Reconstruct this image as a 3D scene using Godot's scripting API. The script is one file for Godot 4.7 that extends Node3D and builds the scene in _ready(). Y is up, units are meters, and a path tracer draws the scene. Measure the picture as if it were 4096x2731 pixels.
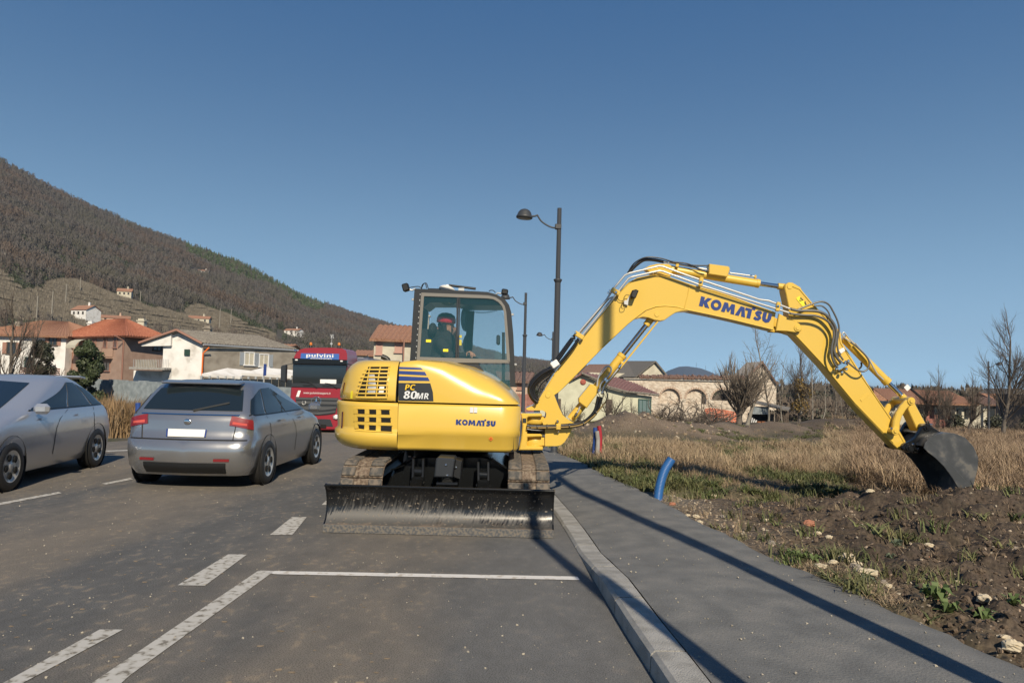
extends Node3D
# A winter roadside in hill country: a yellow excavator parked on the kerb side, traffic passing, houses under a wooded hill.
# x to the right, y up, the camera looks along -z; metres.

var M := {}
var used := {}
var rng := RandomNumberGenerator.new()
var TER := [-100, 0, 13, 0, 16, -0.06, 30, -0.75, 53, -1.5, 86, -2.8, 115, -3.8, 160, -4.2, 5000, -4.2]

# ---------- small helpers ----------
func v3(x: float, h: float, d: float) -> Vector3:
	return Vector3(x, h, -d)

func lin(r: float, g: float, b: float) -> Color:
	return Color(r, g, b).linear_to_srgb()

func land(d: float) -> float:
	var i := 0
	while i + 4 < TER.size() and d > TER[i + 2]:
		i += 2
	var f: float = clampf((d - TER[i]) / (TER[i + 2] - TER[i]), 0, 1)
	return lerpf(TER[i + 1], TER[i + 3], f)

func ev(a: Array, x: float) -> float:      # a list of pairs read as a line graph
	if x <= a[0]:
		return a[1]
	var i := 0
	while i + 2 < a.size():
		if x <= a[i + 2]:
			return lerpf(a[i + 1], a[i + 3], (x - a[i]) / (a[i + 2] - a[i]))
		i += 2
	return a[a.size() - 1]

func p2(a: Array) -> PackedVector2Array:
	var o := PackedVector2Array()
	for i in range(0, a.size() - 1, 2):
		o.append(Vector2(a[i], a[i + 1]))
	return o

func w3(a: Array, d: float) -> Array:     # points x,y standing on the upright plane d metres ahead
	var o := []
	for i in range(0, a.size() - 1, 2):
		o.append(Vector3(a[i], a[i + 1], -d))
	return o

func smooth(pts: Array, n := 5) -> Array: # a rounded line through the points
	var o := []
	for i in pts.size() - 1:
		var a: Vector3 = pts[maxi(i - 1, 0)]
		var b: Vector3 = pts[i]
		var c: Vector3 = pts[i + 1]
		var d: Vector3 = pts[mini(i + 2, pts.size() - 1)]
		for k in n:
			o.append(b.cubic_interpolate(c, a, d, float(k) / n))
	o.append(pts[pts.size() - 1])
	return o

func mb() -> SurfaceTool:
	var st := SurfaceTool.new()
	st.begin(Mesh.PRIMITIVE_TRIANGLES)
	st.set_smooth_group(-1)
	return st

func tri(st: SurfaceTool, a: Vector3, b: Vector3, c: Vector3, hint := Vector3.ZERO) -> void:
	if hint != Vector3.ZERO and (c - a).cross(b - a).dot(hint) < 0:
		var t := b
		b = c
		c = t
	st.add_vertex(a)
	st.add_vertex(b)
	st.add_vertex(c)

func quad(st: SurfaceTool, a: Vector3, b: Vector3, c: Vector3, d: Vector3, hint := Vector3.ZERO) -> void:
	tri(st, a, b, c, hint)
	tri(st, a, c, d, hint)

func box(st: SurfaceTool, c: Vector3, s: Vector3, bev := 0.0, q := Basis()) -> void:
	st.set_smooth_group(-1)
	var h := s / 2
	var b := minf(bev, minf(h.x, minf(h.y, h.z)) * 0.9)
	for ax in 3:
		var u := (ax + 1) % 3
		var w := (ax + 2) % 3
		for sg in [-1.0, 1.0]:
			var n := Vector3()
			n[ax] = sg
			var e := []
			for k in [[-1, -1], [1, -1], [1, 1], [-1, 1]]:
				var p := Vector3()
				p[ax] = sg * h[ax]
				p[u] = k[0] * (h[u] - b)
				p[w] = k[1] * (h[w] - b)
				e.append(c + q * p)
			quad(st, e[0], e[1], e[2], e[3], q * n)
			if b > 0:
				for s2 in [-1.0, 1.0]:           # chamfers between this axis and the next
					var m := Vector3()
					m[ax] = sg
					m[u] = s2
					var f := []
					for k in [[0, -1], [1, -1], [1, 1], [0, 1]]:
						var p := Vector3()
						p[ax] = sg * (h[ax] - (b if k[0] == 1 else 0.0))
						p[u] = s2 * (h[u] - (b if k[0] == 0 else 0.0))
						p[w] = k[1] * (h[w] - b)
						f.append(c + q * p)
					quad(st, f[0], f[1], f[2], f[3], q * m)
	if b > 0:
		for sx in [-1.0, 1.0]:
			for sy in [-1.0, 1.0]:
				for sz in [-1.0, 1.0]:
					var g := Vector3(sx, sy, sz)
					tri(st, c + q * (g * Vector3(h.x, h.y - b, h.z - b)), c + q * (g * Vector3(h.x - b, h.y, h.z - b)), c + q * (g * Vector3(h.x - b, h.y - b, h.z)), q * g)

func bar(st: SurfaceTool, a: Vector3, b: Vector3, wide: float, deep: float, up := Vector3.UP, bev := 0.0) -> void:
	var y := (b - a).normalized()
	var z := y.cross(up)
	if z.length() < 0.01:
		z = y.cross(Vector3.RIGHT)
	z = z.normalized()
	box(st, (a + b) / 2, Vector3(wide, (b - a).length(), deep), bev, Basis(y.cross(z).normalized(), y, z))

func tube(st: SurfaceTool, pts: Array, r, sides := 8, caps := true) -> void:
	var n := pts.size()
	var nrm := Vector3.ZERO
	var rings := []
	for i in n:
		var t: Vector3 = (pts[mini(i + 1, n - 1)] - pts[maxi(i - 1, 0)]).normalized()
		if nrm == Vector3.ZERO:
			nrm = t.cross(Vector3.UP if absf(t.y) < 0.9 else Vector3.RIGHT).normalized()
		else:
			nrm = (nrm - t * nrm.dot(t)).normalized()
		var bi := t.cross(nrm)
		var rr: float = r[i] if r is Array else r
		var ring := []
		for k in sides:
			var a := TAU * k / sides
			ring.append(pts[i] + (nrm * cos(a) + bi * sin(a)) * rr)
		rings.append(ring)
	st.set_smooth_group(1)
	for i in n - 1:
		for k in sides:
			var k2 := (k + 1) % sides
			quad(st, rings[i][k], rings[i][k2], rings[i + 1][k2], rings[i + 1][k], rings[i][k] + rings[i][k2] - pts[i] * 2.0)
	st.set_smooth_group(-1)
	if caps:
		for e in [0, n - 1]:
			var o: Vector3 = pts[e] - pts[1 if e == 0 else n - 2]
			for k in sides:
				tri(st, pts[e], rings[e][k], rings[e][(k + 1) % sides], o)

func cyl(st: SurfaceTool, a: Vector3, b: Vector3, r: float, sides := 16, r2 := -1.0) -> void:
	tube(st, [a, b], [r, r if r2 < 0 else r2], sides)

func ball(st: SurfaceTool, c: Vector3, r: Vector3, rings := 8, sides := 12, q := Basis()) -> void:
	st.set_smooth_group(1)
	for i in rings:
		for k in sides:
			var e := []
			for o in [[0, 0], [0, 1], [1, 1], [1, 0]]:
				var th = PI * (i + o[0]) / rings
				var ph: float = TAU * (k + o[1]) / sides
				e.append(c + q * (Vector3(sin(th) * cos(ph), cos(th), sin(th) * sin(ph)) * r))
			if i > 0:
				tri(st, e[0], e[1], e[2], e[0] + e[1] + e[2] - c * 3)
			if i < rings - 1 or i == 0:
				tri(st, e[0], e[2], e[3], e[0] + e[2] + e[3] - c * 3)
			elif i == rings - 1:
				pass
	st.set_smooth_group(-1)

func lathe(st: SurfaceTool, prof: Array, t: Transform3D, sides := 20, sg := 1) -> void:   # prof: r, y pairs
	st.set_smooth_group(sg)
	for i in range(0, prof.size() - 3, 2):
		var dr: float = prof[i + 2] - prof[i]
		var dy: float = prof[i + 3] - prof[i + 1]
		for k in sides:
			var a := TAU * k / sides
			var b := TAU * (k + 1) / sides
			var m := (a + b) / 2
			var hint := t.basis * Vector3(cos(m) * dy, -dr, sin(m) * dy)
			var pa := t * Vector3(cos(a) * prof[i], prof[i + 1], sin(a) * prof[i])
			var pb := t * Vector3(cos(b) * prof[i], prof[i + 1], sin(b) * prof[i])
			var pc := t * Vector3(cos(b) * prof[i + 2], prof[i + 3], sin(b) * prof[i + 2])
			var pd := t * Vector3(cos(a) * prof[i + 2], prof[i + 3], sin(a) * prof[i + 2])
			if prof[i + 2] > 0.0001:
				tri(st, pa, pc, pd, hint)
			if prof[i] > 0.0001:
				tri(st, pa, pb, pc, hint)
	st.set_smooth_group(-1)

func inset(p: PackedVector2Array, b: float) -> PackedVector2Array:
	var o := PackedVector2Array()
	var n := p.size()
	var area := 0.0
	for i in n:
		area += p[i].cross(p[(i + 1) % n])
	var s := 1.0 if area > 0 else -1.0
	for i in n:
		var e0 := (p[i] - p[(i + n - 1) % n]).normalized()
		var e1 := (p[(i + 1) % n] - p[i]).normalized()
		var n0 := Vector2(-e0.y, e0.x) * s
		var n1 := Vector2(-e1.y, e1.x) * s
		var m := n0 + n1
		var k := m.length()
		o.append(p[i] + (m / k * minf(b / maxf(k / 2, 0.5), b * 1.8) if k > 0.05 else Vector2.ZERO))
	return o

func prism(st: SurfaceTool, p: PackedVector2Array, z0: float, z1: float, bev := 0.0, t := Transform3D(), sg := -1) -> void:
	# a flat outline with thickness: z1 is the side nearer the viewer; bev breaks both rims
	var n := p.size()
	var q := inset(p, bev) if bev > 0 else p
	var ix := Geometry2D.triangulate_polygon(q)
	if ix.is_empty():
		q = p
		ix = Geometry2D.triangulate_polygon(q)
		if ix.is_empty():
			print("no faces for an outline of ", n, " points at ", p[0])
	var zz := t.basis * Vector3(0, 0, 1)
	st.set_smooth_group(-1)
	for i in range(0, ix.size(), 3):
		for e in [z0, z1]:
			tri(st, t * Vector3(q[ix[i]].x, q[ix[i]].y, e), t * Vector3(q[ix[i + 1]].x, q[ix[i + 1]].y, e), t * Vector3(q[ix[i + 2]].x, q[ix[i + 2]].y, e), zz if e == z1 else -zz)
	var area := 0.0
	for i in n:
		area += p[i].cross(p[(i + 1) % n])
	var s := 1.0 if area > 0 else -1.0
	st.set_smooth_group(sg)
	for i in n:
		var j := (i + 1) % n
		var e2 := p[j] - p[i]
		var o := t.basis * Vector3(e2.y * s, -e2.x * s, 0)
		quad(st, t * Vector3(p[i].x, p[i].y, z0 + bev), t * Vector3(p[j].x, p[j].y, z0 + bev), t * Vector3(p[j].x, p[j].y, z1 - bev), t * Vector3(p[i].x, p[i].y, z1 - bev), o)
		if bev > 0:
			for f in [[z0 + bev, z0], [z1 - bev, z1]]:
				quad(st, t * Vector3(p[i].x, p[i].y, f[0]), t * Vector3(p[j].x, p[j].y, f[0]), t * Vector3(q[j].x, q[j].y, f[1]), t * Vector3(q[i].x, q[i].y, f[1]), o + zz * signf(f[1] - f[0]) * e2.length())
	st.set_smooth_group(-1)

func ring(st: SurfaceTool, a: Array, b: Array, z0: float, z1: float, closed := false) -> void:
	# a flat band between two outlines with as many points (x,y pairs), with thickness
	var n := a.size() / 2
	for i in (n if closed else n - 1):
		var j := (i + 1) % n
		var c := [Vector2(a[i * 2], a[i * 2 + 1]), Vector2(a[j * 2], a[j * 2 + 1]), Vector2(b[j * 2], b[j * 2 + 1]), Vector2(b[i * 2], b[i * 2 + 1])]
		prism(st, PackedVector2Array(c), z0, z1)

func ribbon(p: PackedVector2Array, w: float) -> PackedVector2Array:   # a line drawn with a broad pen, as an outline
	var l := PackedVector2Array()
	var r := PackedVector2Array()
	for i in p.size():
		var d := (p[mini(i + 1, p.size() - 1)] - p[maxi(i - 1, 0)]).normalized()
		var nn := Vector2(-d.y, d.x) * w / 2
		l.append(p[i] + nn)
		r.append(p[i] - nn)
	r.reverse()
	l.append_array(r)
	return l

func numbered(called: String, parent: Node) -> String:
	var key := str(parent.get_instance_id()) + called
	used[key] = used.get(key, -1) + 1
	return called if used[key] == 0 else "%s_%03d" % [called, used[key]]

func put(called: String, st, m, parent: Node = self, label := "") -> MeshInstance3D:
	var o := MeshInstance3D.new()
	o.name = numbered(called, parent)
	if st is SurfaceTool:
		st.generate_normals()
		o.mesh = st.commit()
	else:
		o.mesh = st
	o.material_override = m
	parent.add_child(o, true)
	if parent != self:
		o.transform = parent.global_transform.affine_inverse()
	if label:
		o.set_meta("label", label)
	return o

func hang(called: String, mesh: Mesh, m: Material, parent: Node, t: Transform3D) -> MeshInstance3D:   # a shared mesh at a place of its own
	var o := put(called, mesh, m, parent)
	o.transform = (Transform3D() if parent == self else parent.global_transform.affine_inverse()) * t
	return o

func thing(called: String, label: String, category: String, at := Vector3.ZERO, group := "", turn := 0.0) -> Node3D:
	var o := Node3D.new()
	o.name = numbered(called, self)
	add_child(o, true)
	o.position = at
	o.rotation.y = turn
	return tag(o, label, category, group)

func tag(o: Node, label: String, category: String, group := "") -> Node:
	o.set_meta("label", label)
	o.set_meta("category", category)
	if group:
		o.set_meta("group", group)
	return o

func kind(o: Node, k: String) -> Node:
	o.set_meta("kind", k)
	return o

func copy(o: Node, called: String, t: Transform3D, label: String, group := "") -> Node3D:
	var c: Node3D = o.duplicate()
	c.name = numbered(called, self)
	add_child(c, true)
	c.transform = t
	c.set_meta("label", label)
	if group:
		c.set_meta("group", group)
	return c

func done(st: SurfaceTool) -> ArrayMesh:
	st.generate_normals()
	return st.commit()

func scatter(called: String, mesh: Mesh, m: Material, at: Array, cols: Array, parent: Node = self) -> MultiMeshInstance3D:
	var mm := MultiMesh.new()
	mm.transform_format = MultiMesh.TRANSFORM_3D
	mm.use_colors = cols.size() > 0
	mm.mesh = mesh
	mm.instance_count = at.size()
	for i in at.size():
		mm.set_instance_transform(i, at[i])
		if cols.size():
			mm.set_instance_color(i, cols[i])
	var o := MultiMeshInstance3D.new()
	o.name = numbered(called, parent)
	o.multimesh = mm
	o.material_override = m
	parent.add_child(o, true)
	if parent != self:
		o.transform = parent.global_transform.affine_inverse()
	kind(o, "stuff")
	return o

# ---------- materials ----------
func mat(c: Color, rough := 0.6, metal := 0.0) -> StandardMaterial3D:
	var m := StandardMaterial3D.new()
	m.albedo_color = c
	m.roughness = rough
	m.metallic = metal
	return m

func noise(seed_: int, freq: float, oct := 4) -> FastNoiseLite:
	var n := FastNoiseLite.new()
	n.seed = seed_
	n.frequency = freq
	n.noise_type = FastNoiseLite.TYPE_SIMPLEX_SMOOTH
	n.fractal_octaves = oct
	return n

func tex(seed_: int, freq: float, ramp: Array, size := 256, oct := 5) -> ImageTexture:
	# a tile of noise coloured by a ramp of linear colours [t, r, g, b, ...]
	var src := noise(seed_, freq, oct).get_seamless_image(size, size)
	var g := Gradient.new()
	g.offsets = PackedFloat32Array()
	var off := PackedFloat32Array()
	var cs := PackedColorArray()
	for i in range(0, ramp.size(), 4):
		off.append(ramp[i])
		cs.append(lin(ramp[i + 1], ramp[i + 2], ramp[i + 3]))
	g.offsets = off
	g.colors = cs
	var im := Image.create(size, size, false, Image.FORMAT_RGB8)
	for y in size:
		for x in size:
			im.set_pixel(x, y, g.sample(src.get_pixel(x, y).r))
	return ImageTexture.create_from_image(im)

func tmat(t: Texture2D, scale: float, rough := 0.85, world := true) -> StandardMaterial3D:
	var m := mat(Color.WHITE, rough)
	m.albedo_texture = t
	m.uv1_triplanar = true
	m.uv1_world_triplanar = world
	m.uv1_scale = Vector3.ONE * scale
	return m

func bumped(m: StandardMaterial3D, seed_: int, freq: float, strength: float, size := 256) -> StandardMaterial3D:
	var im := noise(seed_, freq, 5).get_seamless_image(size, size)
	im.convert(Image.FORMAT_RGBA8)
	im.bump_map_to_normal_map(strength)
	m.normal_enabled = true
	m.normal_texture = ImageTexture.create_from_image(im)
	return m

func vmat(rough := 0.9) -> StandardMaterial3D:
	var m := mat(Color.WHITE, rough)
	m.vertex_color_use_as_albedo = true
	return m

func glassy(c: Color, a: float) -> StandardMaterial3D:
	var m := mat(Color(c.r, c.g, c.b, a), 0.02)
	m.transparency = BaseMaterial3D.TRANSPARENCY_ALPHA
	return m

func lettering(words: String, height: float, m: Material, parent: Node, t: Transform3D, bold := true, italic := false, called := "lettering") -> void:
	var f := SystemFont.new()
	f.font_names = PackedStringArray(["Droid Sans"])
	f.font_weight = 700 if bold else 400
	f.font_italic = italic
	var tm := TextMesh.new()
	tm.text = words
	tm.font = f
	tm.font_size = 64
	tm.pixel_size = height / 46.0       # capitals are about 46 of 64 units tall
	tm.depth = 0.004
	tm.curve_step = 4.0
	hang(called, tm, m, parent, t)


func _ready() -> void:
	rng.seed = 4711
	# ---------- camera, sky, sun ----------
	var cam := Camera3D.new()
	cam.name = "camera"
	cam.position = Vector3(0, 1.6, 0)
	cam.rotation_degrees = Vector3(2.8, 0, 1.5)
	cam.fov = 49.059
	cam.near = 0.05
	cam.far = 9000
	add_child(cam)
	cam.make_current()

	var sky := ProceduralSkyMaterial.new()
	sky.sky_top_color = lin(0.024, 0.088, 0.225)
	sky.sky_horizon_color = lin(0.35, 0.580, 0.77)
	sky.sky_curve = 0.13
	sky.ground_bottom_color = lin(0.10, 0.09, 0.075)
	sky.ground_horizon_color = lin(0.30, 0.33, 0.36)
	sky.sun_angle_max = 20.0
	sky.sun_curve = 0.1
	var env := Environment.new()
	env.background_mode = Environment.BG_SKY
	env.sky = Sky.new()
	env.sky.sky_material = sky
	env.tonemap_mode = Environment.TONE_MAPPER_LINEAR
	env.tonemap_exposure = 1.2
	env.sdfgi_enabled = true
	env.ssao_enabled = true
	env.ssil_enabled = true
	env.fog_enabled = true
	env.fog_density = 0.0001
	env.fog_light_color = lin(0.50, 0.68, 0.95)
	var we := WorldEnvironment.new()
	we.name = "daylight"
	we.environment = env
	add_child(we)

	var sun := DirectionalLight3D.new()
	sun.name = "sun"
	sun.light_energy = 1.5
	sun.light_color = Color(1.0, 0.94, 0.84)
	sun.light_angular_distance = 0.53
	sun.shadow_enabled = true
	add_child(sun)
	var el := deg_to_rad(36.0)
	var az := deg_to_rad(12.7)
	sun.look_at_from_position(Vector3.ZERO, Vector3(-sin(az) * cos(el), -sin(el), -cos(az) * cos(el)))

	make_materials()
	more_materials()
	make_setting()
	make_hill()
	make_buildings()
	make_excavator()
	make_operator()
	make_cars()
	make_truck()
	make_lamps()
	make_trees()
	make_field()
	make_small_things()

func make_materials() -> void:
	M.yellow = mat(lin(0.68, 0.455, 0.072), 0.3)
	M.yellow.clearcoat_enabled = true
	M.yellow.clearcoat = 0.6
	M.yellow.clearcoat_roughness = 0.08
	M.yellow_flat = mat(lin(0.68, 0.455, 0.072), 0.45)
	M.cabgrey = mat(lin(0.020, 0.023, 0.027), 0.4)
	M.black = mat(lin(0.010, 0.011, 0.012), 0.45)
	M.gloss = mat(lin(0.008, 0.009, 0.010), 0.18)
	M.rubber = mat(lin(0.018, 0.018, 0.018), 0.55)
	M.hose = mat(lin(0.012, 0.012, 0.013), 0.3)
	M.gap = mat(lin(0.006, 0.006, 0.006), 0.9)
	M.steel = mat(lin(0.55, 0.55, 0.54), 0.32, 0.9)
	M.chrome = mat(lin(0.75, 0.75, 0.76), 0.08, 1.0)
	M.zinc = mat(lin(0.60, 0.60, 0.58), 0.38, 0.6)
	M.wovenhose = mat(lin(0.14, 0.14, 0.135), 0.4, 0.4)
	M.white = mat(lin(0.78, 0.78, 0.77), 0.4)
	M.frame = mat(lin(0.17, 0.165, 0.155), 0.5)
	M.blue = mat(lin(0.022, 0.048, 0.20), 0.35)
	M.label_dark = mat(lin(0.030, 0.034, 0.040), 0.35)
	M.gold = mat(lin(0.78, 0.50, 0.03), 0.4)
	M.pale = mat(lin(0.68, 0.70, 0.72), 0.4)
	M.sticker = mat(lin(0.85, 0.72, 0.03), 0.5)
	M.orange = mat(lin(0.75, 0.16, 0.02), 0.5)
	M.reflector = mat(lin(0.10, 0.008, 0.02), 0.2)
	M.cloth = mat(lin(0.012, 0.014, 0.018), 0.85)
	M.skin = mat(lin(0.42, 0.24, 0.16), 0.55)
	M.helmet = mat(lin(0.45, 0.015, 0.035), 0.2)
	M.pane = glassy(Color(0.20, 0.42, 0.46), 0.20)
	M.carpane = glassy(Color(0.05, 0.09, 0.12), 0.72)
	M.screen = glassy(Color(0.04, 0.07, 0.08), 0.6)
	M.mud = tmat(tex(5, 0.03, [0.25, 0.085, 0.060, 0.042, 0.5, 0.17, 0.125, 0.09, 0.75, 0.26, 0.21, 0.155]), 2.6)
	M.mud = bumped(M.mud, 15, 0.05, 9.0)
	M.pad = tmat(tex(6, 0.025, [0.3, 0.055, 0.055, 0.053, 0.52, 0.095, 0.088, 0.078, 0.72, 0.17, 0.14, 0.11]), 2.2)
	M.bucket = tmat(tex(7, 0.014, [0.3, 0.060, 0.065, 0.072, 0.5, 0.072, 0.077, 0.084, 0.66, 0.095, 0.098, 0.102, 0.8, 0.15, 0.145, 0.135]), 1.3, 0.42)
	M.bucket.metallic = 0.25
	M.pole = mat(lin(0.040, 0.044, 0.050), 0.5)
	M.concrete = bumped(tmat(tex(8, 0.015, [0.2, 0.24, 0.235, 0.22, 0.5, 0.30, 0.295, 0.28, 0.8, 0.345, 0.34, 0.325]), 1.1), 18, 0.3, 2.0)
	M.walk = bumped(tmat(tex(9, 0.012, [0.2, 0.138, 0.141, 0.140, 0.45, 0.160, 0.163, 0.162, 0.6, 0.174, 0.175, 0.171, 0.82, 0.20, 0.198, 0.190], 512), 0.42, 0.92), 19, 0.5, 0.6)
	M.walk.detail_enabled = true
	M.walk.detail_albedo = tex(38, 0.3, [0.25, 0.55, 0.55, 0.55, 0.5, 0.95, 0.95, 0.95, 0.75, 1.0, 1.0, 1.0], 512, 3)
	M.walk.detail_blend_mode = BaseMaterial3D.BLEND_MODE_MUL
	M.walk.detail_uv_layer = BaseMaterial3D.DETAIL_UV_2
	M.paint = (tmat(tex(10, 0.03, [0.20, 0.17, 0.155, 0.13, 0.33, 0.36, 0.345, 0.31, 0.55, 0.46, 0.45, 0.42], 512), 0.8))
	M.paint2 = (tmat(tex(30, 0.03, [0.2, 0.45, 0.41, 0.36, 0.4, 0.62, 0.61, 0.59]), 1.1))
	M.soilrock = vmat(0.95)
	M.grass = vmat(0.8)
	M.grass.backlight = Color(0.25, 0.22, 0.12)
	M.bark = tmat(tex(11, 0.05, [0.3, 0.075, 0.062, 0.05, 0.7, 0.16, 0.14, 0.12]), 1.5)
	M.palebark = tmat(tex(12, 0.05, [0.3, 0.17, 0.155, 0.13, 0.7, 0.34, 0.315, 0.27]), 1.5)
	M.twig = mat(lin(0.105, 0.085, 0.068), 0.9)
	M.twigpale = mat(lin(0.17, 0.14, 0.11), 0.9)
	M.leaf = vmat(0.6)
	M.ochre = mat(lin(0.28, 0.19, 0.06), 0.5)
	M.bladeedge = tmat(tex(13, 0.09, [0.25, 0.07, 0.073, 0.08, 0.5, 0.115, 0.113, 0.11, 0.75, 0.175, 0.15, 0.12]), 1.2, 0.5)

func plane_tex() -> ImageTexture:
	# the worn asphalt of the carriageway, 17 m wide and 34 m long: dust, wheel tracks, mud
	var w := 1024
	var im := Image.create(w, w, false, Image.FORMAT_RGB8)
	var n1 := noise(21, 0.55, 4)
	var n2 := noise(22, 2.6, 3)
	var n3 := noise(23, 9.0, 2)
	for j in w:
		var d := 1.5 + 34.0 * j / w
		for i in w:
			var x := -15.5 + 17.0 * i / w
			var lane := x - 0.045 * (d - 4.0)                 # measured along the lanes
			var a := n1.get_noise_2d(lane * 1.3, d * 0.42)
			var b := n2.get_noise_2d(lane, d * 0.5)
			var c := n3.get_noise_2d(lane, d * 0.8)
			var dust := 0.30 + 0.5 * a + 0.28 * b
			dust += 0.55 * exp(-pow((lane + 4.4) / 0.75, 2.0)) + 0.22 * exp(-pow((lane + 6.6) / 0.8, 2.0))
			dust += 0.42 * exp(-pow((lane + 1.15) / 0.55, 2.0)) - 0.62 * exp(-pow((lane + 3.1) / 0.42, 2.0))
			dust -= 0.55 * smoothstep(-0.75, 0.0, lane)
			dust += 0.5 * smoothstep(9.0, 14.0, d) * (1.0 - smoothstep(-1.5, -0.6, lane))
			dust -= 0.35 * exp(-pow((lane + 5.6) / 0.35, 2.0))
			dust = clampf(dust, 0.0, 1.0)
			var clod := smoothstep(0.42, 0.6, c + 0.35 * b) * (0.42 if lane < -0.6 else 0.12)
			var g := 0.118 + 0.022 * b + 0.014 * c + 0.034 * smoothstep(-1.0, 0.2, lane)
			var col := Vector3(g, g, g * 0.985).lerp(Vector3(0.255, 0.212, 0.160), dust * 0.56)
			col = col.lerp(Vector3(0.34, 0.27, 0.19), clod)
			im.set_pixel(i, j, lin(col.x, col.y, col.z))
	return ImageTexture.create_from_image(im)

func more_materials() -> void:
	M.signblue = mat(lin(0.045, 0.13, 0.42), 0.4)
	M.slat = mat(lin(0.075, 0.078, 0.082), 0.4)
	M.rust = mat(lin(0.22, 0.085, 0.035), 0.8)
	M.conduit = mat(lin(0.025, 0.115, 0.33), 0.4)
	M.conduit_dark = mat(lin(0.02, 0.06, 0.24), 0.45)
	M.conduit_red = mat(lin(0.33, 0.02, 0.03), 0.5)
	M.amber = mat(lin(0.55, 0.17, 0.02), 0.2)
	M.loadbody = mat(lin(0.11, 0.12, 0.17), 0.5)
	M.lampglass = mat(lin(0.5, 0.5, 0.5), 0.1)


# ---------- the setting ----------
var KF := [0.834, 3.603, 0.81, 4.065, 0.765, 4.75, 0.726, 5.522, 0.691, 6.241, 0.659, 6.869, 0.614, 7.871, 0.565, 8.711, -0.039, 15.898]
var SR := [2.921, 3.5, 2.78, 4.072, 2.638, 4.795, 2.449, 5.778, 2.315, 6.321, 2.036, 8.127, 1.865, 9.699, 1.706, 10.839, 1.431, 12.27, 1.336, 13.486, 1.131, 14.95]
var KH := [0, 0.12, 5.7, 0.12, 6.9, 0.03, 10.5, 0.03, 11.5, 0.12]
var LEFT := [-100.0, -9.7, 20.0, -9.4, 30.0, -10.6, 45.0, -9.8, 64.0, -7.0, 95.0, -4.0]
var hummock := noise(31, 0.16, 3)
var lumps := noise(32, 1.1, 4)
var patch := noise(33, 0.22, 3)
var patch2 := noise(34, 0.5, 3)
var MOUNDS := [[4.7, 29.0, 1.9, 1.5, 0.98], [7.0, 29.5, 1.6, 1.4, 0.4], [13.6, 38.0, 2.0, 1.8, 0.72], [17.7, 42.0, 2.7, 2.0, 0.85], [21.0, 43.0, 2.0, 2.0, 0.6], [10.2, 36.0, 1.6, 1.4, 0.5], [8.0, 34.0, 1.8, 1.5, 0.55], [3.2, 33.0, 3.0, 1.5, 0.35]]

func flip(a: Array) -> Array:              # x,d pairs into d,x pairs in order of d
	var o := []
	for i in range(0, a.size(), 2):
		o.append(a[i + 1])
		o.append(a[i])
	return o

func walk_top(x: float, d: float) -> float:
	var k := ev(KH, d)
	var f := clampf((x - ev(KF, d) - 0.2) / 1.0, 0, 1)
	return land(d) + lerpf(k, 0.12, f)

func ground_h(x: float, d: float) -> float:
	var b := land(d)
	var r := ev(SR, d)
	if x < r and x > ev(LEFT, d) - 0.4:
		return b - 0.07
	if x <= r:
		return b - 0.03 + 0.12 * hummock.get_noise_2d(x, d)
	var e := x - r
	var k := clampf(e / 0.5, 0, 1)
	var h := b + 0.085 + 0.05 * k * lumps.get_noise_2d(x, d) + 0.14 * clampf((e - 0.6) / 2.0, 0, 1) * hummock.get_noise_2d(x, d)
	if d < 14.0:
		var soil := smoothstep(2.7, 3.8, x + 0.25 * (8.0 - d))
		h += 0.26 * exp(-pow((d - 8.7) / 0.8, 2.0)) * smoothstep(2.9, 4.6, x)
		h += 0.06 * soil * exp(-pow((d - 7.0) / 1.4, 2.0))
		h += soil * (0.17 * lumps.get_noise_2d(x * 1.7, d * 1.7) + 0.05 * lumps.get_noise_2d(x * 9.0 + 50.0, d * 9.0)) * (1.0 - smoothstep(9.8, 10.6, d))
		h -= 0.30 * exp(-pow((d - 10.55) / 0.34, 2.0)) * smoothstep(1.9, 2.8, x) * (1.0 - smoothstep(4.6, 5.6, x))
		h -= 0.10 * exp(-pow((d - 6.2 + 0.5 * (x - 3.0)) / 0.5, 2.0)) * smoothstep(2.6, 3.4, x)
	for m in MOUNDS:
		var q := pow((x - m[0]) / m[2], 2.0) + pow((d - m[1]) / m[3], 2.0)
		if q < 6.0:
			h += m[4] * exp(-q) * (1.0 + 0.25 * lumps.get_noise_2d(x * 0.8, d * 0.8))
	return h

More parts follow.
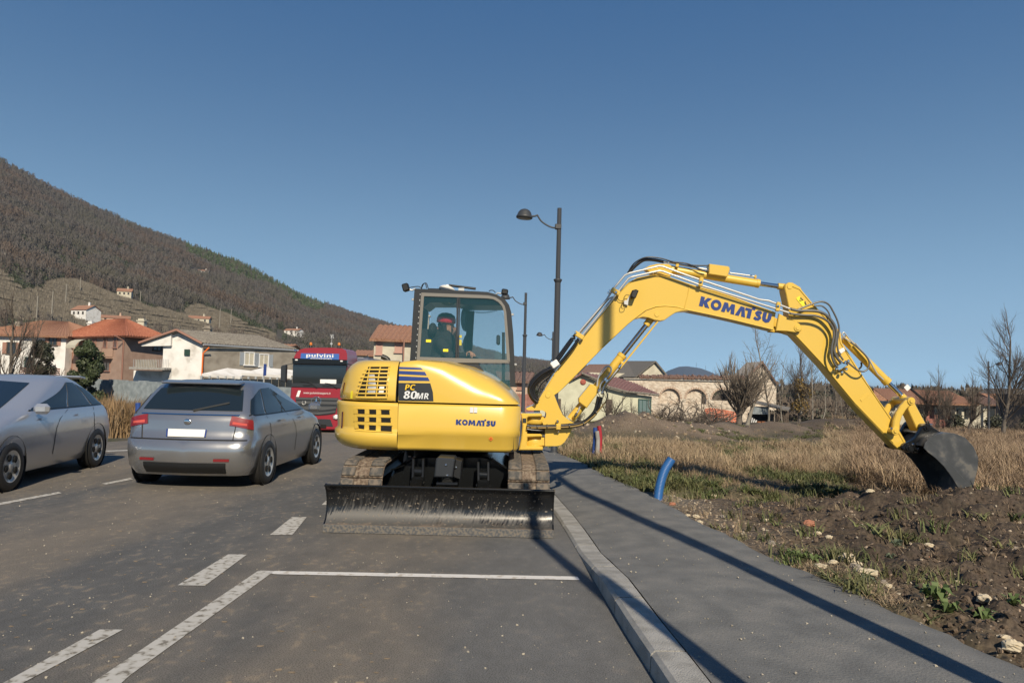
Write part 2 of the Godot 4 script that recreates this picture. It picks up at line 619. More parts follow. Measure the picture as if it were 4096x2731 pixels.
func ground_color(x: float, d: float, rough: float) -> Color:
	var r := ev(SR, d)
	var e := x - r
	var a := patch.get_noise_2d(x, d)
	var b := patch2.get_noise_2d(x, d)
	var soil := Vector3(0.104, 0.076, 0.053)
	var dry := Vector3(0.185, 0.140, 0.090)
	var green := Vector3(0.070, 0.085, 0.030)
	var stone := Vector3(0.30, 0.26, 0.20)
	var c := dry.lerp(soil, clampf(0.45 + 1.1 * b, 0, 1)).lerp(green, clampf(0.1 + 1.5 * a, 0, 0.75))
	if x < r:
		c = Vector3(0.135, 0.115, 0.08).lerp(green, clampf(0.3 + a, 0, 0.7))
	elif d < 11.0:
		c = c.lerp(soil * (0.85 + 0.5 * b), smoothstep(2.4, 3.2, x) * (1.0 - smoothstep(9.6, 10.9, d)))
		c = c.lerp(Vector3(0.20, 0.158, 0.112), clampf(1.0 - e / 0.9, 0, 1) * smoothstep(6.3, 8.0, d))
		c = c.lerp(stone, clampf(1.0 - absf(e - 0.25) / 0.5, 0, 1) * smoothstep(8.8, 9.8, d) * (0.5 + 0.5 * b))
	elif d > 26.0:
		c = c.lerp(Vector3(0.125, 0.105, 0.068), 0.5)
	for m in MOUNDS:
		var q := pow((x - m[0]) / m[2], 2.0) + pow((d - m[1]) / m[3], 2.0)
		if q < 2.5:
			c = c.lerp((Vector3(0.215, 0.165, 0.120) if m[0] < 14.0 else Vector3(0.125, 0.095, 0.068)) * (1.0 + 0.4 * b), clampf(1.6 - q * 0.7, 0, 1))
	if d > 130.0:
		c = Vector3(0.11, 0.105, 0.06)
	return Color(c.x, c.y, c.z)

func span(a: Array) -> Array:             # [from, to, steps, to, steps ...] as one run of values
	var o := [a[0]]
	var last: float = a[0]
	for i in range(1, a.size(), 2):
		for k in a[i + 1]:
			o.append(lerpf(last, a[i], float(k + 1) / a[i + 1]))
		last = a[i]
	return o

func strip_mesh(rows: Array, flat_uv := false) -> ArrayMesh:   # rows of points, seen from above
	var st := SurfaceTool.new()
	st.begin(Mesh.PRIMITIVE_TRIANGLES)
	st.set_smooth_group(0)
	var n: int = rows[0].size()
	for r in rows:
		for p in r:
			if flat_uv:
				st.set_uv(Vector2((p.x + 15.5) / 17.0, (-p.z - 1.5) / 34.0))
				st.set_uv2(Vector2(p.x, p.z) * 0.8)
			st.add_vertex(p)
	for i in rows.size() - 1:
		for j in n - 1:
			var a := i * n + j
			for k in [a, a + n, a + 1, a + 1, a + n, a + n + 1]:
				st.add_index(k)
	st.generate_normals()
	return st.commit()

func make_setting() -> void:
	KF = flip(KF)
	SR = flip(SR)
	KF.append_array([24.0, -0.9, 32.0, -1.2, 45.0, -0.4, 64.0, 1.8, 95.0, 5.0])
	SR.append_array([15.9, 1.06, 22.0, 0.85, 32.0, 0.75, 45.0, 1.4, 64.0, 3.7, 95.0, 7.0])
	# the ground: one sheet to the horizon, fine where the camera stands near it
	var xs := span([-1900, -800, 6, -60, 20, -12, 24, 0.4, 20, 2.0, 20, 7.5, 130, 14.0, 50, 40.0, 40, 120, 20, 800, 12, 2400, 4])
	var ds := span([-200, 0.0, 8, 3.2, 6, 4.4, 12, 10.0, 150, 13.0, 40, 24.0, 60, 50.0, 60, 130, 36, 400, 14, 1500, 8, 3900, 4])
	var pos := PackedVector3Array()
	var col := PackedColorArray()
	for d in ds:
		for x in xs:
			pos.append(v3(x, ground_h(x, d), d))
			col.append(ground_color(x, d, 0))
	var ix := PackedInt32Array()
	var n := xs.size()
	for i in ds.size() - 1:
		for j in n - 1:
			var a := i * n + j
			ix.append_array([a, a + n, a + 1, a + 1, a + n, a + n + 1])
	var ar := []
	ar.resize(Mesh.ARRAY_MAX)
	ar[Mesh.ARRAY_VERTEX] = pos
	ar[Mesh.ARRAY_COLOR] = col
	ar[Mesh.ARRAY_INDEX] = ix
	var st := SurfaceTool.new()
	st.create_from_arrays(ar)
	st.set_smooth_group(0)
	var gm := tmat(tex(35, 0.035, [0.2, 0.30, 0.30, 0.30, 0.5, 0.80, 0.80, 0.80, 0.8, 1.0, 1.0, 1.0], 512), 0.9)
	gm = bumped(gm, 36, 0.06, 10.0)
	gm.vertex_color_use_as_albedo = true
	kind(put("ground", st, gm), "structure")

	# the carriageway
	var rows := []
	for d in span([-12, 1.5, 6, 20, 60, 95, 60]):
		var r := []
		for j in 13:
			r.append(v3(lerpf(ev(LEFT, d), ev(KF, d) + 0.03, j / 12.0), land(d), d))
		rows.append(r)
	var am := mat(Color.WHITE, 0.88)
	am.albedo_texture = plane_tex()
	am.detail_enabled = true
	am.detail_albedo = tex(37, 0.22, [0.25, 0.45, 0.45, 0.45, 0.5, 0.90, 0.90, 0.90, 0.72, 1.0, 1.0, 1.0], 512, 3)
	am.detail_blend_mode = BaseMaterial3D.BLEND_MODE_MUL
	am.detail_uv_layer = BaseMaterial3D.DETAIL_UV_2
	var road := put("road", strip_mesh(rows, true), am)
	kind(road, "structure")

	# painted markings, thin sheets on the carriageway
	var marks := [
		["bay_line", [-2.032, 3.528, -2.082, 3.879, -1.989, 6.08, -1.86, 6.093, -1.944, 3.977, -1.915, 3.534], M.paint],
		["bay_line", [-1.978, 6.088, 0.581, 6.163, 0.592, 6.059, -1.83, 5.996], M.paint2],
		["lane_dash", [-2.519, 3.455, -2.512, 3.852, -2.469, 4.643, -2.331, 4.654, -2.417, 3.858, -2.387, 3.463], M.paint],
		["lane_dash", [-2.431, 5.623, -2.424, 6.594, -2.264, 6.611, -2.231, 5.63], M.paint],
		["lane_dash", [-2.326, 7.418, -2.382, 8.351, -2.224, 8.373, -2.112, 7.445], M.paint],
		["lane_dash", [-2.26, 9.163, -2.278, 9.449, -2.005, 9.492, -1.995, 9.203], M.paint],
		["lane_dash", [-5.946, 8.423, -5.88, 8.753, -5.726, 9.607, -5.627, 9.516, -5.788, 8.619, -5.813, 8.305], M.paint],
		["lane_dash", [-5.598, 10.376, -5.508, 10.975, -5.403, 10.855, -5.497, 10.31], M.paint],
		["lane_dash", [-5.3, 11.161, -5.136, 11.705, -5.029, 11.569, -5.196, 11.037], M.paint],
		["edge_line", [-8.152, 14.547, -7.617, 15.15, -6.155, 16.376, -6.047, 16.092, -7.493, 14.906, -8.025, 14.322], M.paint],
	]
	for m in marks:
		var a := mb()
		var p := PackedVector2Array()
		var l: Array = m[1]
		for i in range(0, l.size(), 2):
			p.append(Vector2(l[i], l[i + 1]))
		var t := Geometry2D.triangulate_polygon(p)
		for i in range(0, t.size(), 3):
			tri(a, v3(p[t[i]].x, 0.005 + land(p[t[i]].y), p[t[i]].y), v3(p[t[i + 1]].x, 0.005 + land(p[t[i + 1]].y), p[t[i + 1]].y), v3(p[t[i + 2]].x, 0.005 + land(p[t[i + 2]].y), p[t[i + 2]].y), Vector3.UP)
		put(m[0], a, m[2], road)

	# the footway of dark asphalt with a ragged outer edge
	rows = []
	for d in span([-6, 3, 18, 16, 90, 95, 60]):
		var r := []
		var x0 := ev(KF, d) + 0.21
		var x1 := ev(SR, d) + 0.05 * lumps.get_noise_2d(d * 1.5, 7.0) + 0.03 * lumps.get_noise_2d(d * 6.0, 3.0)
		for j in 11:
			var x := lerpf(x0, x1, j / 10.0)
			r.append(v3(x, walk_top(x, d) + 0.006 * hummock.get_noise_2d(x * 5.0, d * 5.0), d))
		r.append(v3(x1 + 0.03, walk_top(x1, d) - 0.1, d))
		rows.append(r)
	kind(put("pavement", strip_mesh(rows, true), M.walk), "structure")

	# kerb: a run of concrete stones with a joint between each
	var kerb := Node3D.new()
	kerb.name = "kerb"
	add_child(kerb)
	kind(kerb, "structure")
	var d := 2.2
	while d < 40.0:
		var d1 := d + 0.985
		var ks := mb()
		var n2 := 4
		var rr := []
		for i in n2 + 1:
			var dd := lerpf(d, d1, float(i) / n2)
			var x := ev(KF, dd)
			var h := land(dd) + ev(KH, dd)
			var l := land(dd) - 0.1
			rr.append([v3(x, l, dd), v3(x + 0.012, h - 0.022, dd), v3(x + 0.035, h, dd), v3(x + 0.2, h + 0.002, dd), v3(x + 0.2, l, dd)])
		for i in n2:
			for j in 4:
				quad(ks, rr[i][j], rr[i + 1][j], rr[i + 1][j + 1], rr[i][j + 1], [Vector3(-1, 0.1, 0), Vector3(-1, 1, 0), Vector3.UP, Vector3.RIGHT][j])
		for e in [0, n2]:
			var z := Vector3(0, 0, 1 if e == 0 else -1)
			quad(ks, rr[e][0], rr[e][1], rr[e][3], rr[e][4], z)
			tri(ks, rr[e][1], rr[e][2], rr[e][3], z)
		put("kerb_stone", ks, M.concrete, kerb)
		d = d1 + 0.02

# ---------- the wooded hill, the far hill, the low ridge ----------
var RIDGE := [-995.707, 310.539, -620, -563.736, 224.295, -640, -461.249, 181.055, -660, -419.493, 157.995, -690, -373.685, 138.607, -730, -338.822, 127.912, -780, -301.327, 117.011, -830, -251.467, 89.045, -900, -194.525, 73.186, -960, -146.605, 61.342, -1020, -79.1, 46.676, -1080, 3.413, 29.776, -1150, 91.245, 23.605, -1250, 216.604, 15.107, -1350]
var FOOT := [-170.713, -3.628, -110, -94.194, -3.628, -110, -78.455, -3.8, -115, -71.416, -3.844, -120, -65.29, -3.933, -130, -59.742, -4.022, -140, -53.553, -4.111, -150, -45.487, -4.2, -165, -37.025, -4.2, -185, -28.402, -4.2, -200, -16.618, -4.2, -230, 0.933, -4.2, -280, 25.59, -4.2, -350, 72.163, -4.2, -450]
var hillnoise := noise(41, 0.012, 4)

func hill_at(s: float, t: float) -> Vector3:   # s along the hill (0 left .. 1 right), t from its foot to its ridge
	var n := RIDGE.size() / 3 - 1
	var i := clampi(int(s * n), 0, n - 1)
	var f := s * n - i
	var r := Vector3(RIDGE[i * 3], RIDGE[i * 3 + 1], RIDGE[i * 3 + 2]).lerp(Vector3(RIDGE[i * 3 + 3], RIDGE[i * 3 + 4], RIDGE[i * 3 + 5]), f)
	var b := Vector3(FOOT[i * 3], FOOT[i * 3 + 1], FOOT[i * 3 + 2]).lerp(Vector3(FOOT[i * 3 + 3], FOOT[i * 3 + 4], FOOT[i * 3 + 5]), f)
	var u := clampf(t, 0.0, 1.0)
	var p := Vector3(lerpf(b.x, r.x, t), lerpf(b.y, r.y, pow(u, 1.3)), lerpf(b.z, r.z, t))
	if t > 1.0:
		p.y -= (t - 1.0) * (r.y - b.y) * 1.2
	p.y += hillnoise.get_noise_2d(p.x, p.z) * 5.0 * clampf(t * 4.0, 0, 1) * clampf((1.0 - t) * 5.0, 0, 1)
	return p

func field_zone(s: float, t: float) -> bool:   # open vineyard slopes
	s = (s * 13.0 - 1.0) / 12.0
	return s < 0.47 and t > 0.17 + 0.13 * s and t < 0.29 + 0.14 * s + 0.04 * sin(s * 40.0)

func make_hill() -> void:
	var st := SurfaceTool.new()
	st.begin(Mesh.PRIMITIVE_TRIANGLES)
	st.set_smooth_group(0)
	var ns := 130
	var nt := 70
	for j in nt + 1:
		for i in ns + 1:
			var s := float(i) / ns
			var t := float(j) / nt * 1.5 - 0.02
			var p := hill_at(s, t)
			var a := hillnoise.get_noise_2d(p.x * 1.7, p.z * 1.7)
			var c := Vector3(0.078, 0.070, 0.060).lerp(Vector3(0.08, 0.08, 0.05), clampf(0.3 + a, 0, 1))
			if field_zone(s, t):
				c = Vector3(0.102, 0.093, 0.064)
			elif t < 0.3:
				c = c.lerp(Vector3(0.10, 0.11, 0.05), 0.5)
			st.set_color(Color(c.x, c.y, c.z))
			st.add_vertex(p)
	for j in nt:
		for i in ns:
			var a := j * (ns + 1) + i
			for k in [a, a + ns + 1, a + 1, a + 1, a + ns + 1, a + ns + 2]:
				st.add_index(k)
	var hm := tmat(tex(43, 0.03, [0.2, 0.55, 0.55, 0.55, 0.7, 1, 1, 1]), 0.05)
	hm.vertex_color_use_as_albedo = true
	kind(put("hill", st, hm), "structure")

	# far haze-tinted hill with masts, and a low wooded rise along the horizon
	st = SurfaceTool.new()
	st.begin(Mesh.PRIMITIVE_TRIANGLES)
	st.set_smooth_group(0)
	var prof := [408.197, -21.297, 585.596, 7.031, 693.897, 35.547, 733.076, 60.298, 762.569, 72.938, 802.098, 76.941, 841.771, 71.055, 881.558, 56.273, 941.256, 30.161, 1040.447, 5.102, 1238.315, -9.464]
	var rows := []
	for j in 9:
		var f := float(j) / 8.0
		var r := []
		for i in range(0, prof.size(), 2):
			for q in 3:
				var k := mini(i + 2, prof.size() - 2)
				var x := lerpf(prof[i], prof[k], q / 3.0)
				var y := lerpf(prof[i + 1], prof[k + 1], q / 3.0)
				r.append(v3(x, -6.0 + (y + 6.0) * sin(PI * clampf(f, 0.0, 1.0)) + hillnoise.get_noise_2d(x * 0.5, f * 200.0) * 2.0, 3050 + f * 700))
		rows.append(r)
	kind(put("hill", strip_mesh(rows), tmat(tex(44, 0.05, [0.3, 0.040, 0.052, 0.072, 0.7, 0.055, 0.068, 0.090]), 0.02)), "structure")  # distance haze is put into this bluish wood colour
	var mast := mb()
	for m in [[Vector3(837.378, 66.855, -3390), Vector3(838.962, 94.52, -3390)], [Vector3(880.99, 52.222, -3390), Vector3(880.591, 81.795, -3390)]]:
		var t := thing("radio_mast", "", "mast", m[0])
		tag(t, "taller thin radio mast on the top of the far blue hill" if t.name == "radio_mast" else "shorter radio mast lower down the right flank of the far blue hill", "mast")
		var a := mb()
		cyl(a, m[0] - Vector3(0, 12, 0), m[1], 0.9, 6, 0.5)
		put("pole", a, M.pole, t)

	# the woods on the hill: more bare trees than anyone could count
	var tree := mb()
	var r2 := RandomNumberGenerator.new()
	r2.seed = 99
	for k in 3:
		var a := TAU * k / 3.0
		tri(tree, Vector3(cos(a) * 0.25, 0, sin(a) * 0.25), Vector3(cos(a + 2.1) * 0.25, 0, sin(a + 2.1) * 0.25), Vector3(0, 5.5, 0))
	for k in 46:
		var a := r2.randf() * TAU
		var h := r2.randf_range(2.2, 8.0)
		var rad := sqrt(r2.randf()) * 2.6 * sin(clampf((h - 1.2) / 7.6, 0.1, 1.0) * PI)
		var p := Vector3(cos(a) * rad, h, sin(a) * rad)
		var up := Vector3(cos(a) * r2.randf_range(0.1, 0.8), r2.randf_range(0.8, 2.2), sin(a) * r2.randf_range(0.1, 0.8))
		var side := Vector3(cos(a + 1.57), 0, sin(a + 1.57)) * r2.randf_range(0.16, 0.5)
		tri(tree, p - side, p + side, p + up)
	var bare := done(tree)
	var leafy := mb()
	for k in 90:
		var th := r2.randf() * TAU
		var u := r2.randf_range(-0.8, 1.0)
		var rad := sqrt(1.0 - u * u * 0.95) * r2.randf_range(0.75, 1.05)
		var c := Vector3(cos(th) * rad * 2.2, 3.2 + u * 2.8, sin(th) * rad * 2.2)
		var d1 := Vector3(r2.randfn(), r2.randfn(), r2.randfn()).normalized() * 0.9
		var d2 := Vector3(r2.randfn(), r2.randfn(), r2.randfn()).normalized() * 0.9
		tri(leafy, c - d1, c + d1, c + d2)
	var bushy := done(leafy)
	var pine := mb()
	for k in 80:
		var h := r2.randf_range(1.0, 9.5)
		var a := r2.randf() * TAU
		var rad := (9.8 - h) * 0.24 * r2.randf_range(0.6, 1.0) + 0.2
		var o := Vector3(cos(a), 0, sin(a))
		var side := Vector3(-o.z, 0, o.x) * 0.5
		tri(pine, Vector3(0, h + 0.7, 0), o * rad + Vector3(0, h - 0.3, 0) + side, o * rad + Vector3(0, h - 0.3, 0) - side)
	var conifer := done(pine)
	var at := [[], [], []]
	var cs := [[], [], []]
	var homes := [Vector3(-177.168, 33.666, -339.069), Vector3(-142.561, 17.284, -244.809), Vector3(-137.491, 16.828, -257.657), Vector3(-137.897, 21.825, -327.69), Vector3(-127.278, 23.262, -429.54), Vector3(-153.145, 41.121, -638.254), Vector3(-255.186, 80.843, -610.053)]
	for q in 66000:
		var s := rng.randf()
		var t := pow(rng.randf(), 0.72) * 1.04
		if field_zone(s, t) and rng.randf() > 0.006:
			continue
		if t < 0.17 and rng.randf() > 0.35:
			continue
		var p := hill_at(s, t)
		var open_ground := false
		for home in homes:
			var u := Vector2(home.x, home.z).normalized()
			var w := Vector2(p.x - home.x, p.z - home.z)
			var along := w.dot(u)
			if absf(w.cross(u)) < 8.5 and along < 7.0 and along > -34.0:
				open_ground = true
		if open_ground:
			continue
		var a := hillnoise.get_noise_2d(p.x * 2.2 + 900.0, p.z * 2.2)
		var which := 0
		var ridge_pines := t > 0.80 - 0.06 * sin(s * 60.0) and s > 0.375 and s < 0.565
		var olives := t > 0.43 and t < 0.58 and s > 0.225 + 0.02 * sin(t * 50.0) and s < 0.31 or t > 0.27 and t < 0.42 and s > 0.37 and s < 0.52
		if olives and a > -0.25 and rng.randf() < 0.8:
			which = 1
		elif ridge_pines and rng.randf() < 0.8:
			which = 2 if rng.randf() < 0.7 else 1
		elif a > 0.22 and rng.randf() < 0.6 or t < 0.34 and rng.randf() < 0.42:
			which = 1
		var sc := rng.randf_range(0.42, 0.85) * (1.0 if which != 1 else 0.72) * (0.75 if t < 0.3 else 1.0)
		at[which].append(Transform3D(Basis(Vector3.UP, rng.randf() * TAU).scaled(Vector3(sc, sc * rng.randf_range(0.85, 1.15), sc)), p - Vector3(0, 0.5, 0)))
		var v := rng.randf_range(0.9, 1.1)
		var b := hillnoise.get_noise_2d(p.x * 1.1, p.z * 1.1 + 500.0)
		var c := Vector3(0.104, 0.095, 0.088)
		if which == 0:
			c = c.lerp(Vector3(0.120, 0.085, 0.062), clampf(b * 1.6, 0, 0.7)).lerp(Vector3(0.10, 0.095, 0.06), clampf(-b, 0, 0.6))
		else:
			c = Vector3(0.066, 0.080, 0.044) if which == 1 else Vector3(0.060, 0.085, 0.030)
		c *= v
		cs[which].append(Color(c.x, c.y, c.z))
	# woods and hedges of the plain to the right
	for q in 2600:
		var x := rng.randf_range(-20, 420)
		var d := rng.randf_range(190, 520)
		if absf(x / d) > 0.9:
			continue
		var sc := rng.randf_range(0.5, 1.0)
		var which := 0 if rng.randf() < 0.7 else 1
		at[which].append(Transform3D(Basis(Vector3.UP, rng.randf() * TAU).scaled(Vector3(sc * 1.3, sc * 0.85, sc * 1.3)), v3(x, land(d) - 0.3, d)))
		var v := rng.randf_range(0.8, 1.2)
		cs[which].append(Color(0.115 * v, 0.098 * v, 0.078 * v) if which == 0 else Color(0.06 * v, 0.068 * v, 0.04 * v))
	for q in 1500:
		var d := rng.randf_range(96, 190)
		var x := rng.randf_range(0.12 * d, 0.76 * d)
		var sc := rng.randf_range(0.22, 0.5)
		var which := 0 if rng.randf() < 0.8 else 1
		at[which].append(Transform3D(Basis(Vector3.UP, rng.randf() * TAU).scaled(Vector3(sc * 1.3, sc * 0.85, sc * 1.3)), v3(x, land(d) - 0.3, d)))
		var v := rng.randf_range(0.8, 1.3)
		cs[which].append(Color(0.125 * v, 0.10 * v, 0.078 * v) if which == 0 else Color(0.06 * v, 0.062 * v, 0.04 * v))
	scatter("woods", bare, M.soilrock, at[0], cs[0])
	scatter("evergreen_bushes", bushy, M.leaf, at[1], cs[1])
	scatter("pine_woods", conifer, M.leaf, at[2], cs[2])

	# vines on stakes in rows across the open slope
	var vine := mb()
	box(vine, Vector3(0, 0.9, 0), Vector3(0.12, 1.8, 0.12))
	for k in 6:
		var a := k * 1.7
		tri(vine, Vector3(-0.9 + k * 0.3, 0.5, 0.1), Vector3(-0.6 + k * 0.3, 0.6, -0.1), Vector3(-0.8 + k * 0.32, 1.5 + 0.2 * sin(a), 0))
	var va := []
	var vc := []
	for i in 330:
		var s := 0.10 + 0.40 * i / 330.0
		for j in 34:
			var t := 0.17 + 0.22 * j / 34.0
			if not field_zone(s, t):
				continue
			var v := rng.randf_range(0.8, 1.3)
			va.append(Transform3D(Basis(Vector3.UP, rng.randf_range(-0.3, 0.3)).scaled(Vector3.ONE * rng.randf_range(0.9, 1.2)), hill_at(s, t) - Vector3(0, 0.1, 0)))
			vc.append(Color(0.15 * v, 0.132 * v, 0.105 * v))
	scatter("vineyard", done(vine), M.soilrock, va, vc)


# ---------- the excavator ----------
var EX: Node3D
var BELT := 1.295
var TOPLINE := [-1.313, 1.696, -1.294, 1.726, -1.25, 1.757, -1.075, 1.777, -0.774, 1.765, -0.472, 1.703, -0.219, 1.594, -0.041, 1.474, 0.088, 1.343, 0.124, 1.289]

func flat(st: SurfaceTool, a: Array, near: float, far: float, bev := 0.004) -> void:
	prism(st, p2(a), -far, -near, bev)

func plate(called: String, a: Array, near: float, far: float, m: Material, parent: Node, bev := 0.006) -> MeshInstance3D:
	var st := mb()
	flat(st, a, near, far, bev)
	return put(called, st, m, parent)

func pipe(called: String, pts: Array, d: float, r: float, m: Material, parent: Node, rounded := true, sides := 8) -> MeshInstance3D:
	var st := mb()
	var l := w3(pts, d)
	tube(st, smooth(l, 5) if rounded else l, r, sides)
	return put(called, st, m, parent)

func pin(st: SurfaceTool, p: Vector3, r: float, near: float, far: float) -> void:
	lathe(st, [0.0, 0.0, r * 0.88, 0.0, r, -0.006, r, -(far - near)], Transform3D(Basis(Vector3.RIGHT, PI / 2), Vector3(p.x, p.y, -near)), 24, -1)

func sweep(st: SurfaceTool, path: Array, prof: Array, mid: Vector2) -> void:   # a plan line x,d carried up a profile inset,h
	var rows := []
	for k in range(0, prof.size(), 2):
		var r := []
		for i in path.size():
			var t: Vector2 = (path[mini(i + 1, path.size() - 1)] - path[maxi(i - 1, 0)]).normalized()
			var n := Vector2(-t.y, t.x)
			if n.dot(path[i] - mid) < 0:
				n = -n
			var p: Vector2 = path[i] - n * prof[k]
			r.append(v3(p.x, prof[k + 1], p.y))
		rows.append(r)
	st.set_smooth_group(1)
	for k in rows.size() - 1:
		for i in path.size() - 1:
			var c: Vector3 = rows[k][i] - v3(mid.x, rows[k][i].y, mid.y)
			quad(st, rows[k][i], rows[k][i + 1], rows[k + 1][i + 1], rows[k + 1][i], c + Vector3(0, 4.0 * (prof[k * 2 + 2] - prof[k * 2]) * signf(prof[k * 2 + 3] - prof[k * 2 + 1]), 0))
	st.set_smooth_group(-1)

func tail_path(out: float) -> Array:
	var o := [Vector2(-1.292, 8.42), Vector2(-1.40, 8.42)]
	for i in 15:
		var a := PI / 2 * i / 14.0
		o.append(Vector2(-1.48 - (0.57 + out) * sin(a), 9.1 - 0.68 * cos(a)))
	for i in 15:
		var a := PI / 2 * i / 14.0
		o.append(Vector2(-1.48 - (0.57 + out) * cos(a), 9.75 + 0.7 * sin(a)))
	o.append(Vector2(-0.9, 10.45))
	return o

func tail_d(x: float, inset_: float, out: float) -> float:
	var f := clampf((-1.48 - x) / (0.57 + out - inset_), 0.0, 0.995)
	return 9.1 - (0.68 - inset_) * sqrt(1.0 - f * f)

var UP_PROF := [0.03, 1.303, 0.012, 1.306, 0.0, 1.318, 0.0, 1.40, 0.03, 1.54, 0.065, 1.63, 0.115, 1.70, 0.18, 1.748, 0.27, 1.768, 0.55, 1.776]
var LOW_PROF := [0.3, 0.742, 0.15, 0.745, 0.09, 0.765, 0.045, 0.80, 0.006, 0.86, 0.0, 0.90, 0.002, 0.955, 0.03, 0.975, 0.032, 1.0, 0.012, 1.24, 0.014, 1.27, 0.026, 1.285, 0.05, 1.287]

func prof_inset(prof: Array, h: float) -> float:
	for i in range(0, prof.size() - 2, 2):
		if h <= prof[i + 3]:
			return lerpf(prof[i], prof[i + 2], (h - prof[i + 1]) / maxf(prof[i + 3] - prof[i + 1], 0.0001))
	return prof[prof.size() - 2]

func tail_pt(x: float, h: float, off: float, upper: bool) -> Vector3:
	var ins := prof_inset(UP_PROF if upper else LOW_PROF, h)
	return v3(x, h, tail_d(x, ins + 0.0, 0.0 if upper else 0.05) - off)

func tail_patch(st: SurfaceTool, c: Array, off: float, thick: float, upper: bool) -> void:
	# a slab that follows the tail between four corners x,h
	var n := 6
	var m := 6 if absf(c[7] - c[1]) > 0.06 else 1
	st.set_smooth_group(-1)
	var g := []
	for j in m + 1:
		var r := []
		for i in n + 1:
			var f := float(i) / n
			var a := Vector2(c[0], c[1]).lerp(Vector2(c[2], c[3]), f).lerp(Vector2(c[6], c[7]).lerp(Vector2(c[4], c[5]), f), float(j) / m)
			r.append([tail_pt(a.x, a.y, off, upper), tail_pt(a.x, a.y, off - thick, upper)])
		g.append(r)
	for i in n:
		for j in m:
			quad(st, g[j][i][0], g[j][i + 1][0], g[j + 1][i + 1][0], g[j + 1][i][0], Vector3(-0.4, 0, 1))
		quad(st, g[0][i][0], g[0][i + 1][0], g[0][i + 1][1], g[0][i][1], Vector3.DOWN if c[1] < c[7] else Vector3.UP)
		quad(st, g[m][i][0], g[m][i + 1][0], g[m][i + 1][1], g[m][i][1], Vector3.UP if c[1] < c[7] else Vector3.DOWN)
	for i in [0, n]:
		for j in m:
			quad(st, g[j][i][0], g[j + 1][i][0], g[j + 1][i][1], g[j][i][1], Vector3(-1 if i == 0 else 1, 0, 0) * signf(c[2] - c[0]))

func cover_pt(x: float, h: float, off := 0.0) -> Vector3:
	var top := ev(TOPLINE, x)
	var q := clampf((h - BELT - 0.008) / (top - BELT - 0.008), 0, 1)
	var k := smoothstep(-1.2, -0.3, x)
	var a := lerpf(0.12, 0.40, k)
	var e := lerpf(5.0, 2.2, k)
	var d := 8.42 + a * (1.0 - pow(maxf(1.0 - pow(q, e), 0.0), 1.0 / e))
	var dx := maxf(0.0, x + 0.12)
	d += 0.24 - sqrt(maxf(0.0, 0.0576 - dx * dx))
	return v3(x, h, d - off)

func cover_patch(called: String, c: Array, m: Material, parent: Node, off := 0.004) -> void:
	var st := mb()
	for j in 4:
		for i in 8:
			var e := []
			for o in [[0, 0], [1, 0], [1, 1], [0, 1]]:
				var f: float = (i + o[0]) / 8.0
				var g: float = (j + o[1]) / 4.0
				var a := Vector2(c[0], c[1]).lerp(Vector2(c[2], c[3]), f).lerp(Vector2(c[6], c[7]).lerp(Vector2(c[4], c[5]), f), g)
				e.append(cover_pt(a.x, a.y, off))
			quad(st, e[0], e[1], e[2], e[3], Vector3(0, 0.3, 1))
	put(called, st, m, parent)

func letters(parent: Node, m: Material, t: Transform3D) -> void:   # the maker's name in its own letter shapes
	var o := PackedVector2Array()
	var hole := PackedVector2Array()
	for i in 24:
		var a := TAU * i / 24
		o.append(Vector2(1.67 + 0.54 * cos(a), 0.5 + 0.54 * sin(a)))
		hole.append(Vector2(1.67 + 0.23 * cos(a), 0.5 + 0.23 * sin(a)))
	var shapes := [
		p2([0, 0, 0, 1, 0.4, 1, 0.4, 0.62, 0.68, 1, 1.12, 1, 0.72, 0.52, 1.08, 0, 0.62, 0, 0.4, 0.38, 0.4, 0]), null,
		p2([2.28, 0, 2.42, 1, 2.80, 1, 2.98, 0.52, 3.16, 1, 3.52, 1, 3.64, 0, 3.27, 0, 3.21, 0.48, 3.06, 0.12, 2.88, 0.12, 2.73, 0.48, 2.66, 0]),
		p2([3.72, 0, 4.10, 1, 4.50, 1, 4.78, 0, 4.38, 0, 4.28, 0.6, 4.13, 0]),
		p2([4.62, 1, 4.62, 0.72, 4.92, 0.72, 4.92, 0, 5.30, 0, 5.30, 0.95, 5.60, 0.95, 5.60, 1.24, 5.27, 1.24, 5.27, 1.0]),
		ribbon(p2([6.30, 0.76, 6.14, 0.87, 5.92, 0.87, 5.80, 0.73, 5.92, 0.58, 6.14, 0.48, 6.24, 0.32, 6.12, 0.16, 5.88, 0.13, 5.66, 0.24]), 0.29),
		ribbon(p2([6.64, 1.0, 6.64, 0.45, 6.70, 0.26, 6.90, 0.17, 7.10, 0.26, 7.17, 0.45, 7.17, 1.0]), 0.37)]
	for s in shapes:
		var st := mb()
		if s == null:
			for i in 24:
				var j := (i + 1) % 24
				prism(st, PackedVector2Array([hole[i], o[i], o[j], hole[j]]), 0.0, 0.03, 0.0, t)
		else:
			prism(st, s, 0.0, 0.03, 0.0, t)
		put("letter", st, m, parent)

func make_excavator() -> void:
	EX = thing("excavator", "yellow tracked excavator parked by the kerb with its arm reaching right", "excavator", v3(-0.7, 0, 9.4))
	ex_body()
	ex_cab()
	ex_under()
	ex_blade()
	ex_boom()
	ex_hoses()

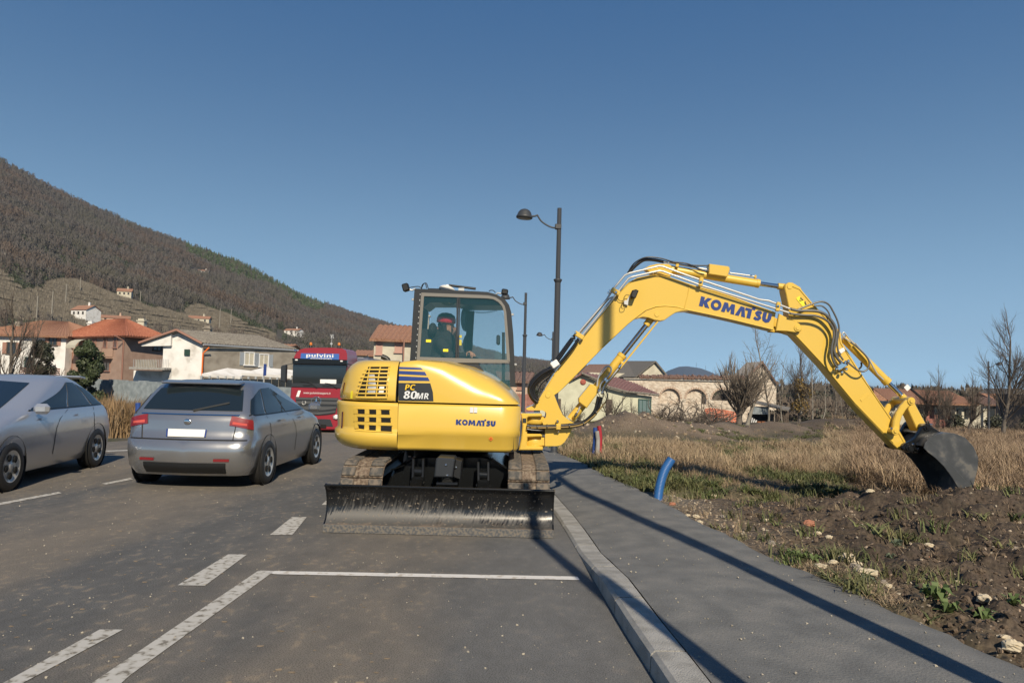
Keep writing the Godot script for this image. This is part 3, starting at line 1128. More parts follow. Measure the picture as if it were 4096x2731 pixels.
func ex_body() -> void:
	var mid := Vector2(-0.9, 9.4)
	# tail: engine hood above, counterweight below
	var st := mb()
	sweep(st, tail_path(0.0), UP_PROF, mid)
	var hood := put("engine_hood", st, M.yellow, EX)
	st = mb()
	var lp := tail_path(0.05)
	for i in 2:
		lp[i].x += 0.03
	sweep(st, lp, LOW_PROF, mid)
	var cw := put("counterweight", st, M.yellow, EX)
	# side cover with the sloping front
	st = mb()
	st.set_smooth_group(1)
	var nx := 30
	for i in nx:
		for j in 13:
			var e := []
			for o in [[0, 0], [1, 0], [1, 1], [0, 1]]:
				var x := lerpf(-1.262, 0.118, (i + o[0]) / float(nx))
				var jj: int = j + o[1]
				var top := ev(TOPLINE, x)
				var q := 1.0 - pow(1.0 - minf(jj, 10) / 10.0, 1.6)
				var p := cover_pt(x, lerpf(BELT + 0.008, top, q))
				if jj > 10:
					p.z -= (jj - 10) * 0.45
					p.y += (jj - 10) * 0.012
				e.append(p)
			quad(st, e[0], e[1], e[2], e[3], Vector3(0.1, 0.5, 1))
	var cover := put("side_cover", st, M.yellow, EX)
	st = mb()
	var path := []
	for x in [-1.255, -0.9, -0.5, -0.12]:
		path.append(Vector2(x, 8.42 - 0.012 * (1.0 - pow((x + 0.6) / 0.7, 2.0))))
	for i in 9:
		var a := PI / 2 * (i + 1) / 9.0
		path.append(Vector2(-0.12 + 0.24 * sin(a), 8.655 - 0.24 * cos(a)))
	path.append(Vector2(0.12, 9.9))
	sweep(st, path, [0.3, 0.750, 0.09, 0.755, 0.04, 0.768, 0.014, 0.80, 0.010, 0.93, 0.0, 0.938, 0.0, 1.0, 0.0, 1.26, 0.012, 1.278, 0.05, 1.287], mid)
	var low := put("lower_cover", st, M.yellow, EX)
	# what shows dark through the joints, and the deck under the cab
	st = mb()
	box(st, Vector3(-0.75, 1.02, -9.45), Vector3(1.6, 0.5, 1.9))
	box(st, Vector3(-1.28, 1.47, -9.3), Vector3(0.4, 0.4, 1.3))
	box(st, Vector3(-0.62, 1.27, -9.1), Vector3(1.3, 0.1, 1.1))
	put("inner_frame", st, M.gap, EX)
	st = mb()
	box(st, Vector3(-0.62, 1.05, -10.2), Vector3(1.45, 0.55, 0.5), 0.03)
	put("cab_deck", st, M.yellow_flat, EX)

	# upper grille: dark louvre with yellow bars
	st = mb()
	tail_patch(st, [-1.743, 1.341, -1.382, 1.354, -1.393, 1.698, -1.641, 1.691], 0.006, 0.01, true)
	var grille := put("grille", st, M.gap, EX)
	var ys := [218, 270, 322, 376, 431, 487, 544, 600, 652]
	var lx := [-1.629, 1.697, -1.656, 1.654, -1.679, 1.611, -1.698, 1.566, -1.713, 1.521, -1.723, 1.475, -1.731, 1.428, -1.738, 1.382, -1.741, 1.339]
	var rx := [-1.391, 1.704, -1.391, 1.661, -1.391, 1.618, -1.392, 1.574, -1.393, 1.529, -1.393, 1.483, -1.394, 1.437, -1.395, 1.391, -1.396, 1.348]
	for i in 9:
		st = mb()
		var hh := 0.0075 if i > 0 and i < 8 else 0.011
		tail_patch(st, [lx[i * 2] - 0.012, lx[i * 2 + 1] - hh, rx[i * 2] + 0.012, rx[i * 2 + 1] - hh, rx[i * 2] + 0.012, rx[i * 2 + 1] + hh, lx[i * 2] - 0.012, lx[i * 2 + 1] + hh], 0.022, 0.03, true)
		put("grille_bar", st, M.yellow, grille)
	for c in [[-1.749, 1.337, -1.738, 1.337, -1.626, 1.7, -1.639, 1.7], [-1.638, 1.344, -1.627, 1.344, -1.604, 1.7, -1.616, 1.7], [-1.512, 1.347, -1.501, 1.347, -1.484, 1.704, -1.495, 1.703], [-1.4, 1.35, -1.388, 1.35, -1.385, 1.706, -1.397, 1.706]]:
		st = mb()
		tail_patch(st, c, 0.018, 0.03, true)
		put("grille_bar", st, M.yellow, grille)
	st = mb()
	tail_patch(st, [-1.609, 1.492, -1.519, 1.486, -1.548, 1.608, -1.609, 1.606], 0.009, 0.004, true)
	tail_patch(st, [-1.61, 1.393, -1.52, 1.396, -1.514, 1.469, -1.608, 1.471], 0.009, 0.004, true)
	tail_patch(st, [-1.483, 1.397, -1.426, 1.398, -1.424, 1.472, -1.477, 1.47], 0.009, 0.004, true)
	put("radiator", st, M.zinc, grille)
	# lower vents, three rows of three
	for c in [[-1.721, 1.155, -1.637, 1.155, -1.638, 1.204, -1.723, 1.203], [-1.582, 1.154, -1.497, 1.155, -1.499, 1.206, -1.584, 1.205], [-1.448, 1.154, -1.354, 1.155, -1.359, 1.205, -1.45, 1.204],
			[-1.721, 1.067, -1.642, 1.068, -1.639, 1.115, -1.723, 1.116], [-1.582, 1.067, -1.503, 1.066, -1.503, 1.115, -1.584, 1.116], [-1.447, 1.066, -1.339, 1.067, -1.343, 1.116, -1.448, 1.116],
			[-1.705, 0.988, -1.643, 0.985, -1.643, 1.029, -1.715, 1.029], [-1.581, 0.975, -1.507, 0.974, -1.506, 1.028, -1.583, 1.029], [-1.447, 0.968, -1.325, 0.966, -1.328, 1.024, -1.449, 1.026]]:
		st = mb()
		tail_patch(st, c, 0.007, 0.01, false)
		var v := put("vent", st, M.gap, cw)
		st = mb()
		var l: Array = c
		var w: float = 0.055
		tail_patch(st, [l[0] - w, l[1] - 0.004, l[0] - 0.004, l[1], l[6] - 0.004, l[7], l[6] - w, l[7] + 0.006], 0.012, 0.014, false)
		put("vent_blade", st, M.yellow_flat, cw)
	for c in [[-1.765, 1.119, -1.335, 1.121, -1.336, 1.152, -1.766, 1.147], [-1.762, 1.031, -1.319, 1.031, -1.325, 1.063, -1.765, 1.061], [-1.751, 0.961, -1.313, 0.957, -1.317, 0.964, -1.744, 0.974], [-1.768, 1.205, -1.35, 1.21, -1.353, 1.221, -1.765, 1.215]]:
		st = mb()
		tail_patch(st, c, 0.013, 0.015, false)
		put("vent_bar", st, M.yellow, cw)
	# reflectors and stickers
	st = mb()
	tail_patch(st, [-1.956, 0.971, -1.933, 0.973, -1.925, 1.164, -1.946, 1.159], 0.012, 0.02, false)
	put("reflector", st, M.reflector, cw)
	st = mb()
	tail_patch(st, [-1.961, 1.385, -1.945, 1.389, -1.93, 1.498, -1.949, 1.494], 0.012, 0.02, true)
	put("reflector", st, M.reflector, hood)
	st = mb()
	tail_patch(st, [-1.828, 1.319, -1.8, 1.32, -1.799, 1.406, -1.826, 1.405], 0.006, 0.006, true)
	put("warning_label", st, M.sticker, hood)
	cover_patch("blue_stripe", [-1.264, 1.669, -0.993, 1.668, -1.024, 1.691, -1.265, 1.693], M.blue, cover)
	cover_patch("blue_stripe", [-1.263, 1.612, -0.949, 1.605, -0.973, 1.645, -1.262, 1.649], M.blue, cover)
	cover_patch("blue_stripe", [-1.263, 1.539, -0.914, 1.544, -0.935, 1.583, -1.261, 1.589], M.blue, cover)
	cover_patch("model_plate", [-1.262, 1.411, -0.874, 1.418, -0.906, 1.518, -1.263, 1.513], M.label_dark, cover)
	cover_patch("model_plate", [-1.259, 1.312, -0.864, 1.317, -0.874, 1.418, -1.262, 1.411], M.label_dark, cover)
	var shear := Basis(Vector3(1, 0, 0), Vector3(0.16, 1, 0), Vector3(0, 0, 1))
	lettering("PC", 0.062, M.gold, cover, Transform3D(shear * Basis.from_scale(Vector3(1.12, 1, 1)), Vector3(-1.131, 1.466, -8.4)))
	lettering("80", 0.086, M.pale, cover, Transform3D(shear * Basis.from_scale(Vector3(1.18, 1, 1)), Vector3(-1.122, 1.379, -8.4)))
	lettering("MR", 0.066, M.pale, cover, Transform3D(shear * Basis.from_scale(Vector3(1.02, 1, 1)), Vector3(-0.987, 1.372, -8.4)))
	letters(low, M.blue, Transform3D(Basis(Vector3(0, 0, 1), -0.016).scaled(Vector3(0.0605, 0.0605, 0.06)), Vector3(-0.605, 1.062, -8.407)))
	st = mb()
	for k in 2:
		var p := Vector3(-0.432, 1.232, -8.402) + Vector3(k * 0.044, 0, 0)
		box(st, p, Vector3(0.038, 0.062, 0.004))
	put("notice_label", st, M.pale, low)
	st = mb()
	var tc := Vector3(-0.207, 0.916, -8.408)
	for k in 4:
		var a := k * PI / 2
		tri(st, tc + Vector3(cos(a + 1.57), sin(a + 1.57), 0) * 0.006, tc + Vector3(cos(a - 1.57), sin(a - 1.57), 0) * 0.006, tc + Vector3(cos(a), sin(a), 0) * 0.032, Vector3(0, 0, 1))
	for k in 16:
		var a := TAU * k / 16
		var b := TAU * (k + 1) / 16
		var z := Vector3(0, 0, 0.001)
		quad(st, tc + Vector3(cos(a), sin(a), 0) * 0.013 + z, tc + Vector3(cos(b), sin(b), 0) * 0.013 + z, tc + Vector3(cos(b), sin(b), 0) * 0.019 + z, tc + Vector3(cos(a), sin(a), 0) * 0.019 + z, Vector3(0, 0, 1))
	put("lifting_mark", st, M.orange, low)
	# small exhaust tip behind the hood
	st = mb()
	tube(st, smooth([v3(-1.62, 1.70, 9.9), v3(-1.64, 1.80, 9.9), v3(-1.72, 1.84, 9.9)], 4), 0.035, 10)
	put("exhaust", st, M.black, EX)

func ex_cab() -> void:
	var outer := [-1.326, 1.77, -1.312, 2.22, -1.296, 2.729, -1.282, 2.737, -0.892, 2.73, -0.516, 2.723, -0.337, 2.717, -0.214, 2.687, -0.109, 2.628, -0.051, 2.555, -0.02, 2.461, 0.016, 2.161, 0.061, 1.489]
	var mid := [-1.237, 1.772, -1.222, 2.223, -1.204, 2.681, -1.199, 2.685, -0.891, 2.681, -0.515, 2.676, -0.327, 2.672, -0.232, 2.652, -0.156, 2.604, -0.107, 2.539, -0.084, 2.459, -0.052, 2.159, -0.004, 1.487]
	var inner := [-1.197, 1.844, -1.184, 2.224, -1.168, 2.636, -1.164, 2.64, -0.889, 2.638, -0.513, 2.633, -0.344, 2.632, -0.259, 2.624, -0.193, 2.588, -0.14, 2.533, -0.116, 2.459, -0.09, 2.158, -0.06, 1.836]
	var frame_edge := mid.duplicate()
	frame_edge[24] = -0.018
	frame_edge[25] = inner[25] - 0.03
	var st := mb()
	ring(st, outer, mid, -9.83, -9.75)
	ring(st, outer, mid, -10.74, -10.66)
	var n := outer.size() / 2
	for i in range(2, 9):                         # roof skin from side to side
		var a := Vector2(outer[i * 2], outer[i * 2 + 1])
		var b := Vector2(outer[i * 2 + 2], outer[i * 2 + 3])
		var c := a.lerp(Vector2(mid[i * 2], mid[i * 2 + 1]), 0.45)
		var d := b.lerp(Vector2(mid[i * 2 + 2], mid[i * 2 + 3]), 0.45)
		prism(st, PackedVector2Array([a, b, d, c]), -10.67, -9.82)
	var cab := put("cab", st, M.cabgrey, EX)
	st = mb()
	ring(st, frame_edge, inner, -9.775, -9.742)
	prism(st, p2([-1.237, 1.77, -0.024, 1.795, -0.06, 1.836, -1.197, 1.844]), -9.775, -9.741)
	put("window_frame", st, M.frame, cab)
	st = mb()
	for z in [9.757, 10.70]:
		var p := p2(inner)
		var t := Geometry2D.triangulate_polygon(p)
		for i in range(0, t.size(), 3):
			tri(st, v3(p[t[i]].x, p[t[i]].y, z), v3(p[t[i + 1]].x, p[t[i + 1]].y, z), v3(p[t[i + 2]].x, p[t[i + 2]].y, z), Vector3(0, 0, 1))
		if z < 10:
			put("side_window", st, M.pane, cab)
			st = mb()
	put("door_window", st, M.pane, cab)
	# sliding window bars, lower panel, far pillar, roof lining
	st = mb()
	flat(st, [-0.732, 1.843, -0.707, 1.843, -0.712, 2.635, -0.737, 2.635], 9.738, 9.77, 0.003)
	flat(st, [-0.704, 1.843, -0.687, 1.843, -0.693, 2.633, -0.707, 2.634], 9.75, 9.765, 0.002)
	put("window_bar", st, M.label_dark, cab)
	plate("lower_panel", [-1.327, 1.77, -0.433, 1.784, -0.171, 1.438, -0.158, 1.315, -1.311, 1.285], 9.76, 9.80, M.label_dark, cab)
	plate("lower_pane", [-0.434, 1.784, -0.022, 1.791, 0.028, 1.32, -0.159, 1.315], 9.768, 9.774, M.pane, cab, 0.0)
	plate("front_tube", [-0.136, 2.197, -0.098, 2.198, -0.07, 1.317, -0.112, 1.316], 9.80, 9.85, M.black, cab)
	plate("door_pillar", [-0.652, 1.769, -0.573, 1.771, -0.548, 2.541, -0.661, 2.538], 10.62, 10.68, M.black, cab)
	plate("roof_lining", [-1.186, 2.506, -1.103, 2.574, -0.794, 2.582, -0.605, 2.549, -0.126, 2.562, -0.147, 2.627, -0.279, 2.66, -1.172, 2.659], 9.9, 10.64, M.label_dark, cab)
	plate("floor", [-1.276, 1.538, -0.016, 1.571, -0.014, 1.506, -1.274, 1.473], 9.85, 10.7, M.black, cab)
	plate("rear_panel", [-1.293, 1.771, -1.209, 1.773, -1.227, 1.474, -1.293, 1.472], 9.85, 10.64, M.cabgrey, cab)
	# things inside
	st = mb()
	ball(st, Vector3(-0.867, 2.601, -9.95), Vector3(0.105, 0.055, 0.03), 8, 14)
	put("speaker_cover", st, M.gloss, cab)
	st = mb()
	bar(st, Vector3(-1.087, 1.717, -10.2), Vector3(-1.094, 2.24, -10.25), 0.12, 0.42, Vector3(0, 0, 1), 0.04)
	ball(st, Vector3(-1.088, 2.227, -10.2), Vector3(0.062, 0.10, 0.15), 8, 12)
	box(st, Vector3(-0.9, 1.683, -10.2), Vector3(0.5, 0.14, 0.46), 0.05)
	put("seat", st, M.cloth, cab)
	st = mb()
	box(st, Vector3(-0.69, 1.744, -9.97), Vector3(0.42, 0.22, 0.14), 0.04)
	box(st, Vector3(-0.728, 1.751, -10.52), Vector3(0.42, 0.22, 0.14), 0.04)
	put("armrest_console", st, M.label_dark, cab)
	st = mb()
	cyl(st, Vector3(-0.538, 1.776, -9.97), Vector3(-0.57, 1.885, -9.97), 0.022, 8)
	ball(st, Vector3(-0.572, 1.89, -9.97), Vector3(0.03, 0.04, 0.03), 6, 8)
	put("joystick", st, M.black, cab)
	st = mb()
	box(st, Vector3(-0.186, 2.108, -10.1), Vector3(0.05, 0.13, 0.2), 0.015)
	put("monitor", st, M.label_dark, cab)
	st = mb()
	ball(st, Vector3(-0.686, 2.451, -10.9), Vector3(0.075, 0.19, 0.03), 8, 12)
	ball(st, Vector3(-0.644, 2.079, -10.9), Vector3(0.075, 0.15, 0.03), 8, 12)
	put("mirror", st, M.black, cab)
	for s in [[905, 820, 0.045, 0.035], [905, 905, 0.045, 0.075]]:
		st = mb()
		box(st, Vector3(-0.684, 2.127, -9.8) + Vector3(0, (820 - s[1]) * 0.00094, 0), Vector3(s[2], s[3], 0.004))
		put("yellow_label", st, M.sticker, cab)
	for p in [Vector3(-1.09, 2.056, -9.752), Vector3(-0.863, 1.939, -9.752)]:
		st = mb()
		box(st, p, Vector3(0.066, 0.034, 0.004))
		put("yellow_label", st, M.sticker, cab)
	st = mb()
	var coil := []
	for i in 190:
		var f := i / 189.0
		var a := f * TAU * 17
		coil.append(Vector3(-0.711, 2.531, -10).lerp(Vector3(-0.214, 2.502, -10), f) + Vector3(0, -0.05 * sin(f * PI) + 0.011 * sin(a), 0.011 * cos(a)))
	tube(st, coil, 0.0035, 4)
	put("coiled_cord", st, M.black, cab)
	# rear light strip of bolts
	st = mb()
	for i in 12:
		var f := i / 11.0
		box(st, Vector3(-1.218, 2.66, -9.745).lerp(Vector3(-1.249, 1.828, -9.745), f), Vector3(0.012, 0.022, 0.012), 0.003)
	put("bolt_row", st, M.zinc, cab)
	# roof furniture
	st = mb()
	lathe(st, [0.0, 0.022, 0.06, 0.020, 0.110, 0.0, 0.112, -0.008, 0.0, -0.008], Transform3D(Basis(Vector3(0, 0, 1), -0.2) * Basis(Vector3(1, 0, 0), -0.48), Vector3(-0.876, 2.741, -9.85)), 28)
	box(st, Vector3(-0.878, 2.793, -9.89), Vector3(0.036, 0.05, 0.036), 0.008)
	put("white_disc", st, M.white, cab)
	st = mb()
	cyl(st, Vector3(-0.855, 2.805, -9.87), Vector3(-0.499, 2.769, -9.87), 0.017, 10)
	put("roof_bar", st, M.black, cab)
	st = mb()
	bar(st, Vector3(-0.689, 2.731, -9.87), Vector3(-0.69, 2.774, -9.87), 0.075, 0.03)
	put("bar_bracket", st, M.zinc, cab)
	st = mb()
	box(st, Vector3(-1.039, 2.74, -9.9), Vector3(0.17, 0.035, 0.1), 0.006)
	put("roof_box", st, M.black, cab)
	for k in 2:
		var right: bool = k == 1
		st = mb()
		var q := Basis(Vector3(0, 0, 1), 0.30 if not right else -0.12)
		box(st, Vector3(-0.113, 2.735, -9.86) if right else Vector3(-1.425, 2.76, -9.86), Vector3(0.088, 0.105 if not right else 0.075, 0.10), 0.015, q)
		var w := put("work_light", st, M.black, cab)
		st = mb()
		if right:
			tube(st, [Vector3(-0.141, 2.711, -9.86), Vector3(-0.208, 2.719, -9.86), Vector3(-0.235, 2.694, -9.86)], 0.012, 6)
		else:
			tube(st, [Vector3(-1.382, 2.735, -9.86), Vector3(-1.339, 2.727, -9.86), Vector3(-1.297, 2.752, -9.86)], 0.012, 6)
		put("light_bracket", st, M.zinc, w)
	for w in [[-1.378, 2.759, -1.321, 2.772, -1.255, 2.777, -1.216, 2.754], [-1.221, 2.744, -1.208, 2.802, -1.161, 2.827, -1.141, 2.794, -1.126, 2.747], [-1.221, 2.744, -1.19, 2.817, -1.166, 2.813, -1.15, 2.756], [-0.322, 2.735, -0.304, 2.751, -0.266, 2.75, -0.236, 2.723]]:
		pipe("roof_cable", w, 9.86, 0.006, M.black, cab, true, 5)
	st = mb()
	for p in [Vector3(-0.008, 2.433, -9.8), Vector3(-0.008, 2.182, -9.8), Vector3(0.049, 1.779, -9.8), Vector3(-1.312, 2.597, -9.8)]:
		box(st, p, Vector3(0.045, 0.03, 0.04), 0.006)
	put("latch", st, M.zinc, cab)

func ex_under() -> void:
	# tracks: every shoe a plate with two rubber pads
	var shoe := ArrayMesh.new()
	var st := mb()
	box(st, Vector3(0, 0.012, 0), Vector3(0.45, 0.022, 0.128), 0.004)
	box(st, Vector3(0, 0.030, 0.0), Vector3(0.155, 0.022, 0.118), 0.01)
	st.generate_normals()
	st.commit(shoe)
	st = mb()
	for s in [-1, 1]:
		box(st, Vector3(s * 0.150, 0.036, 0), Vector3(0.145, 0.034, 0.112), 0.012)
	st.generate_normals()
	st.commit(shoe)
	shoe.surface_set_material(0, M.mud)
	shoe.surface_set_material(1, M.pad)
	for side in 2:
		var x: float = -1.579 if side == 0 else 0.22
		st = mb()
		box(st, v3(x, 0.33, 9.43), Vector3(0.24, 0.26, 2.2), 0.05)
		for i in 7:
			cyl(st, v3(x - 0.14, 0.3 if i in [0, 6] else 0.13, 8.36 + i * 0.355), v3(x + 0.14, 0.3 if i in [0, 6] else 0.13, 8.36 + i * 0.355), 0.27 if i in [0, 6] else 0.1, 18)
		var tr := put("track", st, M.black, EX)
		var r := 0.275
		var c0 := 8.36
		var c1 := 10.50
		var per := 2.0 * (c1 - c0) + TAU * r
		var count := 46
		for i in count:
			var s := per * (i + 0.35) / count
			var o: Vector3
			var ang: float
			if s < c1 - c0:
				o = v3(x, 0.33 + r, c0 + s)
				ang = 0.0
			elif s < c1 - c0 + PI * r:
				ang = (s - (c1 - c0)) / r
				o = v3(x, 0.33 + r * cos(ang), c1 + r * sin(ang))
			elif s < 2 * (c1 - c0) + PI * r:
				o = v3(x, 0.33 - r, c1 - (s - (c1 - c0) - PI * r))
				ang = PI
			else:
				ang = PI + (s - 2 * (c1 - c0) - PI * r) / r
				o = v3(x, 0.33 + r * cos(ang), c0 + r * sin(ang))
			var mi := MeshInstance3D.new()
			mi.name = numbered("track_shoe", tr)
			mi.mesh = shoe
			tr.add_child(mi, true)
			mi.transform = tr.global_transform.affine_inverse() * Transform3D(Basis(Vector3.RIGHT, -ang), o)
	# car body between the tracks
	plate("undercarriage", [-1.421, 0.286, -1.34, 0.497, -1.101, 0.647, -0.999, 0.666, -0.3, 0.684, -0.204, 0.662, 0.031, 0.526, 0.09, 0.325, -0.232, 0.209, -1.18, 0.184], 8.75, 10.2, M.gloss, EX, 0.02)
	for l in [[-1.373, 0.502, -1.333, 0.516, -1.2, 0.573, -1.199, 0.56], [-0.216, 0.659, -0.182, 0.667, 0.017, 0.551, 0.004, 0.534]]:
		plate("edge_rib", l, 8.66, 8.8, M.gloss, EX)
	st = mb()
	lathe(st, [0.46, 0.60, 0.46, 0.70, 0.52, 0.70, 0.52, 0.735, 0.40, 0.735, 0.40, 0.76], Transform3D(Basis(), v3(-0.72, 0, 9.38)), 40)
	var slew := put("slew_ring", st, M.black, EX)
	st = mb()
	for i in 24:
		var a := TAU * i / 24
		cyl(st, v3(-0.72 + 0.49 * sin(a), 0.735, 9.38 - 0.49 * cos(a)), v3(-0.72 + 0.49 * sin(a), 0.75, 9.38 - 0.49 * cos(a)), 0.014, 6)
	put("bolt_circle", st, M.zinc, slew)
	plate("cylinder_guard", [-0.801, 0.512, -0.787, 0.706, -0.766, 0.722, -0.601, 0.716, -0.584, 0.696, -0.606, 0.514], 8.12, 8.5, M.label_dark, EX, 0.012)
	plate("guard_side", [-0.581, 0.699, -0.513, 0.681, -0.523, 0.482, -0.603, 0.51], 8.2, 8.5, M.black, EX, 0.006)
	st = mb()
	cyl(st, Vector3(-0.658, 0.45, -8.1), Vector3(-0.681, 0.492, -8.35), 0.06, 16)
	cyl(st, Vector3(-0.771, 0.441, -8.1), Vector3(-0.545, 0.447, -8.1), 0.022, 10)
	put("blade_cylinder", st, M.gloss, EX)
	st = mb()
	for p in [Vector3(-0.678, 0.646, -8.118), Vector3(-0.576, 0.614, -8.19), Vector3(-0.66, 0.535, -8.118)]:
		ball(st, p, Vector3(0.013, 0.013, 0.01), 6, 8)
	put("guard_bolt", st, M.chrome, EX)
	for k in 2:
		var cx := 903.0 if k == 0 else 1457.0
		var s := (cx - 903.0) * 0.26855 / 1718.0 * 8.55
		var o := Vector3(s, -s * 0.024, 0)
		st = mb()
		bar(st, Vector3(-1.089, 0.632, -8.62) + o, Vector3(-1.074, 0.41, -8.5) + o, 0.03, 0.12, Vector3.RIGHT, 0.006)
		bar(st, Vector3(-0.976, 0.635, -8.62) + o, Vector3(-0.963, 0.413, -8.5) + o, 0.03, 0.12, Vector3.RIGHT, 0.006)
		cyl(st, Vector3(-1.073, 0.508, -8.55) + o, Vector3(-0.977, 0.511, -8.55) + o, 0.055, 14)
		cyl(st, Vector3(-1.1, 0.398, -8.45) + o, Vector3(-0.942, 0.402, -8.45) + o, 0.028, 12)
		bar(st, Vector3(-1.015, 0.424, -8.5) + o, v3((Vector3(-1.015, 0.424, -8.5) + o).x, 0.2, 7.75), 0.14, 0.1, Vector3.RIGHT, 0.01)
		put("blade_arm", st, M.gloss, EX)

func ex_blade() -> void:
	var x0: float = -1.849
	var x1: float = 0.465
	var prof := [7.600, 0.470, 7.640, 0.450, 7.690, 0.40, 7.725, 0.33, 7.735, 0.25, 7.722, 0.18, 7.69, 0.125, 7.64, 0.088, 7.60, 0.080]
	# dried mud on black paint: scraped streaks low down, splashes higher up
	var w := 640
	var hgt := 160
	var im := Image.create(w, hgt, false, Image.FORMAT_RGB8)
	var ro := Image.create(w, hgt, false, Image.FORMAT_RGB8)
	var na := noise(51, 0.013, 3)
	var nb := noise(52, 0.09, 3)
	var nc := noise(53, 0.055, 2)
	for j in hgt:
		var v := float(j) / hgt                      # 0 at the top
		for i in w:
			var u := float(i) / w
			var streak := nb.get_noise_2d(i * 1.6 + j * 0.5, j * 0.22)
			var big := na.get_noise_2d(i * 1.0, j * 1.6)
			var edge := 0.52 - 0.26 * (1.0 - u) * smoothstep(0.02, 0.16, u) + 0.22 * big + 0.12 * u
			var mud := smoothstep(edge - 0.10, edge + 0.34, v + 0.30 * streak) * (0.80 - 0.35 * u)
			var spl := smoothstep(0.50, 0.62, nc.get_noise_2d(i * 1.2, j * 1.5 + 300.0)) * 0.8
			var low := smoothstep(0.90, 0.96, v + 0.05 * big + 0.03 * streak)
			var c := Vector3(0.010, 0.011, 0.013).lerp(Vector3(0.15, 0.145, 0.138), clampf(mud, 0, 1) * 0.62)
			c = c.lerp(Vector3(0.20, 0.165, 0.125), spl)
			c = c.lerp(Vector3(0.19, 0.135, 0.09), low * 0.85)
			c = c.lerp(Vector3(0.17, 0.13, 0.10), 0.6 * clampf(mud, 0, 1) * smoothstep(0.1, 0.5, big) * smoothstep(0.4, 0.9, v))
			im.set_pixel(i, j, lin(c.x, c.y, c.z))
			var r := clampf(0.24 + 0.45 * mud + 0.5 * spl + 0.5 * low, 0.2, 0.9)
			ro.set_pixel(i, j, Color(r, r, r))
	var bm := mat(Color.WHITE, 1.0)
	bm.albedo_texture = ImageTexture.create_from_image(im)
	bm.roughness_texture = ImageTexture.create_from_image(ro)
	bm.metallic_specular = 0.6
	var st := SurfaceTool.new()
	st.begin(Mesh.PRIMITIVE_TRIANGLES)
	st.set_smooth_group(0)
	var n := prof.size() / 2
	for k in n:
		for i in 25:
			st.set_uv(Vector2(i / 24.0, float(k) / (n - 1)))
			st.add_vertex(v3(lerpf(x0, x1, i / 24.0), prof[k * 2 + 1], prof[k * 2]))
	for k in n - 1:
		for i in 24:
			var a := k * 25 + i
			for q in [a, a + 1, a + 25, a + 1, a + 26, a + 25]:
				st.add_index(q)
	st.generate_normals()
	var blade := put("dozer_blade", st.commit(), bm, EX)
	st = mb()
	for k in n - 1:
		quad(st, v3(x0, prof[k * 2 + 1], prof[k * 2] + 0.02), v3(x1, prof[k * 2 + 1], prof[k * 2] + 0.02), v3(x1, prof[k * 2 + 3], prof[k * 2 + 2] + 0.02), v3(x0, prof[k * 2 + 3], prof[k * 2 + 2] + 0.02), Vector3(0, 0, -1))
	box(st, v3((x0 + x1) / 2, 0.25, 7.86), Vector3(x1 - x0 - 0.2, 0.16, 0.16), 0.02)
	put("blade_back", st, M.gloss, blade)
	st = mb()
	cyl(st, v3(x0, 0.474, 7.606), v3(x1, 0.474, 7.606), 0.013, 10)
	put("top_edge", st, M.gloss, blade)
	st = mb()
	box(st, v3((x0 + x1) / 2, 0.043, 7.605), Vector3(x1 - x0 + 0.012, 0.082, 0.022), 0.004)
	put("cutting_edge", st, M.bladeedge, blade)
	for x in [x0, x1]:
		st = mb()
		var p := PackedVector2Array()
		for k in n:
			p.append(Vector2(-prof[k * 2] + 0.004, prof[k * 2 + 1]))
		p.append_array([Vector2(-7.75, 0.08), Vector2(-7.78, 0.25), Vector2(-7.74, 0.44), Vector2(-7.66, 0.485)])
		prism(st, p, -0.008, 0.008, 0.0, Transform3D(Basis(Vector3(0, 0, 1), Vector3(0, 1, 0), Vector3(1, 0, 0)), Vector3(x, 0, 0)))
		put("end_plate", st, M.gloss, blade)

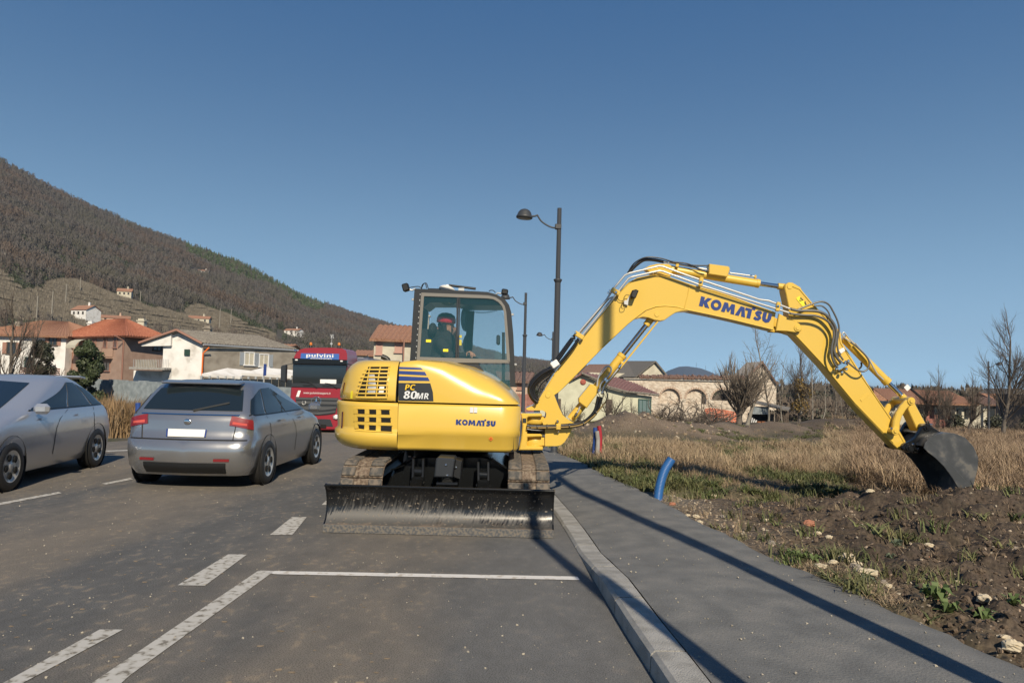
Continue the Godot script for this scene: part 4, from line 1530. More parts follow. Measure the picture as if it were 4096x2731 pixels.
func ex_boom() -> void:
	# swing post on the body and the casting that turns on it
	var st := mb()
	flat(st, [0.137, 1.161, 0.381, 1.167, 0.402, 1.154, 0.406, 1.139, 0.382, 1.125, 0.23, 1.118, 0.215, 1.103, 0.22, 0.908, 0.388, 0.91, 0.408, 0.897, 0.408, 0.877, 0.225, 0.865, 0.224, 0.755, 0.415, 0.754, 0.424, 0.735, 0.416, 0.709, 0.121, 0.701, 0.146, 0.839, 0.16, 0.998], 9.40, 9.78, 0.012)
	var post := put("swing_post", st, M.yellow, EX)
	st = mb()
	box(st, Vector3(0.182, 1.074, -9.395), Vector3(0.045, 0.055, 0.006))
	put("data_plate", st, M.label_dark, post)
	st = mb()
	flat(st, [0.204, 1.228, 0.292, 1.265, 0.358, 1.342, 0.42, 1.452, 0.44, 1.468, 0.468, 1.475, 0.508, 1.464, 0.529, 1.442, 0.547, 1.407, 0.614, 1.248, 0.66, 1.157, 0.717, 1.107, 0.811, 1.057, 0.797, 1.013, 0.779, 0.969, 0.734, 0.88, 0.692, 0.815, 0.649, 0.778, 0.597, 0.763, 0.449, 0.76, 0.444, 0.964, 0.422, 1.023, 0.405, 1.059, 0.417, 1.087, 0.45, 1.12, 0.457, 1.164, 0.446, 1.186, 0.406, 1.204, 0.225, 1.202, 0.205, 1.209], 9.44, 9.76, 0.014)
	var cast := put("swing_casting", st, M.yellow, EX)
	st = mb()
	for l in [[900, 0.14, 0.10], [1240, 0.14, 0.15]]:
		st = mb()
		var c := Vector3(0.317, 1.072, -9.6) - Vector3(0, (l[0] - 900) * 0.000819, 0)
		lathe(st, [0.0, l[2] / 2, 0.125, l[2] / 2, 0.14, l[2] / 2 - 0.015, 0.14, -l[2] / 2 + 0.015, 0.125, -l[2] / 2, 0.0, -l[2] / 2], Transform3D(Basis(), c), 28)
		put("pivot_boss", st, M.yellow, cast)
	st = mb()
	flat(st, [0.32, 0.853, 0.472, 0.865, 0.475, 0.756, 0.322, 0.754], 9.47, 9.73, 0.01)
	put("lower_arm", st, M.yellow, cast)
	st = mb()
	pin(st, Vector3(0.469, 1.395, -9.44), 0.034, 9.432, 9.5)
	put("pin", st, M.yellow_flat, cast)
	st = mb()
	box(st, Vector3(0.595, 1.07, -9.4), Vector3(0.032, 0.04, 0.03), 0.008)
	box(st, Vector3(0.611, 0.95, -9.4), Vector3(0.026, 0.03, 0.03), 0.008)
	put("bolt", st, M.chrome, cast)
	# boom: a bent box with a fork at its end
	var outline := [0.476, 1.348, 0.434, 1.411, 0.432, 1.476, 0.564, 1.697] + [0.865, 2.102, 1.22, 2.558, 1.378, 2.763, 1.468, 2.857, 1.578, 2.92, 1.73, 2.955, 1.882, 2.956, 2.015, 2.928, 2.239, 2.858] + [2.57, 2.777, 2.825, 2.702, 3.13, 2.595, 3.345, 2.521, 3.319, 2.295, 2.828, 2.402, 2.523, 2.463] + [2.224, 2.515, 2.091, 2.548, 1.939, 2.56, 1.818, 2.547, 1.687, 2.497, 1.567, 2.401, 1.467, 2.318, 1.15, 2.006, 0.824, 1.658] + [0.776, 1.601, 0.611, 1.436, 0.555, 1.397, 0.528, 1.35]
	var boom := plate("boom", outline, 9.47, 9.73, M.yellow, EX, 0.008)
	# flange edges of the box stand a little proud
	st = mb()
	var topline := w3([0.436, 1.464, 0.564, 1.689] + [0.864, 2.089, 1.219, 2.544, 1.377, 2.75, 1.466, 2.844, 1.577, 2.906, 1.728, 2.942, 1.88, 2.942, 2.013, 2.914, 2.237, 2.845] + [2.567, 2.763, 2.822, 2.688, 3.127, 2.582, 3.342, 2.51], 9.467)
	var botline := w3([3.316, 2.302, 2.825, 2.409, 2.521, 2.47] + [2.221, 2.524, 2.089, 2.558, 1.937, 2.569, 1.816, 2.556, 1.685, 2.506, 1.565, 2.412, 1.466, 2.33, 1.148, 2.018, 0.823, 1.67] + [0.61, 1.447, 0.546, 1.403], 9.467)
	tube(st, topline, 0.007, 6)
	tube(st, botline, 0.007, 6)
	put("weld_seam", st, M.yellow_flat, boom)
	st = mb()
	tube(st, w3([2.242, 2.843, 2.223, 2.715, 2.18, 2.553], 9.468), 0.007, 6)
	put("weld_seam", st, M.yellow_flat, boom)
	letters(boom, M.blue, Transform3D(Basis(Vector3(0, 0, 1), deg_to_rad(-14.3 + 1.5)).scaled(Vector3(0.1262, 0.1262, 0.09)), Vector3(2.364, 2.58, -9.467)))
	plate("cylinder_lug", [1.562, 2.394, 1.692, 2.495, 1.824, 2.546, 1.945, 2.559, 2.098, 2.547, 2.236, 2.512, 2.15, 2.506, 2.069, 2.484, 1.998, 2.436, 1.928, 2.383, 1.872, 2.374, 1.796, 2.384, 1.724, 2.41, 1.653, 2.417], 9.462, 9.72, M.yellow, boom, 0.006)
	st = mb()
	pin(st, Vector3(1.831, 2.453, -9.46), 0.031, 9.455, 9.5)
	put("pin", st, M.yellow_flat, boom)
	for zz in [[9.43, 9.475], [9.725, 9.77]]:
		plate("fork", [3.373, 2.503, 3.475, 2.454, 3.556, 2.426, 3.627, 2.386, 3.659, 2.349, 3.662, 2.3, 3.633, 2.272, 3.577, 2.268, 3.466, 2.281, 3.335, 2.283], zz[0], zz[1], M.yellow, boom, 0.008)
	st = mb()
	pin(st, Vector3(3.608, 2.326, -9.43), 0.048, 9.42, 9.5)
	pin(st, Vector3(3.608, 2.326, -9.43), 0.028, 9.412, 9.5)
	put("pin", st, M.yellow_flat, boom)
	plate("cylinder_lug", [1.67, 3.047, 1.752, 3.091, 1.844, 3.112, 1.988, 3.116, 2.021, 3.09, 2.041, 3.026, 2.011, 2.947, 1.805, 2.958], 9.53, 9.67, M.yellow, boom, 0.01)

	# arm
	var arm := plate("arm", [3.466, 2.824, 3.474, 2.883, 3.516, 2.913, 3.566, 2.908, 3.665, 2.852, 3.687, 2.812, 3.823, 2.654, 3.901, 2.571, 4.002, 2.484, 4.115, 2.375, 4.182, 2.287, 4.198, 2.165, 4.452, 1.768, 4.63, 1.493, 4.842, 1.213, 5.004, 0.941, 5.024, 0.897, 5.008, 0.844, 4.96, 0.817, 4.92, 0.824, 4.853, 0.884, 4.364, 1.375, 3.961, 1.853, 3.58, 2.244, 3.497, 2.269, 3.52, 2.426, 3.519, 2.583, 3.491, 2.717], 9.49, 9.71, M.yellow, EX, 0.008)
	st = mb()
	tube(st, w3([3.526, 2.874, 3.65, 2.828, 3.807, 2.646, 3.987, 2.465, 4.097, 2.362, 4.16, 2.275, 4.176, 2.157, 4.447, 1.741, 4.826, 1.197, 4.981, 0.928], 9.487), 0.006, 6)
	tube(st, w3([3.594, 2.253, 3.957, 1.879, 4.359, 1.406, 4.853, 0.912], 9.487), 0.006, 6)
	put("weld_seam", st, M.yellow_flat, arm)
	st = mb()
	pin(st, Vector3(3.526, 2.857, -9.49), 0.034, 9.482, 9.5)
	put("pin", st, M.yellow_flat, arm)
	st = mb()
	flat(st, [3.606, 2.708, 3.648, 2.739, 3.747, 2.629, 3.696, 2.599], 9.484, 9.49, 0.0)
	var lab := put("warning_label", st, M.sticker, arm)
	st = mb()
	ring(st, [3.646, 2.671, 3.662, 2.725, 3.7, 2.688], [3.655, 2.682, 3.664, 2.709, 3.682, 2.69], -9.483, -9.480, true)
	flat(st, [3.711, 2.663, 3.725, 2.677, 3.732, 2.646, 3.743, 2.633, 3.729, 2.626, 3.716, 2.643], 9.480, 9.483, 0.0)
	put("warning_symbol", st, M.label_dark, lab)
	st = mb()
	flat(st, [4.426, 1.443, 4.523, 1.524, 4.543, 1.509, 4.45, 1.417], 9.484, 9.492, 0.002)
	put("pad_plate", st, M.yellow_flat, arm)

	# boom cylinder
	st = mb()
	cyl(st, Vector3(0.776, 1.093, -9.58), Vector3(1.42, 1.929, -9.58), 0.056, 22)
	cyl(st, Vector3(1.399, 1.904, -9.58), Vector3(1.427, 1.938, -9.58), 0.061, 22)
	var bc := put("boom_cylinder", st, M.yellow, EX)
	st = mb()
	cyl(st, Vector3(1.42, 1.929, -9.58), Vector3(1.721, 2.326, -9.58), 0.033, 18)
	put("rod", st, M.chrome, bc)
	st = mb()
	cyl(st, Vector3(1.716, 2.321, -9.58), Vector3(1.803, 2.435, -9.58), 0.046, 16)
	put("rod_end", st, M.yellow, bc)
	st = mb()
	bar(st, Vector3(1.85, 2.369, -9.5), Vector3(1.379, 1.758, -9.5), 0.045, 0.02, Vector3(0, 0, 1), 0.004)
	bar(st, Vector3(1.382, 1.758, -9.52), Vector3(1.147, 1.464, -9.54), 0.04, 0.02, Vector3(0, 0, 1), 0.004)
	put("rod_guard", st, M.yellow, bc)
	st = mb()
	flat(st, [0.86, 1.37, 1.001, 1.55, 1.032, 1.546, 1.089, 1.517, 1.086, 1.421, 0.963, 1.245, 0.861, 1.32], 9.44, 9.56, 0.01)
	put("valve_cover", st, M.yellow, bc)
	st = mb()
	ball(st, Vector3(0.809, 1.131, -9.5), Vector3.ONE * 0.022, 6, 10)
	ball(st, Vector3(1.404, 1.829, -9.5), Vector3.ONE * 0.024, 6, 10)
	put("port", st, M.yellow, bc)
	# arm cylinder
	st = mb()
	cyl(st, Vector3(1.993, 3.057, -9.6), Vector3(3.159, 2.901, -9.6), 0.053, 22)
	cyl(st, Vector3(3.131, 2.906, -9.6), Vector3(3.171, 2.9, -9.6), 0.057, 22)
	var ac := put("arm_cylinder", st, M.yellow, EX)
	st = mb()
	cyl(st, Vector3(3.159, 2.901, -9.6), Vector3(3.424, 2.871, -9.6), 0.029, 18)
	put("rod", st, M.chrome, ac)
	st = mb()
	cyl(st, Vector3(3.412, 2.872, -9.6), Vector3(3.514, 2.865, -9.6), 0.043, 16)
	put("rod_end", st, M.yellow, ac)
	st = mb()
	flat(st, [2.494, 3.122, 2.742, 3.095, 2.758, 3.067, 2.755, 3.044, 2.729, 2.959, 2.492, 2.99], 9.48, 9.62, 0.008)
	put("valve_cover", st, M.yellow, ac)
	st = mb()
	box(st, Vector3(3.12, 2.987, -9.6), Vector3(0.03, 0.045, 0.04), 0.008)
	put("port", st, M.yellow, ac)
	# bucket cylinder and its links
	st = mb()
	cyl(st, Vector3(4.262, 2.227, -9.6), Vector3(4.822, 1.683, -9.6), 0.054, 22)
	cyl(st, Vector3(4.798, 1.707, -9.6), Vector3(4.837, 1.669, -9.6), 0.059, 22)
	var kc := put("bucket_cylinder", st, M.yellow, EX)
	st = mb()
	cyl(st, Vector3(4.829, 1.677, -9.6), Vector3(5.013, 1.504, -9.6), 0.031, 18)
	put("rod", st, M.chrome, kc)
	st = mb()
	cyl(st, Vector3(5.007, 1.51, -9.6), Vector3(5.092, 1.43, -9.6), 0.042, 16)
	put("rod_end", st, M.yellow, kc)
	for zz in [[9.40, 9.46], [9.74, 9.80]]:
		st = mb()
		prism(st, ribbon(p2([5.041, 1.442, 4.984, 1.411, 4.93, 1.352, 4.882, 1.271, 4.853, 1.18, 4.844, 1.065]), 0.085), -zz[1], -zz[0], 0.012)
		put("curved_link", st, M.yellow, EX)
	st = mb()
	for p in [Vector3(5.028, 1.443, -9.4), Vector3(4.828, 1.064, -9.4)]:
		pin(st, p, 0.049, 9.385, 9.81)
		pin(st, p, 0.027, 9.372, 9.83)
	put("link_pin", st, M.yellow, EX)
	plate("straight_link", [5.039, 1.338, 5.076, 1.405, 5.134, 1.41, 5.267, 1.166, 5.221, 1.077, 5.167, 1.061], 9.50, 9.70, M.yellow, EX, 0.01)

	# bucket: two side plates, a curved shell between, ears, a wear strip and teeth
	var side := [5.334, 1.067, 5.469, 1.065, 5.598, 1.015, 5.705, 0.9, 5.758, 0.773, 5.753, 0.646, 5.716, 0.507, 5.7, 0.432, 5.672, 0.346, 5.659, 0.255, 5.627, 0.235, 5.563, 0.278, 5.51, 0.405, 5.435, 0.531, 5.339, 0.656, 5.231, 0.76, 5.145, 0.821, 5.092, 0.873, 5.092, 0.916, 5.135, 0.982, 5.21, 1.032]
	st = mb()
	flat(st, side, 9.22, 9.24, 0.004)
	flat(st, side, 9.95, 9.97, 0.004)
	var shell := [5.092, 0.898, 5.135, 0.979, 5.21, 1.03, 5.334, 1.065, 5.469, 1.063, 5.598, 1.013, 5.703, 0.899, 5.755, 0.773, 5.749, 0.646, 5.712, 0.506, 5.692, 0.431, 5.667, 0.346, 5.629, 0.241]
	st.set_smooth_group(1)
	for i in range(0, shell.size() - 2, 2):
		for e in [0.0, 0.018]:
			var c := Vector3(5.416, Vector3(5.414, 0.712, -9.22).y, -9.6)
			var a := Vector3(shell[i], shell[i + 1], -9.235)
			var b := Vector3(shell[i + 2], shell[i + 3], -9.235)
			a += (c - a).normalized() * e
			b += (c - b).normalized() * e
			var out := ((a + b) / 2 - c) * (1.0 if e == 0.0 else -1.0)
			st.set_smooth_group(1 if e == 0.0 else 2)
			quad(st, Vector3(a.x, a.y, -9.235), Vector3(b.x, b.y, -9.235), Vector3(b.x, b.y, -9.955), Vector3(a.x, a.y, -9.955), out)
	st.set_smooth_group(-1)
	var bucket := put("bucket", st, M.bucket, EX)
	plate("wear_strip", [5.081, 0.876, 5.134, 0.822, 5.22, 0.76, 5.327, 0.657, 5.423, 0.531, 5.498, 0.406, 5.551, 0.279, 5.613, 0.24, 5.645, 0.261, 5.658, 0.348, 5.667, 0.436, 5.594, 0.493, 5.413, 0.691, 5.252, 0.868, 5.14, 0.974, 5.093, 0.94], 9.203, 9.219, M.bucket, bucket, 0.004)
	for z in [9.30, 9.50, 9.70, 9.88]:
		st = mb()
		bar(st, v3(5.643, Vector3(5.638, 0.265, -9.22).y, z), v3(5.627, Vector3(5.622, 0.185, -9.22).y, z), 0.05, 0.07, Vector3(0, 0, 1), 0.015)
		put("tooth", st, M.bucket, bucket)
	for zz in [[9.36, 9.43], [9.77, 9.84]]:
		plate("bucket_ear", [4.902, 0.855, 4.906, 0.887, 4.93, 0.913, 4.972, 0.933, 5.021, 0.956, 5.065, 0.992, 5.114, 1.067, 5.156, 1.142, 5.202, 1.172, 5.246, 1.158, 5.284, 1.121, 5.388, 1.062, 5.509, 1.053, 5.476, 1.011, 5.29, 1.006, 5.147, 0.97, 5.087, 0.936, 5.065, 0.881, 5.049, 0.824, 5.005, 0.801, 4.95, 0.816, 4.917, 0.831], zz[0], zz[1], M.gloss, bucket, 0.01)
	st = mb()
	flat(st, [5.169, 0.906, 5.302, 0.997, 5.502, 1.036, 5.479, 0.958, 5.279, 0.864, 5.191, 0.774, 5.124, 0.794], 9.43, 9.77, 0.01)
	put("ear_bridge", st, M.gloss, bucket)
	st = mb()
	for p in [Vector3(4.983, 0.864, -9.36), Vector3(5.207, 1.118, -9.36)]:
		pin(st, p, 0.046, 9.345, 9.85)
		pin(st, p, 0.024, 9.33, 9.86)
	put("ear_pin", st, M.gloss, bucket)
	st = mb()
	for p in [Vector3(5.022, 0.906, -9.35), Vector3(5.249, 1.155, -9.35), Vector3(4.769, 1.095, -9.38)]:
		box(st, p, Vector3(0.034, 0.028, 0.03), 0.006)
	put("grease_bolt", st, M.chrome, bucket)

func ex_hoses() -> void:
	# bright pipes along the boom
	pipe("steel_pipe", [0.828, 2.179, 1.162, 2.592, 1.201, 2.653, 1.27, 2.767, 1.408, 2.938, 1.468, 2.967, 1.845, 3.068, 1.891, 3.061, 2.195, 2.958] + [2.363, 2.906, 3.082, 2.684, 3.113, 2.674, 3.234, 2.662, 3.325, 2.63, 3.517, 2.563], 9.42, 0.0125, M.zinc, EX, false)
	pipe("steel_pipe", [0.877, 2.149, 1.21, 2.581, 1.289, 2.674, 1.338, 2.746, 1.451, 2.895, 1.496, 2.916, 1.842, 3.005, 1.888, 2.996, 2.192, 2.894] + [2.359, 2.836, 3.066, 2.633, 3.298, 2.566, 3.5, 2.511], 9.40, 0.0125, M.zinc, EX, false)
	pipe("steel_pipe", [0.866, 2.19, 1.142, 2.548, 1.227, 2.642, 1.283, 2.664], 9.46, 0.010, M.zinc, EX)
	pipe("steel_pipe", [1.921, 3.144, 1.998, 3.139, 2.121, 3.116, 2.496, 3.057], 9.55, 0.013, M.zinc, EX, false)
	pipe("steel_pipe", [2.782, 3.027, 3.039, 2.999, 3.101, 2.99], 9.58, 0.010, M.zinc, EX, false)
	var st := mb()
	bar(st, Vector3(1.238, 2.755, -9.41), Vector3(1.342, 2.694, -9.41), 0.075, 0.06, Vector3(0, 0, 1), 0.008)
	put("pipe_clamp", st, M.yellow, EX)
	st = mb()
	bar(st, Vector3(0.787, 2.192, -9.41), Vector3(0.899, 2.125, -9.41), 0.055, 0.06, Vector3(0, 0, 1), 0.008)
	put("pipe_clamp", st, M.yellow, EX)
	st = mb()
	bar(st, Vector3(2.377, 2.935, -9.4), Vector3(2.359, 2.818, -9.4), 0.05, 0.05, Vector3(0, 0, 1), 0.008)
	put("pipe_clamp", st, M.yellow, EX)
	st = mb()
	bar(st, Vector3(3.353, 2.645, -9.4), Vector3(3.334, 2.529, -9.4), 0.05, 0.05, Vector3(0, 0, 1), 0.008)
	put("pipe_clamp", st, M.yellow, EX)
	st = mb()
	bar(st, Vector3(2.099, 3.137, -9.52), Vector3(2.089, 3.072, -9.52), 0.028, 0.04, Vector3(0, 0, 1), 0.006)
	put("pipe_clamp", st, M.yellow, EX)
	st = mb()
	bar(st, Vector3(0.504, 1.762, -9.38), Vector3(0.583, 1.819, -9.38), 0.085, 0.08, Vector3(0, 0, 1), 0.008)
	put("hose_clamp", st, M.white, EX)
	st = mb()
	bar(st, Vector3(4.129, 2.032, -9.42), Vector3(4.19, 2.074, -9.42), 0.045, 0.05, Vector3(0, 0, 1), 0.006)
	put("hose_clamp", st, M.white, EX)
	st = mb()
	bar(st, Vector3(0.606, 1.049, -9.36), Vector3(0.606, 0.974, -9.36), 0.046, 0.06, Vector3(0, 0, 1), 0.008)
	put("hose_clamp", st, M.yellow, EX)
	st = mb()
	for p in [Vector3(1.218, 2.734, -9.37), Vector3(1.294, 2.711, -9.37), Vector3(1.201, 2.706, -9.39), Vector3(0.794, 2.186, -9.38), Vector3(2.361, 2.87, -9.37), Vector3(3.338, 2.592, -9.37), Vector3(0.756, 2.135, -9.39), Vector3(0.787, 2.096, -9.39), Vector3(1.983, 3.138, -9.53), Vector3(2.486, 3.053, -9.53), Vector3(3.056, 2.995, -9.57), Vector3(3.509, 2.564, -9.4), Vector3(3.49, 2.511, -9.4), Vector3(0.507, 1.817, -9.37)]:
		box(st, p, Vector3(0.030, 0.026, 0.03), 0.007)
	put("pipe_fitting", st, M.chrome, EX)
	# black hoses
	for h in [[[0.787, 2.136, 0.729, 2.054, 0.574, 1.82], 9.40, 0.020], [[0.836, 2.116, 0.768, 2.004, 0.603, 1.79], 9.38, 0.020], [[0.812, 2.181, 0.723, 2.077, 0.547, 1.82], 9.46, 0.018],
			[[0.509, 1.734, 0.383, 1.659, 0.29, 1.569, 0.244, 1.488, 0.244, 1.425, 0.279, 1.354, 0.336, 1.308], 9.36, 0.020], [[0.544, 1.704, 0.449, 1.645, 0.355, 1.571, 0.3, 1.505, 0.288, 1.441, 0.312, 1.37, 0.353, 1.323], 9.40, 0.018], [[0.497, 1.743, 0.37, 1.675, 0.268, 1.568, 0.232, 1.479, 0.236, 1.415, 0.273, 1.344, 0.331, 1.289], 9.44, 0.018], [[0.526, 1.719, 0.408, 1.644, 0.322, 1.562, 0.268, 1.481, 0.266, 1.417, 0.304, 1.346], 9.38, 0.016],
			[[1.474, 2.985, 1.57, 3.09, 1.671, 3.16, 1.794, 3.166, 1.928, 3.143], 9.56, 0.021], [[1.458, 2.979, 1.532, 3.099, 1.643, 3.174, 1.745, 3.194, 1.888, 3.18, 2.032, 3.143, 2.196, 3.126, 2.278, 3.103, 2.493, 3.103], 9.52, 0.009], [[2.028, 3.134, 2.191, 3.123, 2.294, 3.09, 2.376, 3.046, 2.458, 3.025], 9.50, 0.009],
			[[0.212, 1.011, 0.383, 1.007, 0.59, 1.021, 0.765, 1.037, 0.899, 1.068, 1.001, 1.142, 1.059, 1.223, 1.081, 1.311, 1.098, 1.399], 9.37, 0.020], [[0.213, 0.994, 0.384, 0.99, 0.592, 1.002, 0.767, 1.016, 0.905, 1.051, 1.016, 1.126, 1.082, 1.207, 1.119, 1.311, 1.142, 1.392], 9.39, 0.020],
			[[0.188, 0.962, 0.293, 0.948, 0.446, 0.94], 9.50, 0.02], [[0.189, 0.936, 0.294, 0.919, 0.448, 0.919], 9.52, 0.02], [[0.188, 0.975, 0.31, 0.962, 0.448, 0.958], 9.54, 0.02],
			[[0.523, 1.712, 0.489, 1.63, 0.398, 1.547, 0.352, 1.466, 0.337, 1.385, 0.354, 1.345], 9.46, 0.007], [[1.166, 1.391, 1.181, 1.479, 1.214, 1.448, 1.223, 1.392, 1.211, 1.352], 9.46, 0.007]]:
		pipe("black_hose", h[0], h[1], h[2], M.hose, EX)
	pipe("sheathed_hose", [0.212, 0.99, 0.383, 0.991, 0.589, 1.003, 0.763, 1.016, 0.906, 1.05, 1.015, 1.129, 1.085, 1.201, 1.195, 1.345], 9.345, 0.009, M.ochre, EX)
	st = mb()
	for p in [Vector3(0.252, 1.001, -9.36), Vector3(0.339, 1, -9.36), Vector3(0.462, 1.006, -9.36), Vector3(0.739, 1.023, -9.36), Vector3(0.916, 1.057, -9.36), Vector3(1.069, 1.196, -9.36)]:
		cyl(st, p - Vector3(0.004, 0, 0), p + Vector3(0.008, 0, 0), 0.034, 10)
	put("cable_tie", st, M.black, EX)
	# steel-braided hoses over the elbow of the arm
	for h in [[[3.502, 2.559, 3.603, 2.542, 3.803, 2.543, 3.924, 2.51, 4.025, 2.414, 4.074, 2.305, 4.066, 2.154, 4.049, 2.054, 4.085, 1.964, 4.138, 1.906], 9.38, 0.019], [[3.485, 2.499, 3.645, 2.485, 3.796, 2.481, 3.926, 2.438, 4.012, 2.352, 4.037, 2.253, 4.013, 2.102, 4.01, 2.002, 4.039, 1.903, 4.087, 1.836], 9.36, 0.015], [[3.6, 2.558, 3.771, 2.631, 3.891, 2.665, 3.982, 2.635, 4.043, 2.545, 4.102, 2.418, 4.119, 2.308, 4.097, 2.156, 4.116, 2.026, 4.174, 1.935], 9.40, 0.012], [[3.817, 2.611, 3.918, 2.614, 3.994, 2.55, 4.03, 2.46, 4.081, 2.36], 9.44, 0.010], [[4.205, 1.919, 4.275, 1.861, 4.347, 1.809, 4.419, 1.799, 4.473, 1.84, 4.486, 1.915, 4.442, 1.997, 4.334, 2.1, 4.25, 2.161], 9.37, 0.011]]:
		pipe("braided_hose", h[0], h[1], h[2], M.wovenhose, EX)
	pipe("black_hose", [4.475, 1.833, 4.506, 1.871, 4.502, 1.92], 9.62, 0.012, M.hose, EX)
	st = mb()
	bar(st, Vector3(4.1, 1.825, -9.43), Vector3(4.23, 1.904, -9.43), 0.05, 0.07, Vector3(0, 0, 1), 0.008)
	for p in [Vector3(4.161, 1.782, -9.42), Vector3(4.216, 1.823, -9.42), Vector3(4.082, 1.825, -9.4), Vector3(4.196, 1.908, -9.4), Vector3(4.236, 1.924, -9.41), Vector3(4.141, 1.906, -9.4)]:
		box(st, p, Vector3(0.038, 0.034, 0.05), 0.008, Basis(Vector3(0, 0, 1), 0.5))
	put("hose_manifold", st, M.chrome, EX)
	pipe("steel_pipe", [4.345, 2.151, 4.247, 2.27, 4.223, 2.29, 4.206, 2.275, 4.209, 2.245, 4.309, 2.168], 9.50, 0.009, M.zinc, EX)
	pipe("steel_pipe", [4.37, 2.155, 4.541, 1.97, 4.602, 1.854, 4.651, 1.773, 4.73, 1.703], 9.50, 0.010, M.zinc, EX, false)
	pipe("steel_pipe", [4.191, 2.204, 4.246, 2.132, 4.455, 1.808, 4.651, 1.52], 9.62, 0.009, M.zinc, EX, false)
	pipe("steel_pipe", [1.087, 1.528, 1.103, 1.637, 1.177, 1.756, 1.226, 1.78, 1.263, 1.751, 1.246, 1.686, 1.189, 1.617, 1.136, 1.556, 1.121, 1.488], 9.44, 0.011, M.zinc, EX)
	pipe("steel_pipe", [1.393, 1.812, 1.235, 1.6, 1.186, 1.549, 1.164, 1.494, 1.156, 1.44], 9.44, 0.011, M.zinc, EX, false)
	pipe("steel_pipe", [0.819, 1.155, 0.86, 1.206, 0.88, 1.265], 9.46, 0.011, M.zinc, EX, false)
	st = mb()
	for p in [Vector3(1.186, 1.617, -9.42), Vector3(1.209, 1.595, -9.42), Vector3(1.113, 1.475, -9.42), Vector3(1.154, 1.449, -9.42), Vector3(1.365, 1.784, -9.43), Vector3(0.829, 1.165, -9.45)]:
		box(st, p, Vector3(0.03, 0.05, 0.035), 0.008, Basis(Vector3(0, 0, 1), -0.6))
	put("pipe_fitting", st, M.chrome, EX)
	# work lamp on the side of the boom
	st = mb()
	flat(st, [1.482, 2.704, 1.499, 2.742, 1.544, 2.754, 1.576, 2.737, 1.541, 2.645, 1.511, 2.639, 1.48, 2.659], 9.34, 9.43, 0.012)
	var wl := put("work_light", st, M.black, EX)
	st = mb()
	flat(st, [1.402, 2.615, 1.442, 2.626, 1.476, 2.693, 1.492, 2.663, 1.462, 2.612, 1.458, 2.556, 1.408, 2.57], 9.43, 9.45, 0.003)
	put("light_bracket", st, M.zinc, wl)
	pipe("light_cable", [1.471, 2.68, 1.431, 2.689, 1.4, 2.647, 1.402, 2.607, 1.368, 2.556, 1.379, 2.515, 1.419, 2.522, 1.433, 2.557], 9.41, 0.004, M.black, wl, true, 5)
	pipe("light_cable", [1.315, 2.664, 1.346, 2.619, 1.397, 2.61], 9.44, 0.004, M.black, wl, true, 5)


# ---------- the machine's operator ----------
func sd(p: Vector3, bones: Array, k: float) -> float:
	var d := 1e9
	for b in bones:
		var ab: Vector3 = b[1] - b[0]
		var t := clampf((p - b[0]).dot(ab) / maxf(ab.length_squared(), 1e-9), 0, 1)
		var e: float = (p - b[0] - ab * t).length() - lerpf(b[2], b[3], t)
		var h := clampf(0.5 + 0.5 * (d - e) / k, 0, 1)
		d = lerpf(d, e, h) - k * h * (1.0 - h) if d < 1e8 else e
	return d

func nets(st: SurfaceTool, bones: Array, cell: float, k: float) -> void:   # one continuous skin round tapered bones
	var lo := Vector3.ONE * 1e9
	var hi := -lo
	for b in bones:
		for e in 2:
			var r: float = maxf(b[2], b[3]) + cell * 2 + k
			lo = lo.min(b[e] - Vector3.ONE * r)
			hi = hi.max(b[e] + Vector3.ONE * r)
	var n := Vector3i(((hi - lo) / cell).ceil()) + Vector3i.ONE
	var f := PackedFloat32Array()
	f.resize(n.x * n.y * n.z)
	for z in n.z:
		for y in n.y:
			for x in n.x:
				f[(z * n.y + y) * n.x + x] = sd(lo + Vector3(x, y, z) * cell, bones, k)
	var at := {}
	for z in n.z - 1:
		for y in n.y - 1:
			for x in n.x - 1:
				var sum := Vector3.ZERO
				var c := 0
				for e in [[0, 0, 0, 0], [0, 1, 0, 0], [0, 0, 1, 0], [0, 1, 1, 0], [0, 0, 0, 1], [1, 0, 0, 1], [0, 0, 1, 1], [1, 0, 1, 1], [0, 0, 0, 2], [1, 0, 0, 2], [0, 1, 0, 2], [1, 1, 0, 2]]:
					var o := Vector3i(e[0], e[1], e[2])
					if e[3] == 0:
						o = Vector3i(0, e[1], e[2])
					elif e[3] == 1:
						o = Vector3i(e[0], 0, e[2])
					var q := o
					q[e[3]] += 1
					var va := f[((z + o.z) * n.y + y + o.y) * n.x + x + o.x]
					var vb := f[((z + q.z) * n.y + y + q.y) * n.x + x + q.x]
					if (va < 0) != (vb < 0):
						sum += Vector3(o).lerp(Vector3(q), va / (va - vb))
						c += 1
				if c:
					at[Vector3i(x, y, z)] = lo + (Vector3(x, y, z) + sum / c) * cell
	st.set_smooth_group(1)
	for key in at:
		for ax in 3:
			var q: Vector3i = key
			var p := q
			p[ax] += 1
			var va := f[(q.z * n.y + q.y) * n.x + q.x]
			var vb := f[(p.z * n.y + p.y) * n.x + p.x]
			if (va < 0) == (vb < 0):
				continue
			var u := Vector3i.ZERO
			var w := Vector3i.ZERO
			u[(ax + 1) % 3] = 1
			w[(ax + 2) % 3] = 1
			if at.has(q - u) and at.has(q - w) and at.has(q - u - w):
				var hint := Vector3.ZERO
				hint[ax] = 1.0 if va < 0 else -1.0
				quad(st, at[q], at[q - u], at[q - u - w], at[q - w], hint)
	st.set_smooth_group(-1)

